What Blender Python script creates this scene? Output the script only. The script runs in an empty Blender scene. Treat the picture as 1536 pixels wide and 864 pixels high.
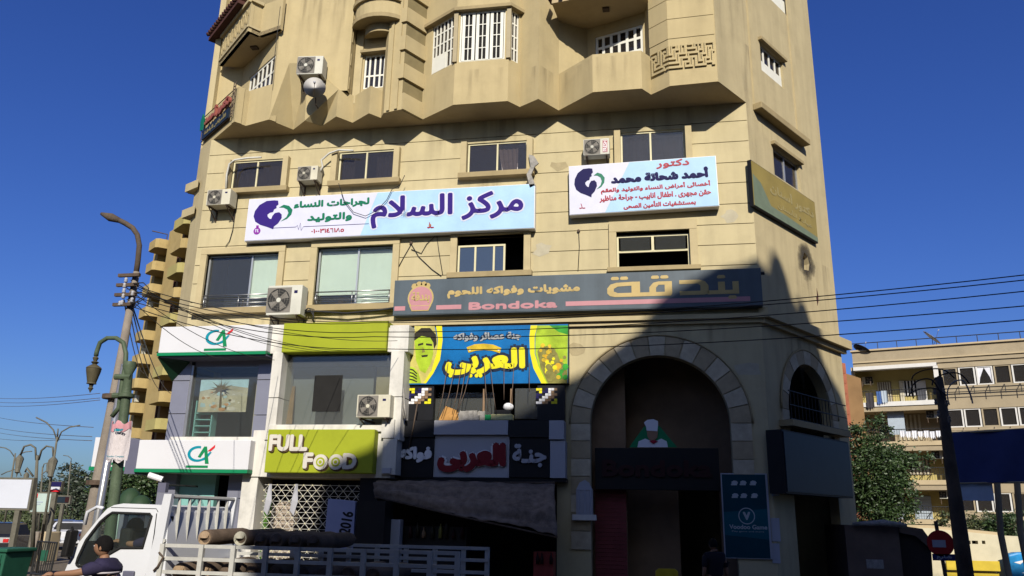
import bpy, bmesh, math, random, re
from mathutils import Vector, Matrix
from mathutils.geometry import tessellate_polygon
R = math.radians
random.seed(7)
sc = bpy.context.scene
col = sc.collection

# ------------------------------------------------------------------ camera, sky, sun, exposure
F_PX = 1200.0
PITCH, ROLL, YAW = R(16.0), R(1.11), R(-10.55)
CAM = Vector((0, 0, 2.1))
fw = Vector((math.sin(YAW)*math.cos(PITCH), math.cos(YAW)*math.cos(PITCH), math.sin(PITCH)))
_r0 = Vector((math.cos(YAW), -math.sin(YAW), 0)); _u0 = _r0.cross(fw)
rt = math.cos(ROLL)*_r0 + math.sin(ROLL)*_u0
up = -math.sin(ROLL)*_r0 + math.cos(ROLL)*_u0
cd = bpy.data.cameras.new('camera'); cam = bpy.data.objects.new('camera', cd); col.objects.link(cam)
cd.sensor_width = 36; cd.lens = 36*F_PX/1536; cd.clip_end = 4000; cd.clip_start = 0.1
cam.matrix_world = Matrix(((rt.x, up.x, -fw.x, CAM.x), (rt.y, up.y, -fw.y, CAM.y), (rt.z, up.z, -fw.z, CAM.z), (0, 0, 0, 1)))
sc.camera = cam
SUND = Vector((0.24, -1.0, 0.64)).normalized()      # towards the sun
SUN_EL = math.asin(SUND.z); SUN_AZ = math.atan2(SUND.x, SUND.y)
w = bpy.data.worlds.new('World'); sc.world = w; w.use_nodes = True
nt = w.node_tree; bg = nt.nodes['Background']
sky = nt.nodes.new('ShaderNodeTexSky'); sky.sky_type = 'NISHITA'; sky.sun_disc = False
sky.sun_elevation = SUN_EL; sky.sun_rotation = SUN_AZ
sky.air_density = 1.0; sky.dust_density = 1.6; sky.ozone_density = 4.0; sky.altitude = 0
hs = nt.nodes.new('ShaderNodeHueSaturation'); hs.inputs['Saturation'].default_value = 1.2; hs.inputs['Hue'].default_value = .519
tn = nt.nodes.new('ShaderNodeVectorMath'); tn.operation = 'MULTIPLY'; tn.inputs[1].default_value = (.80, 1.03, 1.38)
nt.links.new(sky.outputs[0], hs.inputs['Color']); nt.links.new(hs.outputs[0], tn.inputs[0]); nt.links.new(tn.outputs[0], bg.inputs[0]); bg.inputs[1].default_value = 0.058
sl = bpy.data.lights.new('sun', 'SUN'); sl.energy = 5.0; sl.angle = R(0.55); sl.color = (1.0, 0.94, 0.83)
so = bpy.data.objects.new('sun', sl); col.objects.link(so)
so.rotation_euler = (-SUND).to_track_quat('-Z', 'Y').to_euler()
sc.view_settings.view_transform = 'Standard'; sc.view_settings.look = 'None'
sc.view_settings.exposure = 0.5; sc.view_settings.gamma = 1.0
sc.cycles.max_bounces = 5; sc.cycles.diffuse_bounces = 3; sc.cycles.glossy_bounces = 3
sc.cycles.transparent_max_bounces = 12; sc.cycles.transmission_bounces = 4

def ray(x, y): return (x-768)*rt + (432-y)*up + F_PX*fw
def PY(x, y, Y): d = ray(x, y); return CAM + d*((Y-CAM.y)/d.y)
def PZ(x, y, Z): d = ray(x, y); return CAM + d*((Z-CAM.z)/d.z)

# ------------------------------------------------------------------ materials
M = {}
ALB = .72
def mat(name, c, rough=0.8, var=0.12, scale=3.0, bump=0.0, metal=0.0, dirt=0.0, streak=0.0, spec=None, fine=60.0):
    """procedural surface: large mottling, fine grain, optional vertical streaks and grime"""
    m = bpy.data.materials.new(name); m.use_nodes = True; n = m.node_tree; L = n.links
    b = n.nodes['Principled BSDF']; b.inputs['Roughness'].default_value = rough; b.inputs['Metallic'].default_value = metal
    if spec is None: spec = .5 if metal or name in ('tyre', 'tail_red') else .15
    b.inputs['Specular IOR Level'].default_value = spec
    tc = n.nodes.new('ShaderNodeTexCoord')
    geo = n.nodes.new('ShaderNodeNewGeometry')
    def noise(s, det=4, vec=None, ro=.6):
        t = n.nodes.new('ShaderNodeTexNoise'); t.inputs['Scale'].default_value = s; t.inputs['Detail'].default_value = det
        t.inputs['Roughness'].default_value = ro
        L.new(vec if vec else geo.outputs['Position'], t.inputs['Vector']); return t
    def rng(src, a0, a1, b0, b1):
        t = n.nodes.new('ShaderNodeMapRange'); t.inputs[1].default_value = a0; t.inputs[2].default_value = a1
        t.inputs[3].default_value = b0; t.inputs[4].default_value = b1; L.new(src, t.inputs[0]); return t.outputs[0]
    def mul(a, bb):
        t = n.nodes.new('ShaderNodeMath'); t.operation = 'MULTIPLY'; L.new(a, t.inputs[0]); L.new(bb, t.inputs[1]); return t.outputs[0]
    k = rng(noise(scale).outputs[0], .3, .7, 1-var, 1+var)
    k = mul(k, rng(noise(fine, 2).outputs[0], .3, .7, 1-var*.5, 1+var*.5))
    if streak:
        mp = n.nodes.new('ShaderNodeMapping'); mp.inputs['Scale'].default_value = (1.6, 1.6, .12)
        L.new(geo.outputs['Position'], mp.inputs['Vector'])
        k = mul(k, rng(noise(1.6, 5, mp.outputs[0]).outputs[0], .42, .62, 1.0, 1-streak))
    if dirt:
        k = mul(k, rng(noise(1.1, 7, ro=.7).outputs[0], .5, .72, 1.0, 1-dirt))
    mx = n.nodes.new('ShaderNodeVectorMath'); mx.operation = 'SCALE'
    mx.inputs[0].default_value = [v*ALB for v in c[:3]]; L.new(k, mx.inputs['Scale']); L.new(mx.outputs[0], b.inputs['Base Color'])
    if bump:
        bp = n.nodes.new('ShaderNodeBump'); bp.inputs['Strength'].default_value = bump; bp.inputs['Distance'].default_value = .02
        L.new(noise(fine*.6, 5).outputs[0], bp.inputs['Height']); L.new(bp.outputs[0], b.inputs['Normal'])
    M[name] = m; return m
def glassmat(name, tint, refl=.9, see=.35, rough=.03):
    m = bpy.data.materials.new(name); m.use_nodes = True; n = m.node_tree; L = n.links
    out = n.nodes['Material Output']; n.nodes.remove(n.nodes['Principled BSDF'])
    tr = n.nodes.new('ShaderNodeBsdfTransparent'); tr.inputs[0].default_value = (*tint, 1)
    df = n.nodes.new('ShaderNodeBsdfDiffuse'); df.inputs[0].default_value = (tint[0]*.25, tint[1]*.25, tint[2]*.25, 1)
    m1 = n.nodes.new('ShaderNodeMixShader'); m1.inputs[0].default_value = see
    L.new(df.outputs[0], m1.inputs[1]); L.new(tr.outputs[0], m1.inputs[2])
    gl = n.nodes.new('ShaderNodeBsdfGlossy'); gl.inputs['Roughness'].default_value = rough; gl.inputs[0].default_value = (refl, refl, refl, 1)
    lw = n.nodes.new('ShaderNodeLayerWeight'); lw.inputs['Blend'].default_value = .5
    pw = n.nodes.new('ShaderNodeMath'); pw.operation = 'POWER'; pw.inputs[1].default_value = 4; L.new(lw.outputs['Facing'], pw.inputs[0])
    fr = n.nodes.new('ShaderNodeMath'); fr.operation = 'MULTIPLY_ADD'; fr.inputs[1].default_value = .8; fr.inputs[2].default_value = .07; L.new(pw.outputs[0], fr.inputs[0])
    m2 = n.nodes.new('ShaderNodeMixShader'); L.new(fr.outputs[0], m2.inputs[0]); L.new(m1.outputs[0], m2.inputs[1]); L.new(gl.outputs[0], m2.inputs[2])
    L.new(m2.outputs[0], out.inputs[0]); M[name] = m; return m

mat('render_cream', (.545, .46, .27), .85, .06, 1.3, .25, dirt=.10, streak=.08)
mat('plaster_tan', (.51, .41, .222), .88, .06, .9, .3, dirt=.10, streak=.08)
mat('plaster_side', (.52, .43, .25), .88, .06, .8, .3, dirt=.12, streak=.10)
mat('joint_dark', (.16, .12, .06), .9)
mat('trim_tan', (.37, .29, .155), .85, .1, 2, .2, dirt=.15)
mat('trim_sand', (.50, .41, .235), .85, .08, 2, .2)
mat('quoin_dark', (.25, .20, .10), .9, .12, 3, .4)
mat('soffit', (.50, .39, .23), .9, .08, 1.0, .2, dirt=.15)
mat('white_paint', (.78, .76, .66), .6, .04)
mat('frame_cream', (.66, .60, .38), .45, .05)
mat('frame_alu', (.55, .56, .56), .35, .05, metal=.6)
mat('steel', (.42, .42, .41), .35, .08, metal=.9)
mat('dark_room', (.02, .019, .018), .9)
mat('ac_white', (.60, .585, .50), .5, .07, 2, dirt=.12)
mat('ac_cream', (.62, .58, .45), .5, .07, 2, dirt=.15)
mat('ac_dark', (.035, .034, .032), .6)
mat('ac_grille', (.22, .2, .17), .5)
mat('rust_iron', (.10, .07, .05), .7, .3, 8)
mat('black_iron', (.03, .03, .03), .5, .2, 8)
mat('dish_white', (.74, .70, .64), .9, .05)
mat('sign_white', (.80, .79, .80), .35, .02, 2)
mat('sign_purple', (.032, .012, .18), .7, .03)
mat('sign_navy', (.012, .01, .075), .7, .03)
mat('sign_green', (.01, .17, .09), .4, .03)
mat('sign_red', (.36, .012, .035), .4, .05)
mat('sign_violet', (.25, .03, .33), .4, .05)
mat('tile_red', (.085, .036, .028), .8, .2, 6)
mat('curtain_white', (.62, .58, .55), .9, .08, 6, .3)
mat('curtain_green', (.86, .93, .78), .8, .04, 1.5)
mat('curtain_dark', (.10, .095, .085), .9, .3, 5, .3)
glassmat('glass_dark', (.62, .58, .56), .55, .9)
glassmat('glass_clear', (.93, .96, .95), .45, .93)
glassmat('glass_dusty', (.86, .88, .85), .7, .86, .12)
glassmat('glass_blue', (.25, .36, .55), .9, .5)

# ------------------------------------------------------------------ frames and mesh building
class Fr:
    """a vertical face: u along it, z up, w outwards"""
    def __init__(s, o, u, n): s.o = Vector(o); s.u = Vector(u).normalized(); s.n = Vector(n).normalized()
    def P(s, u, z, w=0.0): return s.o + s.u*u + s.n*w + Vector((0, 0, z))
    def uv(s, x, y, w=0.0):
        d = ray(x, y); p = s.o + s.n*w; t = (p-CAM).dot(s.n)/d.dot(s.n); q = CAM + d*t - p
        return q.dot(s.u), q.z
    def rect(s, xl, yt, xr, yb, w=0.0):
        xm, ym = (xl+xr)/2, (yt+yb)/2
        return s.uv(xl, ym, w)[0], s.uv(xm, yb, w)[1], s.uv(xr, ym, w)[0], s.uv(xm, yt, w)[1]
    def poly(s, pts, w=0.0): return [s.uv(x, y, w) for x, y in pts]
def facet(a, b):
    u = Vector((b[0]-a[0], b[1]-a[1], 0)).normalized(); f = Fr((a[0], a[1], 0), u, (u.y, -u.x, 0))
    f.len = math.hypot(b[0]-a[0], b[1]-a[1]); return f
Y0 = 23.5
front = Fr((0, Y0, 0), (1, 0, 0), (0, -1, 0))
RA = R(33.42)
right = Fr((3.0, Y0, 0), (math.sin(RA), math.cos(RA), 0), (math.cos(RA), -math.sin(RA), 0))

def tag(o, label=None, cat=None, group=None, kind=None):
    if label: o['label'] = label
    if cat: o['category'] = cat
    if group: o['group'] = group
    if kind: o['kind'] = kind
    return o
WL = {}
def thing(name, label, cat, loc=(0, 0, 0), rz=0.0, group=None):
    o = bpy.data.objects.new(name, None); col.objects.link(o); o.location = loc; o.rotation_euler = (0, 0, rz)
    o.empty_display_size = .2
    WL[o] = Vector(loc) if rz == 0 else Vector((0, 0, 0)); return tag(o, label, cat, group)
class MB:
    def __init__(s): s.v = []; s.f = []; s.m = []
    def add(s, vs, fs, mi=0):
        b = len(s.v); s.v += [Vector(v) for v in vs]
        for f in fs: s.f.append([b+i for i in f]); s.m.append(mi)
        return s
    def hexa(s, p, mi=0):    # 8 points, bottom ring then top ring
        return s.add(p, [(0, 3, 2, 1), (4, 5, 6, 7), (0, 1, 5, 4), (1, 2, 6, 5), (2, 3, 7, 6), (3, 0, 4, 7)], mi)
    def box(s, fr, u0, u1, z0, z1, w0, w1, mi=0):
        return s.hexa([fr.P(u0, z0, w1), fr.P(u1, z0, w1), fr.P(u1, z0, w0), fr.P(u0, z0, w0),
                       fr.P(u0, z1, w1), fr.P(u1, z1, w1), fr.P(u1, z1, w0), fr.P(u0, z1, w0)], mi)
    def bx(s, x0, x1, y0, y1, z0, z1, mi=0):
        return s.hexa([(x0, y0, z0), (x1, y0, z0), (x1, y1, z0), (x0, y1, z0), (x0, y0, z1), (x1, y0, z1), (x1, y1, z1), (x0, y1, z1)], mi)
    def prism(s, fr, outer, holes=(), w0=0.0, w1=.1, mi=0, back=True):
        loops = [list(outer)] + [list(h) for h in holes]
        tris = tessellate_polygon([[Vector((u, z, 0)) for u, z in l] for l in loops])
        flat = [p for l in loops for p in l]; n = len(flat)
        vs = [fr.P(u, z, w1) for u, z in flat] + [fr.P(u, z, w0) for u, z in flat]
        fs = [tuple(t) for t in tris] + ([tuple(n+i for i in reversed(t)) for t in tris] if back else [])
        o = 0
        for l in loops:
            k = len(l)
            for i in range(k): a, b = o+i, o+(i+1) % k; fs.append((a, b, n+b, n+a))
            o += k
        return s.add(vs, fs, mi)
    def slab(s, pts, z0, z1, mi=0):    # horizontal polygon prism
        tris = tessellate_polygon([[Vector((x, y, 0)) for x, y in pts]]); n = len(pts)
        vs = [(x, y, z0) for x, y in pts] + [(x, y, z1) for x, y in pts]
        return s.add(vs, [tuple(t) for t in tris] + [tuple(n+i for i in t) for t in tris] + [(i, (i+1) % n, n+(i+1) % n, n+i) for i in range(n)], mi)
    def tube(s, pts, r, seg=6, mi=0, cap=True):
        pts = [Vector(p) for p in pts]; n = len(pts); rs = r if isinstance(r, (list, tuple)) else [r]*n
        base = len(s.v); prev = None
        for i, p in enumerate(pts):
            d = (pts[min(i+1, n-1)] - pts[max(i-1, 0)])
            d = d.normalized() if d.length > 1e-9 else Vector((0, 0, 1))
            if prev is None: a = d.orthogonal().normalized()
            else: a = (prev - d*prev.dot(d)); a = a.normalized() if a.length > 1e-6 else d.orthogonal().normalized()
            prev = a; b = d.cross(a)
            for k in range(seg): t = 2*math.pi*k/seg; s.v.append(p + (a*math.cos(t) + b*math.sin(t))*rs[i])
        for i in range(n-1):
            for k in range(seg):
                s.f.append([base+i*seg+k, base+i*seg+(k+1) % seg, base+(i+1)*seg+(k+1) % seg, base+(i+1)*seg+k]); s.m.append(mi)
        if cap:
            s.f.append([base+k for k in reversed(range(seg))]); s.m.append(mi)
            s.f.append([base+(n-1)*seg+k for k in range(seg)]); s.m.append(mi)
        return s
    def lathe(s, c, axis, prof, seg=16, mi=0):   # prof: (distance along axis, radius)
        axis = Vector(axis).normalized(); return s.tube([Vector(c)+axis*a for a, _ in prof], [max(r, 1e-4) for _, r in prof], seg, mi)
    def ell(s, c, rx, ry, rz, seg=12, rings=8, mi=0):
        c = Vector(c); vs = []; fs = []
        for i in range(rings+1):
            t = math.pi*i/rings
            for k in range(seg): a = 2*math.pi*k/seg; vs.append(c+Vector((rx*math.sin(t)*math.cos(a), ry*math.sin(t)*math.sin(a), rz*math.cos(t))))
        for i in range(rings):
            for k in range(seg): fs.append((i*seg+k, i*seg+(k+1) % seg, (i+1)*seg+(k+1) % seg, (i+1)*seg+k))
        return s.add(vs, fs, mi)
    def build(s, name, mats, parent=None, label=None, cat=None, group=None, kind=None, smooth=False, raw=False, bevel=0, recalc=True):
        me = bpy.data.meshes.new(name)
        off = Vector((0, 0, 0)) if raw or parent is None else WL.get(parent, Vector((0, 0, 0)))
        me.from_pydata([tuple(v-off) for v in s.v], [], s.f)
        mats = mats if isinstance(mats, (list, tuple)) else [mats]
        for m in mats: me.materials.append(M[m] if isinstance(m, str) else m)
        if len(mats) > 1: me.polygons.foreach_set('material_index', s.m)
        if recalc:
            bm = bmesh.new(); bm.from_mesh(me); bmesh.ops.recalc_face_normals(bm, faces=bm.faces[:]); bm.to_mesh(me); bm.free()
        if smooth:
            me.polygons.foreach_set('use_smooth', [True]*len(me.polygons))
        o = bpy.data.objects.new(name, me); col.objects.link(o)
        if parent: o.parent = parent; WL[o] = WL.get(parent, Vector((0, 0, 0)))
        else: WL[o] = Vector((0, 0, 0))
        if smooth == 'auto':
            me.set_sharp_from_angle(angle=R(35))
        if bevel:
            md = o.modifiers.new('bevel', 'BEVEL'); md.width = bevel; md.segments = 2; md.limit_method = 'ANGLE'
        return tag(o, label, cat, group, kind)

# ------------------------------------------------------------------ lettering
FORMS = dict(zip('اأبةتثجحخدرزسشصضطظعفقكلمنهوىيئءـ', (
 (0xFE8D,0xFE8E,0,0),(0xFE83,0xFE84,0,0),(0xFE8F,0xFE90,0xFE91,0xFE92),(0xFE93,0xFE94,0,0),(0xFE95,0xFE96,0xFE97,0xFE98),
 (0xFE99,0xFE9A,0xFE9B,0xFE9C),(0xFE9D,0xFE9E,0xFE9F,0xFEA0),(0xFEA1,0xFEA2,0xFEA3,0xFEA4),(0xFEA5,0xFEA6,0xFEA7,0xFEA8),
 (0xFEA9,0xFEAA,0,0),(0xFEAD,0xFEAE,0,0),(0xFEAF,0xFEB0,0,0),(0xFEB1,0xFEB2,0xFEB3,0xFEB4),(0xFEB5,0xFEB6,0xFEB7,0xFEB8),
 (0xFEB9,0xFEBA,0xFEBB,0xFEBC),(0xFEBD,0xFEBE,0xFEBF,0xFEC0),(0xFEC1,0xFEC2,0xFEC3,0xFEC4),(0xFEC5,0xFEC6,0xFEC7,0xFEC8),
 (0xFEC9,0xFECA,0xFECB,0xFECC),(0xFED1,0xFED2,0xFED3,0xFED4),(0xFED5,0xFED6,0xFED7,0xFED8),(0xFED9,0xFEDA,0xFEDB,0xFEDC),
 (0xFEDD,0xFEDE,0xFEDF,0xFEE0),(0xFEE1,0xFEE2,0xFEE3,0xFEE4),(0xFEE5,0xFEE6,0xFEE7,0xFEE8),(0xFEE9,0xFEEA,0xFEEB,0xFEEC),
 (0xFEED,0xFEEE,0,0),(0xFEEF,0xFEF0,0,0),(0xFEF1,0xFEF2,0xFEF3,0xFEF4),(0xFE89,0xFE8A,0xFE8B,0xFE8C),(0xFE80,0,0,0),(0x640,0x640,0x640,0x640))))
def shape(t):
    t = t.replace('لا', '\u0001'); F = dict(FORMS); F['\u0001'] = (0xFEFB, 0xFEFC, 0, 0); out = []
    for i, c in enumerate(t):
        if c not in F: out.append(c); continue
        prev = i > 0 and t[i-1] in F and F[t[i-1]][2]; nxt = i+1 < len(t) and t[i+1] in F and F[c][2] and F[t[i+1]][1]
        k = 3 if prev and nxt else 1 if prev else 2 if nxt else 0
        out.append(chr(F[c][k] or F[c][0]))
    s = ''.join(out)[::-1]
    return re.sub('[0-9٠-٩]+', lambda m: m.group()[::-1], s)
_tc = {}
def glyphs(body):
    if body not in _tc:
        c = bpy.data.curves.new('letters', 'FONT'); c.body = body; c.size = 1; c.resolution_u = 3; c.extrude = .5
        o = bpy.data.objects.new('letters', c); col.objects.link(o)
        me = bpy.data.meshes.new_from_object(o.evaluated_get(bpy.context.evaluated_depsgraph_get()))
        v = [tuple(p.co) for p in me.vertices]; f = [tuple(p.vertices) for p in me.polygons]
        bpy.data.objects.remove(o); bpy.data.curves.remove(c); bpy.data.meshes.remove(me)
        x0 = min(p[0] for p in v); x1 = max(p[0] for p in v); y0 = min(p[1] for p in v); y1 = max(p[1] for p in v)
        _tc[body] = ([((p[0]-x0)/(x1-x0), (p[1]-y0)/(y1-y0), p[2]+.5) for p in v], f)
    return _tc[body]
def text(body, fr, u0, z0, u1, z1, w, mt, parent, name='lettering', bold=0.0, depth=.004, ar=True, roll=0.0, rot90=False, slant=0.0):
    v, f = glyphs(shape(body) if ar else body); mb = MB(); n = 8 if bold > 0 else 1
    cu, cz = (u0+u1)/2, (z0+z1)/2; W, H = (u1-u0)-2*bold, (z1-z0)-2*bold
    if rot90: W, H = (z1-z0)-2*bold, (u1-u0)-2*bold
    for k in range(n):
        a = 2*math.pi*k/n; du, dz = bold*math.cos(a), bold*math.sin(a)
        if n == 1: du = dz = 0
        vs = []
        for x, y, q in v:
            X, Z = (x-.5)*W + (y-.5)*H*slant + du, (y-.5)*H + dz
            if rot90: X, Z = -Z, X
            c, s_ = math.cos(roll), math.sin(roll); vs.append(fr.P(cu+X*c-Z*s_, cz+X*s_+Z*c, w - k*.0004 + q*depth))
        mb.add(vs, f)
    return mb.build(name, mt, parent, recalc=False)
def textpx(body, fr, px, w, mt, parent, **k):   # px = left, top, right, bottom
    r = fr.rect(*px, w); return text(body, fr, r[0], r[1], r[2], r[3], w, mt, parent, **k)

# ------------------------------------------------------------------ the corner apartment building
ZO, ZS, ZT = 14.79, 18.1, 24.0
XL, XR = -15.33, 3.0
bld = thing('apartment_building', 'tall cream corner apartment building with zigzag overhang, arches and shop signs, filling the centre', 'building', (-6, 23.5, 0))

def frect(u0, z0, u1, z1): return [(u0, z0), (u1, z0), (u1, z1), (u0, z1)]
mat('mullion_tan', (.40, .33, .20), .5, .08)
def curtain(fr, u0, u1, z0, z1, w, mt, par, amp=.03, n=24, skew=0.0):
    mb = MB(); vs = []; fs = []; rnd = random.Random(int(u0*97+z0*31))
    ph = rnd.random()*6
    for i in range(n+1):
        t = i/n; a = math.sin(t*n*1.1+ph)*amp + math.sin(t*7+ph)*amp*.6
        u = u0+(u1-u0)*t
        vs += [fr.P(u, z1, w+a*.5), fr.P(u+skew*(1-t), z0, w+a)]
    for i in range(n): fs.append((2*i, 2*i+1, 2*i+3, 2*i+2))
    mb.add(vs, fs); return mb.build('curtain', mt, par, smooth=True, recalc=False)

def window(par, fr, u0, z0, u1, z1, mull=(), w=-.12, fm='frame_cream', gm='glass_dark', fw_=.055, skip=(), transom=(), deep=True):
    """frame with panes between the mullions; returns the window part"""
    mb = MB(); d0, d1 = w-.04, w+.02
    for a, b, c, d in ((u0, u1, z0, z0+fw_), (u0, u1, z1-fw_, z1), (u0, u0+fw_, z0+fw_, z1-fw_), (u1-fw_, u1, z0+fw_, z1-fw_)): mb.box(fr, a, b, c, d, d0, d1)
    for m_ in mull: mb.box(fr, m_-fw_*.5, m_+fw_*.5, z0+fw_, z1-fw_, d0, d1+.003)
    for t_ in transom: mb.box(fr, u0+fw_, u1-fw_, t_-fw_*.5, t_+fw_*.5, d0, d1-.003)
    win = mb.build('window', fm, par)
    us = [u0+fw_]+[x for x in mull]+[u1-fw_]; zs = [z0+fw_]+list(transom)+[z1-fw_]
    k = 0
    for i in range(len(us)-1):
        for j in range(len(zs)-1):
            if k not in skip:
                MB().box(fr, us[i], us[i+1], zs[j], zs[j+1], w-.012+.001*(k % 2), w-.006+.001*(k % 2)).build('pane', gm, win)
            k += 1
    return win

def surround(fr, u0, z0, u1, z1, jw, top, sill, w=.12, wz=.16, t=True):
    """tan render frame round an opening: jambs, lintel and a deeper sill"""
    for a, b in ((u0-jw, u0), (u1, u1+jw)): MB().box(fr, a, b, z0, z1, -.25, w).build('window_jamb', 'trim_sand', bld, bevel=.01)
    if t: MB().box(fr, u0-jw, u1+jw, z1, z1+top, -.25, w+.004).build('window_lintel', 'trim_sand', bld, bevel=.01)
    MB().box(fr, u0-jw-.06, u1+jw+.06, z0-sill, z0, -.25, wz).build('window_sill', 'trim_tan', bld, bevel=.012)

# openings of the two window rows (metres on the front face)
def fo(*px): return front.rect(*px)
U = [fo(348, 240, 426, 284), fo(508, 226, 592, 272), fo(701.6, 213, 791, 260), fo(931, 196, 1028, 246)]
Lw = [fo(307.6, 381, 415.7, 463), fo(474, 370, 588, 458), fo(686, 353, 786, 409), fo(925, 347, 1035, 401)]
ARC_U, ARC_Z, ARC_R = 0.0, 4.77, 1.98
def arch_loop(cu, cz, r, z0, n=28):
    return [(cu-r, z0)] + [(cu-r*math.cos(math.pi*i/n), cz+r*math.sin(math.pi*i/n)) for i in range(n+1)] + [(cu+r, z0)]
shop_holes = [(-15.1, 4.35, -12.6, 6.8), (-12.0, 4.6, -8.6, 6.75), (-7.35, 4.85, -2.95, 6.1)]
grd = [(-15.1, -12.6, 3.2), (-11.9, -8.4, 3.1), (-8.1, -2.95, 3.05)]
def h2(r): return frect(r[0], r[1], r[2], r[3])
# below the first window row: outline dips round the ground-floor shops and the arch
out = [(XL, 0)]
for a, b, z in grd: out += [(a, 0), (a, z), (b, z), (b, 0)]
out += arch_loop(ARC_U, ARC_Z, ARC_R, 0) + [(XR, 0), (XR, 8.3), (XL, 8.3)]
MB().prism(front, out, [h2(h) for h in shop_holes], -.35, -.0).build('lower_wall', 'render_cream', bld)
MB().prism(front, frect(XL, 8.3, XR, ZO), [h2((a[0], a[1], a[2], a[3])) for a in U+Lw], -.3, -.035).build('front_wall', 'joint_dark', bld)
for z0_, z1_ in ((8.4, 11.3), (11.5, 14.5)):
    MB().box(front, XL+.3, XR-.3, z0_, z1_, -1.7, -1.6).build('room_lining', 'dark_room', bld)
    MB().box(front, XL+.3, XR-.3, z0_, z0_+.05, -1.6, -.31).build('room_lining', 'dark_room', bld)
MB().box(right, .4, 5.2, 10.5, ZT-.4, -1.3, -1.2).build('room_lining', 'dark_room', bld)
# render bands with recessed joints, cut round the windows
zb = [8.3, 8.80, 9.45, 10.10, 10.75, 11.40, 12.09, 12.77, 13.47, 14.17, ZO]
for i in range(len(zb)-1):
    a, b = zb[i]+.012, zb[i+1]-.012
    cuts = sorted((q[0], q[2], q[1], q[3]) for q in U+Lw if q[1] < b and q[3] > a)
    mb = MB(); x = XL
    for (c0, c1, q0, q1) in cuts:
        mb.box(front, x, c0, a, b, -.035, 0); mb.build('render_band', 'render_cream', bld); mb = MB()
        if q0 > a: MB().box(front, c0, c1, a, q0, -.035, 0).build('render_band', 'render_cream', bld)
        if q1 < b: MB().box(front, c0, c1, q1, b, -.035, 0).build('render_band', 'render_cream', bld)
        x = c1
    mb.box(front, x, XR, a, b, -.035, 0); mb.build('render_band', 'render_cream', bld)

# upper row windows
for k, q in enumerate(U):
    u0, z0, u1, z1 = q
    surround(front, u0, z0, u1, z1, .2, .2, .18, .2, .24, t=False)
    mid = {0: 387, 1: 549.5, 2: 746, 3: 976}[k]; mu = front.uv(mid, 240 if k < 2 else 225)[0]
    wn = window(bld, front, u0, z0, u1, z1, (mu,), -.06)
    if k == 0:
        curtain(front, u0+.08, mu-.02, z0+.06, z1-.25, -.2, 'curtain_dark', wn, .05); curtain(front, mu+.02, u1-.06, z0+.06, z1-.2, -.16, 'curtain_white', wn, .02).data.materials[0] = M['curtain_dark']
    if k == 1: curtain(front, u0+.05, u0+.5, z0, z1-.1, -.22, 'curtain_dark', wn, .05); curtain(front, mu+.3, u1-.05, z0, z1-.1, -.24, 'curtain_dark', wn, .05)
    if k == 2: curtain(front, mu+.02, u1-.32, z0+.04, z1-.22, -.13, 'curtain_white', wn, .05, skew=.15)
    if k == 3:
        curtain(front, u0+.05, mu-.03, z0, z1-.15, -.25, 'curtain_dark', wn, .04); curtain(front, mu+.03, u1-.05, z0, z1-.15, -.25, 'curtain_dark', wn, .04)
# lower row
u0, z0, u1, z1 = Lw[0]; surround(front, u0, z0, u1, z1, .22, .22, .2, .1, .22)
mu = front.uv(373, 420)[0]; wn = window(bld, front, u0, z0, u1, z1, (mu,), -.12, 'frame_alu', 'glass_clear')
curtain(front, mu-.05, u1-.03, z0+.42, z1-.03, -.2, 'curtain_green', wn, .004)
u0, z0, u1, z1 = Lw[1]; surround(front, u0, z0, u1, z1, .22, .22, .2, .1, .22)
mu = front.uv(534, 415)[0]; wn = window(bld, front, u0, z0, u1, z1, (mu,), -.12, 'frame_alu', 'glass_clear')
curtain(front, u0+.06, mu-.02, z0+.42, z1-.03, -.2, 'curtain_green', wn, .004); curtain(front, mu-.02, u1-.05, z0+.02, z1-.03, -.21, 'curtain_green', wn, .004)
for q in Lw[:2]:
    for j, dz in enumerate((.06, .2, .34, .47)):
        MB().tube([front.P(q[0]+.01, q[1]+dz, .02), front.P(q[2]-.01, q[1]+dz, .02)], .022 if j == 3 else .013, 6).build('guard_rail', 'steel', bld, smooth=True)
    for t in (.02, .5, .98): MB().tube([front.P(q[0]+(q[2]-q[0])*t, q[1], .015), front.P(q[0]+(q[2]-q[0])*t, q[1]+.47, .015)], .016, 6).build('rail_post', 'steel', bld, smooth=True)
u0, z0, u1, z1 = Lw[2]; surround(front, u0, z0, u1, z1, .22, .16, .18, .1, .2)
ms = [front.uv(x, 385)[0] for x in (712, 740, 757)]
wn = window(bld, front, u0, z0, ms[2], z1-.28, (ms[0], ms[1]), -.1, gm='glass_blue', fw_=.06)
u0, z0, u1, z1 = Lw[3]; surround(front, u0, z0, u1, z1, .23, .34, .14, .1, .18)
zt = front.uv(980, 375)[1]; mu = front.uv(979, 365)[0]
wn = window(bld, front, u0, z0, u1, z1-.08, (), -.1, skip=(0, 1), transom=(zt,), fw_=.06)
mb = MB().box(front, mu-.04, mu+.04, zt, z1-.14, -.14, -.075); mb.build('mullion', 'frame_cream', wn)
for a, b in ((u0+.12, mu-.08), (mu+.08, u1-.12)):     # two sashes tilted open
    p = [front.P(a, zt+.03, -.05), front.P(b, zt+.03, -.05), front.P(b, zt+.36, .12), front.P(a, zt+.36, .12)]
    MB().hexa([p[0], p[1], p[1]+Vector((0, .02, .02)), p[0]+Vector((0, .02, .02)), p[3], p[2], p[2]+Vector((0, .02, .02)), p[3]+Vector((0, .02, .02))]).build('open_sash', 'glass_dusty', wn)

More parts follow.
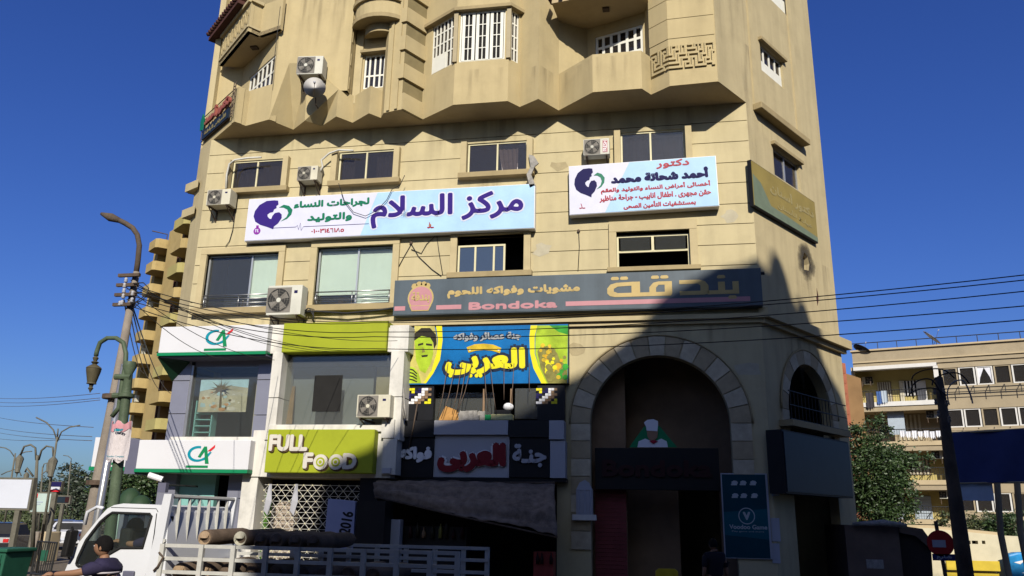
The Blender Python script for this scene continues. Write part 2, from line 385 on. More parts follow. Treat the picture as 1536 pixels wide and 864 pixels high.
# side faces, roof and back of the lower block
left_face = facet((-16.15, 24.16), (XL, Y0))
MB().prism(left_face, frect(0, 8.0, left_face.len, ZO), (), -.25, 0).build('left_wall', 'plaster_side', bld)
MB().prism(facet((-15.2, 32.0), (-15.75, 24.2)), frect(0, 0, 7.8, 8.0), (), -.25, 0).build('left_wall', 'plaster_side', bld)
MB().prism(facet((-15.6, 32.0), (-16.15, 24.16)), frect(0, 8.0, 7.86, ZT), (), -.25, 0).build('left_wall', 'plaster_side', bld)
for z in (12.1, 13.1):    # pointed ledges on the left face
    MB().slab([(-15.75, 23.7), (-16.5, 24.1), (-16.2, 24.5)], z, z+.3).build('corner_ledge', 'trim_sand', bld)
MB().bx(-15.6, 6.1, 31.9, 32.1, 0, ZT).build('back_wall', 'plaster_side', bld)
MB().slab([(-15.9, 24.4), (-12, 22.9), (0, 22.9), (2.2, 22.5), (6.0, 28.3), (6.0, 32), (-15.4, 32)], ZT-.3, ZT-.1).build('roof', 'trim_tan', bld)
MB().prism(facet((6.13, 28.26), (6.2, 32)), frect(0, 0, 3.8, ZT), (), -.2, 0).build('rear_wall', 'plaster_side', bld)

# right face: recessed strip with windows, burnt vent, arch
W1 = right.rect(1142, 79, 1174, 118); W0 = right.rect(1150, -40, 1180, 8); W2 = right.rect(1161.5, 234, 1199, 274)
HV = right.rect(1204, 380, 1214, 406)
RC, RZ, RR = right.uv(1217, 640)[0], 5.05, right.uv(1248, 640)[0]-right.uv(1217, 640)[0]
RZ = right.uv(1217, 550)[1]-RR
hv = [(HV[0]+.05, HV[1]), (HV[2]-.12, HV[1]+.05), (HV[2]-.02, HV[1]+.3), (HV[2]-.1, HV[3]-.1), (HV[0]+.18, HV[3]), (HV[0], HV[3]-.3), (HV[0]+.12, HV[1]+.35)]
MB().prism(right, [(-1.69, ZT), (-1.69, ZO), (0, ZO), (0, 0), (RC-RR, 0)] + arch_loop(RC, RZ, RR, 0)[1:-1] + [(RC+RR, 0), (5.7, 0), (5.7, ZT)],
           [h2(W1), h2(W0), h2(W2), hv], -.3, 0).build('right_wall', 'plaster_side', bld)
sa, sb = W1[0]-.5, W1[2]+.7
for a, b in ((sa-.28, sa), (sb, sb+.3)): MB().box(right, a, b, right.uv(1164, 183)[1], ZT, 0, .05).build('pilaster_strip', 'trim_sand', bld)
zl = right.uv(1164, 183)[1]
MB().box(right, sa-.34, sb+.36, zl-.22, zl, 0, .3).build('ledge', 'trim_tan', bld, bevel=.02)
for q in (W1, W0, W2):
    n = 4; wn = window(bld, right, q[0], q[1], q[2], q[3], [q[0]+(q[2]-q[0])*k/n for k in range(1, n)] if q is not W2 else [(q[0]+q[2])/2], -.12, 'white_paint' if q is not W2 else 'frame_alu', 'glass_dark', .07)
    if q is not W2:
        MB().box(right, q[0]+.05, q[2]-.05, q[1]+.05, q[1]+(q[3]-q[1])*.42, -.1, -.07).build('lower_panel', 'white_paint', wn)
    MB().box(right, q[0]-.12, q[2]+.12, q[3], q[3]+.12, 0, .14).build('window_hood', 'trim_tan', bld, bevel=.01)

# ---- upper storeys: folded faces
F = [(-16.15, 24.21), (-13.81, 22.35), (-13.59, 22.70), (-12.59, 22.39), (-12.08, 23.19), (-11.41, 22.63), (-10.98, 23.07), (-10.25, 22.51),
     (-9.87, 23.01), (-9.08, 22.45), (-8.80, 22.82), (-8.60, 22.52), (-7.95, 22.37), (-7.51, 23.16), (-6.20, 22.32), (-4.42, 22.33), (-4.11, 22.76),
     (-3.43, 22.33), (-2.89, 23.17), (-1.71, 22.18), (-0.20, 22.18), (0.07, 22.58), (0.63, 22.15), (2.05, 22.09)]
sh = MB(); pts = F+[(3.0, 23.5), (3.0, 23.7), (-15.5, 23.7)]
tr = tessellate_polygon([[Vector((x, y, 0)) for x, y in pts]]); sh.add([(x, y, ZO-.006) for x, y in pts]+[(x, y, ZO+.2) for x, y in pts], [tuple(t) for t in tr]+[tuple(len(pts)+i for i in t) for t in tr])
sh.build('soffit', 'soffit', bld, recalc=False)
def face(i, z0, z1, holes=(), m_='plaster_tan', name='wall_face', thick=.22):
    f = facet(F[i], F[i+1]); MB().prism(f, frect(0, z0+.003*(i % 4), f.len, z1), holes, -thick, 0).build(name, m_, bld); return f
PT = 16.12
f01 = face(0, ZO, PT, name='balcony_parapet'); face(1, ZO, PT, name='balcony_parapet'); face(2, ZO, PT+.02, name='balcony_parapet')
# folds that run out into the flat wall above
WA, WB = (-12.55, 22.36), (-9.98, 22.62)
def onw(x): t = (x-WA[0])/(WB[0]-WA[0]); return (x, WA[1]+(WB[1]-WA[1])*t)
for i in (3, 4, 5):
    zz_ = 16.9 if i < 5 else 15.8; a, b = F[i], F[i+1]; ta, tb = onw(max(a[0], WA[0])), (onw(b[0]) if i < 5 else F[7])
    MB().add([(a[0], a[1], ZO), (b[0], b[1], ZO), (tb[0], tb[1], zz_), (ta[0], ta[1], 16.9), (a[0], a[1]+.25, ZO), (b[0], b[1]+.25, ZO), (tb[0], tb[1]+.2, zz_), (ta[0], ta[1]+.2, 16.9)],
             [(0, 1, 2, 3), (4, 5, 6, 7), (0, 1, 5, 4), (2, 3, 7, 6), (0, 3, 7, 4), (1, 2, 6, 5)]).build('folded_wall', 'plaster_tan', bld)
a, b = F[6], F[7]
MB().add([(a[0], a[1], ZO), (b[0], b[1], ZO), (b[0], b[1], 15.8), (a[0], a[1]+.25, ZO), (b[0], b[1]+.25, ZO), (b[0], b[1]+.25, 15.8)], [(0, 1, 2), (3, 5, 4), (0, 3, 4, 1), (1, 4, 5, 2), (0, 2, 5, 3)]).build('folded_wall', 'plaster_tan', bld)
for i in (7, 8, 9, 10): face(i, ZO, 15.8, name='folded_parapet')
fW = facet(WA, WB); MB().prism(fW, [(0, 16.9), (onw(F[5][0])[0]-WA[0]+.01, 16.9), (fW.len-.25, 15.8), (fW.len, 15.8), (fW.len, ZT), (0, ZT)], (), -.25, 0).build('wall_face', 'plaster_tan', bld)
# set-back wall with the narrow window and pilaster strip
f2 = facet((-9.98, 23.05), (-8.62, 23.0)); q = f2.rect(546, 82, 577, 132)
MB().prism(f2, frect(0, ZO, f2.len, ZT), [frect(q[0], q[1], q[2], q[3])], -.2, 0).build('wall_face', 'plaster_tan', bld)
MB().prism(facet(WB, (-9.98, 23.05)), frect(0, 15.8, .43, ZT), (), -.2, 0).build('wall_face', 'plaster_tan', bld)
window(bld, f2, q[0], q[1], q[2], q[3], [q[0]+(q[2]-q[0])*k/4 for k in (1, 2, 3)], -.06, 'white_paint', 'glass_dark', .06, transom=[q[1]+.5])
MB().box(f2, q[0]-.1, q[2]+.1, q[3], q[3]+.1, 0, .22).build('window_hood', 'trim_tan', bld)
MB().box(f2, .03, .3, 15.5, ZT, 0, .06).build('pilaster_strip', 'trim_sand', bld)
for k in range(9): MB().box(f2, -.06, .03+.0*(k % 2), 15.9+k*.9, 16.35+k*.9, .3, .36).build('quoin_block', 'plaster_tan', bld)
# small round balcony
rb = MB(); cx, cy = -9.0, 23.0
def semi(r, n=12, a0=195, a1=345): return [(cx+r*1.15*math.cos(R(a0+(a1-a0)*i/n)), cy+r*math.sin(R(a0+(a1-a0)*i/n))) for i in range(n+1)]
MB().slab(semi(.95), 18.2, 18.36).build('round_balcony_slab', 'trim_tan', bld, bevel=.01)
MB().slab(semi(.88), 18.36, 18.9).build('round_balcony_wall', 'plaster_tan', bld)
MB().slab(semi(.97), 18.9, 19.06).build('round_balcony_coping', 'trim_tan', bld, bevel=.01)
MB().slab(semi(.55), 17.9, 18.2).build('round_balcony_corbel', 'trim_tan', bld)
# ribbed pier, striped quoin, bay
face(10, 15.8, ZT)
f11 = face(11, ZO, ZT)
for k in range(2): MB().box(f11, .12+.3*k, .22+.3*k, ZO+.05, ZT, 0, .05).build('pier_rib', 'plaster_tan', bld)
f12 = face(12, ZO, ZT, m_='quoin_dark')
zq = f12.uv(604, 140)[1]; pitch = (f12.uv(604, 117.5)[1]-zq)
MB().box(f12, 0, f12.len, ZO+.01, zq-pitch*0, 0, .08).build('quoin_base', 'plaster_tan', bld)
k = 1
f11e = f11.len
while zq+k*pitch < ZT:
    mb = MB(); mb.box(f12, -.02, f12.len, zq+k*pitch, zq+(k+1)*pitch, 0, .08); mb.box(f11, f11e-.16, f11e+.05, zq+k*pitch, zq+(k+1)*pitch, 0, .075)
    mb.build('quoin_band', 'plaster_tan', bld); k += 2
ZB0, ZB1 = 16.33, 18.2
def cut(i, xl, xr):
    f = facet(F[i], F[i+1]); return f.uv(xl, 60)[0], f.uv(xr, 60)[0]
f13 = facet(F[13], F[14]); a = f13.uv(646, 110)[0]; b = min(f13.uv(688, 60)[0], f13.len-.1)
f13 = face(13, ZO, ZT, [frect(a, ZB0, b, ZB1)])
wn = window(bld, f13, a, ZB0, b, ZB1, [a+(b-a)*k/6 for k in (1, 2, 3, 4, 5)], -.06, 'white_paint', 'glass_dark', .05, transom=[ZB0+.62+.42*j for j in (0, 1, 2)])
MB().box(f13, a+.03, b-.4, ZB0+.03, ZB0+.62, -.07, -.02).build('lower_panel', 'white_paint', wn)
f14 = facet(F[14], F[15]); a, b = .13, f14.len-.13
f14 = face(14, ZO, ZT, [frect(a, ZB0, b, ZB1)])
wn = window(bld, f14, a, ZB0, b, ZB1, (), -.06, 'white_paint', 'dark_room', .05)
for c in range(3):
    s0 = a+.07+(b-a-.1)*c/3
    s1 = s0+(b-a-.1)/3-.04
    mb = MB()
    for j in range(5): zz = ZB0+.06+(ZB1-ZB0-.12)*j/4; mb.box(f14, s0, s1, zz-.015, zz+.015, -.06, -.03)
    for j in range(3): uu = s0+.05+(s1-s0-.1)*j/2; wd = .05 if j != 1 else .015; mb.box(f14, uu-wd, uu+wd, ZB0+.05, ZB1-.05, -.058, -.028)
    mb.build('sash', 'white_paint', wn)
f15 = facet(F[15], F[16]); f15 = face(15, ZO, ZT, [frect(.12, ZB0, f15.len-.08, ZB1)])
window(bld, f15, .12, ZB0, f15.len-.08, ZB1, (.12+(f15.len-.2)*.5,), -.06, 'white_paint', 'glass_dark', .05, transom=[ZB0+.47*j for j in (1, 2, 3)])
def ringout(idx, d): 
    res = []
    for j, i in enumerate(idx):
        n = Vector((0, 0, 0))
        if j > 0: n += facet(F[idx[j-1]], F[i]).n
        if j < len(idx)-1: n += facet(F[i], F[idx[j+1]]).n
        n.normalize(); res.append((F[i][0]+n.x*d, F[i][1]+n.y*d))
    return res
ro = ringout([13, 14, 15, 16], .17); MB().slab(ro+[F[16], F[15], F[14], F[13]][0:4], ZB1, ZB1+.12).build('bay_hood', 'trim_tan', bld, bevel=.01)
for p in (F[14], F[15]): MB().bx(p[0]-.07, p[0]+.07, p[1]-.06, p[1]+.08, ZB0, ZB1).build('bay_post', 'mullion_tan', bld)
face(16, ZO, ZT); f17 = face(17, ZO, ZT)
# recessed balcony on the right
for i in (18, 19, 20): face(i, ZO, PT, name='balcony_parapet', thick=.16)
bk = facet((-2.0, 23.75), (-.06, 23.1)); ql = bk.uv(893, 60)[0]; qr = bk.len-.02
MB().prism(facet(F[18], (-2.0, 23.75)), frect(0, ZO, 1.06, ZT), (), -.2, 0).build('balcony_wall', 'plaster_tan', bld)
bw = (max(ql, .25), 15.0, qr-.06, bk.uv(950, 40)[1])
MB().prism(bk, frect(0, ZO, bk.len, ZT), [frect(bw[0], bw[1], bw[2], bw[3])], -.2, 0).build('balcony_wall', 'plaster_tan', bld)
window(bld, bk, *bw, [bw[0]+(bw[2]-bw[0])*k/6 for k in range(1, 6)], -.05, 'white_paint', 'glass_dark', .09, transom=[bw[3]-.45*j for j in (1, 2, 3)])
MB().prism(facet((-.06, 23.1), F[21]), frect(0, ZO, .53, ZT), (), -.15, 0).build('balcony_wall', 'plaster_tan', bld)
MB().slab([F[18], (-2.0, 23.8), (0, 23.15), F[21], (.05, 22.2), (-1.7, 21.95), (-3.0, 22.15)], ZS, ZS+.2).build('balcony_slab', 'soffit', bld)
mb = MB()
for i in range(9):
    x = -3.05+i*.36; mb.tube([(x, 22.05-.06*i*(i < 5), ZS+.1), (x, 22.6, ZS+.34)], .07, 8)
mb.build('roof_tile_edge', 'tile_red', bld, smooth=True)
MB().slab([(-1.4, 22.6), (-1.18, 22.6), (-1.18, 22.8), (-1.4, 22.8)], ZS-.06, ZS).build('ceiling_lamp', 'rust_iron', bld)
# kufic block
f21 = face(21, ZO, ZT); f22 = face(22, ZO, ZT)
for j in range(9):
    zz = 16.42+j*.70
    mb = MB()
    mb.box(f21, 0, f21.len, zz, zz+.678, 0, .018); mb.box(f22, 0, f22.len-.02, zz, zz+.678, 0, .018); mb.build('render_band', 'plaster_tan', bld)
KUF = ['1111110111111011101011101110111110111111', '0000010100001010001010100000101010100001', '1111010101101010111010101111101010101101', '1001010101001010100010100000001110101001',
       '1011010101011110101111101111111000101011', '1010010101000000101000001000001011101010', '1010110101111111101011111011101010001010', '1010000100000000001010001010101010111010',
       '1011111101111111111010111010101110100010', '1000000001000000000010100010100000111110', '1111111111011111111110111110111111100011']
kz0, kz1 = f22.uv(1040, 101)[1], f22.uv(1040, 65)[1]; kl = f21.len+f22.len-.12; ch = (kz1-kz0)/11; cw = kl/40
mb = MB()
for r_, row in enumerate(KUF):
    c = 0
    while c < 40:
        if row[c] == '1':
            e = c
            while e < 40 and row[e] == '1': e += 1
            z1 = kz1-r_*ch; x0, x1 = .08+c*cw, .08+e*cw-.008
            for fr_, lo, hi in ((f21, 0, f21.len), (f22, f21.len, 99)):
                p0, p1 = max(x0, lo), min(x1, hi)
                if p1 > p0: mb.box(fr_, p0-lo, p1-lo, z1-ch*.98, z1-.002, .0, .06)
            c = e
        else: c += 1
mb.build('relief_inscription', 'plaster_tan', bld)
# recess behind the left balcony, upper balcony with tiled roof
lb = facet((-14.9, 24.25), (-12.55, 22.40)); q = lb.rect(378, 100, 408, 140); ta = lb.uv(376, 105)[0]; tb = lb.uv(411, 105)[0]
MB().prism(lb, frect(0, ZO, lb.len, ZT), [frect(ta, 15.2, tb, 17.35)], -.2, 0).build('balcony_wall', 'plaster_tan', bld)
window(bld, lb, ta, 15.2, tb, 17.35, [ta+(tb-ta)*k/6 for k in range(1, 6)], -.05, 'white_paint', 'glass_dark', .08, transom=(16.2, 16.75))
MB().prism(facet((-16.1, 24.35), (-14.9, 24.25)), frect(0, ZO, 1.2, ZT), (), -.2, 0).build('balcony_wall', 'plaster_tan', bld)
ub = [(-15.75, 24.0), (-13.57, 22.08), (-13.32, 22.42), (-12.40, 22.13), (-12.5, 22.6), (-14.9, 24.3)]
MB().slab(ub, ZS, ZS+.15).build('balcony_slab', 'soffit', bld)
for i, (a, b) in enumerate(((ub[0], ub[1]), (ub[1], ub[2]), (ub[2], ub[3]))):
    f = facet(a, b)
    MB().prism(f, frect(0, ZS+.0, f.len, ZS+1.25), (), -.12, .0).build('balcony_parapet', 'plaster_tan', bld)
    if i < 2:
        MB().box(f, -.02, f.len+.0, ZS+.16, ZS+.24, 0, .05).build('parapet_moulding', 'trim_sand', bld)
        MB().box(f, -.02, f.len+.0, ZS+1.16, ZS+1.28, 0, .1).build('parapet_moulding', 'trim_sand', bld)
f = facet(ub[0], ub[1]); mb = MB()
for i in range(15):   # scroll relief on the parapet
    a = .2+i*.18; mb.tube([f.P(a+.08*math.cos(t), ZS+.7+.28*math.sin(t*1.0)+(.05 if i % 2 else -.05), .015) for t in [k*.9 for k in range(6)]], .02, 5)
mb.build('scroll_relief', 'plaster_tan', bld, smooth=True)
f = facet((-16.3, 24.45), (-13.9, 22.35)); mb = MB()
for i in range(15): mb.tube([f.P(.05+i*.21, ZS+1.5, .38), f.P(.05+i*.21, ZS+1.95, -.25)], .075, 8)
mb.build('roof_tile', 'tile_red', bld, smooth=True)
MB().prism(f, frect(0, ZS+1.28, 3.1, ZS+1.42), (), -.2, .3).build('tiled_canopy', 'tile_red', bld)
MB().slab([(-13.95, 22.95), (-13.7, 22.95), (-13.7, 23.15), (-13.95, 23.15)], ZS-.06, ZS).build('ceiling_lamp', 'rust_iron', bld)

# ---- cornice above the arches and arches
zc = 7.78
mb = MB(); mb.box(front, -8.1, XR+.13, zc, zc+.14, 0, .2); mb.box(front, -8.1, XR+.06, zc-.12, zc, 0, .1)
mb.build('cornice', 'trim_sand', bld, bevel=.01)
mb = MB(); mb.box(right, -.13, 5.95, zc+.001, zc+.30, 0, .3); mb.box(right, -.06, 5.85, zc-.14, zc, 0, .14)
mb.build('cornice', 'trim_sand', bld, bevel=.01)
mat('stone_white', (.54, .46, .32), .85, .12, 5, .3, dirt=.2)
mat('stone_buff', (.42, .335, .205), .85, .12, 5, .3, dirt=.2)
def voussoirs(fr, cu, cz, r0, r1, n, zbase, w=.05):
    for i in range(n):
        t0, t1 = math.pi*i/n+.006, math.pi*(i+1)/n-.006
        lp = [(cu-r0*math.cos(t0+(t1-t0)*k/3), cz+r0*math.sin(t0+(t1-t0)*k/3)) for k in range(4)]
        lp += [(cu-r1*math.cos(t1-(t1-t0)*k/3), cz+r1*math.sin(t1-(t1-t0)*k/3)) for k in range(4)]
        MB().prism(fr, lp, (), 0, w+(.006 if i % 2 else 0)).build('stone', 'stone_white' if i % 2 else 'stone_buff', bld)
    z = cz; k = 1
    while z-.5 > zbase:
        for s in (-1, 1):
            a, b = cu+s*r0, cu+s*r1
            MB().box(fr, min(a, b), max(a, b), z-.49, z-.01, 0, w+(.006 if k % 2 else 0)).build('stone', 'stone_white' if k % 2 else 'stone_buff', bld)
        z -= .5; k += 1
voussoirs(front, ARC_U, ARC_Z, ARC_R, ARC_R+.56, 15, 1.2)
voussoirs(right, RC, RZ, RR, RR+.42, 11, 3.0)
MB().tube([front.P(ARC_U-(ARC_R+.6)*math.cos(math.pi*i/30), ARC_Z+(ARC_R+.6)*math.sin(math.pi*i/30), .05) for i in range(31)], .03, 6).build('arch_moulding', 'trim_tan', bld, smooth=True)
MB().tube([right.P(RC-(RR+.45)*math.cos(math.pi*i/30), RZ+(RR+.45)*math.sin(math.pi*i/30), .05) for i in range(31)], .03, 6).build('arch_moulding', 'trim_tan', bld, smooth=True)
# niche behind the front arch, with doorway
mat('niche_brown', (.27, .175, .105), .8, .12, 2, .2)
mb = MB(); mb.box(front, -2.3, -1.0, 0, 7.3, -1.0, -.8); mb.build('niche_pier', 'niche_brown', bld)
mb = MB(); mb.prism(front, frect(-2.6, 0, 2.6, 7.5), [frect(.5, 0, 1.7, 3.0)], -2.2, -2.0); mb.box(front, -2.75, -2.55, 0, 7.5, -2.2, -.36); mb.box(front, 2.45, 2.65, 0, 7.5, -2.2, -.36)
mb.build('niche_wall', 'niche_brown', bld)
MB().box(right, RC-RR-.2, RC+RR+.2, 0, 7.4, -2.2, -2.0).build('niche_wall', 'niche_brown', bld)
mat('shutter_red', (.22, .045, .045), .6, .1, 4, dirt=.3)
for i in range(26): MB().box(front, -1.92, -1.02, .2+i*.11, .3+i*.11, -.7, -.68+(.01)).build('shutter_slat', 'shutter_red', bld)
# first-floor balcony rail and planters in the right arch
mb = MB()
for i in range(12): mb.tube([right.P(RC-RR-.5+i*.24, 4.95, .35), right.P(RC-RR-.5+i*.24, 5.75, .35)], .014, 5)
for z in (4.95, 5.35, 5.75): mb.tube([right.P(RC-RR-.6, z, .35), right.P(RC+RR+.35, z, .35)], .02, 5)
mb.build('iron_balustrade', 'black_iron', bld)
MB().box(right, RC-RR-.6, RC+RR+.4, 4.75, 4.93, 0, .42).build('balcony_slab', 'trim_tan', bld)
mat('soot', (.02, .018, .015), .95)
def soot_mat():
    m = bpy.data.materials.new('soot_stain'); m.use_nodes = True; n = m.node_tree; L = n.links; b = n.nodes['Principled BSDF']
    b.inputs['Base Color'].default_value = (.03, .025, .02, 1); b.inputs['Roughness'].default_value = .95
    tc = n.nodes.new('ShaderNodeTexCoord'); ln = n.nodes.new('ShaderNodeVectorMath'); ln.operation = 'LENGTH'
    nz = n.nodes.new('ShaderNodeTexNoise'); nz.inputs['Scale'].default_value = 3
    L.new(tc.outputs['Object'], ln.inputs[0]); L.new(tc.outputs['Object'], nz.inputs['Vector'])
    ad = n.nodes.new('ShaderNodeMath'); ad.operation = 'MULTIPLY_ADD'; ad.inputs[1].default_value = .5; L.new(nz.outputs[0], ad.inputs[0]); L.new(ln.outputs['Value'], ad.inputs[2])
    mr = n.nodes.new('ShaderNodeMapRange'); mr.inputs[1].default_value = .35; mr.inputs[2].default_value = .95; mr.inputs[3].default_value = .85; mr.inputs[4].default_value = 0
    L.new(ad.outputs[0], mr.inputs[0]); L.new(mr.outputs[0], b.inputs['Alpha']); M['soot_stain'] = m
soot_mat()
c = right.P((HV[0]+HV[2])/2, (HV[1]+HV[3])/2, .006)
st = MB().prism(right, frect((HV[0]+HV[2])/2-.9, (HV[1]+HV[3])/2-.95, (HV[0]+HV[2])/2+.9, (HV[1]+HV[3])/2+.95), [hv], .003, .006)
for i in range(len(st.v)): st.v[i] = st.v[i]-c
so_ = st.build('soot_stain', 'soot_stain', None); so_.location = c-Vector(bld.location); so_.parent = bld
q = right.uv(1226, 446)
MB().prism(right, [(q[0]-.05, q[1]-.3), (q[0]+.06, q[1]-.1), (q[0]+.08, q[1]+.1), (q[0], q[1]+.32), (q[0]-.02, q[1]+.05), (q[0]-.1, q[1])], (), -.02, .006).build('render_crack', 'tile_red', bld)

def stain_mat():
    m = bpy.data.materials.new('water_stain'); m.use_nodes = True; n = m.node_tree; L = n.links; b = n.nodes['Principled BSDF']
    b.inputs['Base Color'].default_value = (.07, .05, .03, 1); b.inputs['Roughness'].default_value = .95
    g = n.nodes.new('ShaderNodeTexCoord'); sp = n.nodes.new('ShaderNodeSeparateXYZ'); L.new(g.outputs['Generated'], sp.inputs[0])
    geo = n.nodes.new('ShaderNodeNewGeometry'); mp = n.nodes.new('ShaderNodeMapping'); mp.inputs['Scale'].default_value = (2.6, 2.6, .22); L.new(geo.outputs['Position'], mp.inputs['Vector'])
    nz = n.nodes.new('ShaderNodeTexNoise'); nz.inputs['Scale'].default_value = 1.3; nz.inputs['Detail'].default_value = 5; L.new(mp.outputs[0], nz.inputs['Vector'])
    def mr(src, a, b_, c, d):
        t = n.nodes.new('ShaderNodeMapRange'); t.interpolation_type = 'SMOOTHSTEP'; t.inputs[1].default_value = a; t.inputs[2].default_value = b_; t.inputs[3].default_value = c; t.inputs[4].default_value = d; L.new(src, t.inputs[0]); return t.outputs[0]
    def mu(a, b_): t = n.nodes.new('ShaderNodeMath'); t.operation = 'MULTIPLY'; L.new(a, t.inputs[0]); L.new(b_, t.inputs[1]); return t.outputs[0]
    k = mu(mr(nz.outputs[0], .45, .8, 0, .34), mr(sp.outputs[2], 0, .95, 0, 1)); k = mu(k, mr(sp.outputs[0], 0, .12, 0, 1)); k = mu(k, mr(sp.outputs[0], .88, 1, 1, 0))
    L.new(k, b.inputs['Alpha']); M['water_stain'] = m
stain_mat()
def stain(fr, u0, u1, z0, z1, w=.008): MB().add([fr.P(u0, z0, w), fr.P(u1, z0, w), fr.P(u1, z1, w), fr.P(u0, z1, w)], [(0, 1, 2, 3)]).build('stain', 'water_stain', bld, recalc=False)
for q in U+Lw: stain(front, q[0]-.35, q[2]+.35, q[1]-1.1, q[1]-.17, .006)
stain(front, -15.2, -8, 13.4, ZO-.02, .007); stain(front, -8, 2.9, 13.2, ZO-.02, .007); stain(front, -15.2, -8.2, 7.9, 8.8, .007); stain(front, -7.9, 2.9, 6.6, 7.64, .007)
stain(fW, .05, fW.len-.05, 16.9, 19.5, .008); stain(right, .05, 2.0, 11, 15, .008); stain(right, .3, 5.6, 5.2, 7.6, .008); stain(right, 2.5, 5.6, 8.2, 10.6, .009)
for i_ in (13, 14, 16, 17, 18, 19, 22): f_ = facet(F[i_], F[i_+1]); stain(f_, .03, f_.len-.03, ZO+.02, PT-.1, .008)
for i_ in (22,): f_ = facet(F[i_], F[i_+1]); stain(f_, .03, f_.len-.06, 16.5, 19.5, .024)
stain(right, -1.6, .4, 15.2, 20, .008); stain(right, sa-1.0, sa-.3, 12.5, 17, .008)

mat('patch_pale', (.47, .42, .30), .9, .1, 4, .4); mat('patch_dark', (.40, .33, .19), .9, .12, 4, .4)
rnd = random.Random(77)
for k, (u_, z_, r_) in enumerate(((-14.6, 12.6, .22), (-12.9, 10.6, .18), (-7.9, 12.2, .2), (-3.4, 10.2, .25), (-2.9, 13.0, .2), (2.3, 11.0, .2), (2.2, 9.2, .25), (-9.1, 9.4, .2), (-1.4, 9.0, .16), (2.5, 6.3, .3), (-2.4, 7.0, .2), (1.6, 12.4, .17), (-11.9, 8.6, .2))):
    if any(q[0]-.5 < u_ < q[2]+.5 and q[1]-.5 < z_ < q[3]+.4 for q in U+Lw): continue
    pts_ = [(u_+r_*1.5*math.cos(a)*rnd.uniform(.5, 1.2), z_+r_*math.sin(a)*rnd.uniform(.5, 1.2)) for a in [i*.628 for i in range(10)]]
    MB().prism(front, pts_, (), -.002, .0025+.0002*k).build('render_patch', 'patch_pale' if k % 2 else 'patch_dark', bld)

# ------------------------------------------------------------------ shopfronts of the building
mat('clad_grey', (.27, .275, .34), .35, .05, 2, metal=.3)
mat('clad_white', (.72, .69, .62), .6, .06, 1.5, dirt=.25, streak=.15)
mat('shop_white', (.66, .655, .67), .35, .02, 1)
mat('shop_green', (.01, .22, .09), .4, .04)
mat('green_black', (.006, .03, .015), .5, .1)
mat('clad_dark', (.13, .13, .18), .4, .05)
mat('lime', (.33, .37, .02), .55, .05, 1.2, dirt=.08)
mat('room_grey', (.30, .32, .33), .8, .08, 1)
mat('room_teal', (.22, .46, .42), .5, .05, 1)
mat('panel_black', (.014, .014, .016), .35, .1)
mat('panel_grey', (.42, .42, .45), .4, .04, 1)
mat('poster_base', (.50, .44, .30), .6, .35, 1.6)
mat('palm_brown', (.13, .09, .04), .7, .3, 6)
mat('plank', (.40, .25, .12), .7, .2, 3)
mat('metal_pipe', (.5, .5, .5), .3, .1, metal=.7)
WSF = .90            # the shopfronts stand this far in front of the wall
def sr(*px, w=WSF): return front.rect(*px, w)
# mezzanine rooms behind the glass
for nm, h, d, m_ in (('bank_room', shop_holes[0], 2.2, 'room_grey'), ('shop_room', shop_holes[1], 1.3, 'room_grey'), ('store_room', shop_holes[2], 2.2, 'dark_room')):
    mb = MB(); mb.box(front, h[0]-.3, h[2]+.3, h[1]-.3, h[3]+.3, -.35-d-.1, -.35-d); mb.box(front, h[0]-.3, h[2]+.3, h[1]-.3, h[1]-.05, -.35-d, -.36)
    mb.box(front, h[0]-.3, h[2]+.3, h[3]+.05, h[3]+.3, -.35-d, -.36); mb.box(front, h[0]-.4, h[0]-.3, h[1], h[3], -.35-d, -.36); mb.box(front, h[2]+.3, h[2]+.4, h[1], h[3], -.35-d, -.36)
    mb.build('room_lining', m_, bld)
# ground floor dark interiors
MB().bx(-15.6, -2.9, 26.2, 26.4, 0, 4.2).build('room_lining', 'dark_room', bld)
# bank: pilasters, glass, pipe
a = sr(262, 545, 279, 655); b = sr(386, 545, 399, 655); zb0, zb1 = 4.33, 6.8
def panels(u0, u1, z0, z1, joints, w0, w1, m_):
    zs = [z0]+joints+[z1]
    for i in range(len(zs)-1): MB().box(front, u0, u1, zs[i]+.01, zs[i+1]-.01, w0, w1).build('cladding_panel', m_, bld, bevel=.006)
WG = .42
pl = front.rect(256, 540, 281, 655, WG); pr = front.rect(383, 540, 399, 655, WG)
panels(pl[0], pl[2], 4.2, 7.0, [5.05, 6.1], .0, WG, 'clad_grey'); panels(pr[0], pr[2]+.1, 4.2, 7.0, [5.0, 6.1], .0, WG, 'clad_grey')
g = (pl[2]+.08, 4.25, pr[0], 6.85)
MB().box(front, g[0], g[2], 6.55, 7.0, .1, WG-.08).build('lintel_panel', 'clad_grey', bld)
MB().box(front, pl[2], g[0], 4.2, 6.6, .2, WG-.02).build('window_frame', 'metal_pipe', bld)
MB().box(front, g[0], g[2], g[1], 6.56, WG-.12, WG-.1).build('shop_window', 'glass_clear', bld)
mat('print_sky2', (.40, .52, .52), .6, .15, 2)
ps = thing('window_poster', 'bank advertising poster with a palm tree hanging inside the upper bank window', 'poster', front.P(-14, 5.4, WG-.2))
q = front.rect(299, 568, 371, 618, WG-.2)
MB().box(front, *(q[0], q[2], q[1], q[3]), WG-.22, WG-.2).build('poster_sheet', 'poster_base', ps)
mb = MB()
pc = front.uv(331, 605, WG-.2); ph = front.uv(331, 590, WG-.2)
mb.prism(front, [(pc[0]-.04, q[1]+.1), (pc[0]+.05, q[1]+.1), (ph[0]+.03, ph[1]+.15), (ph[0]-.03, ph[1]+.15)], (), WG-.2, WG-.196)
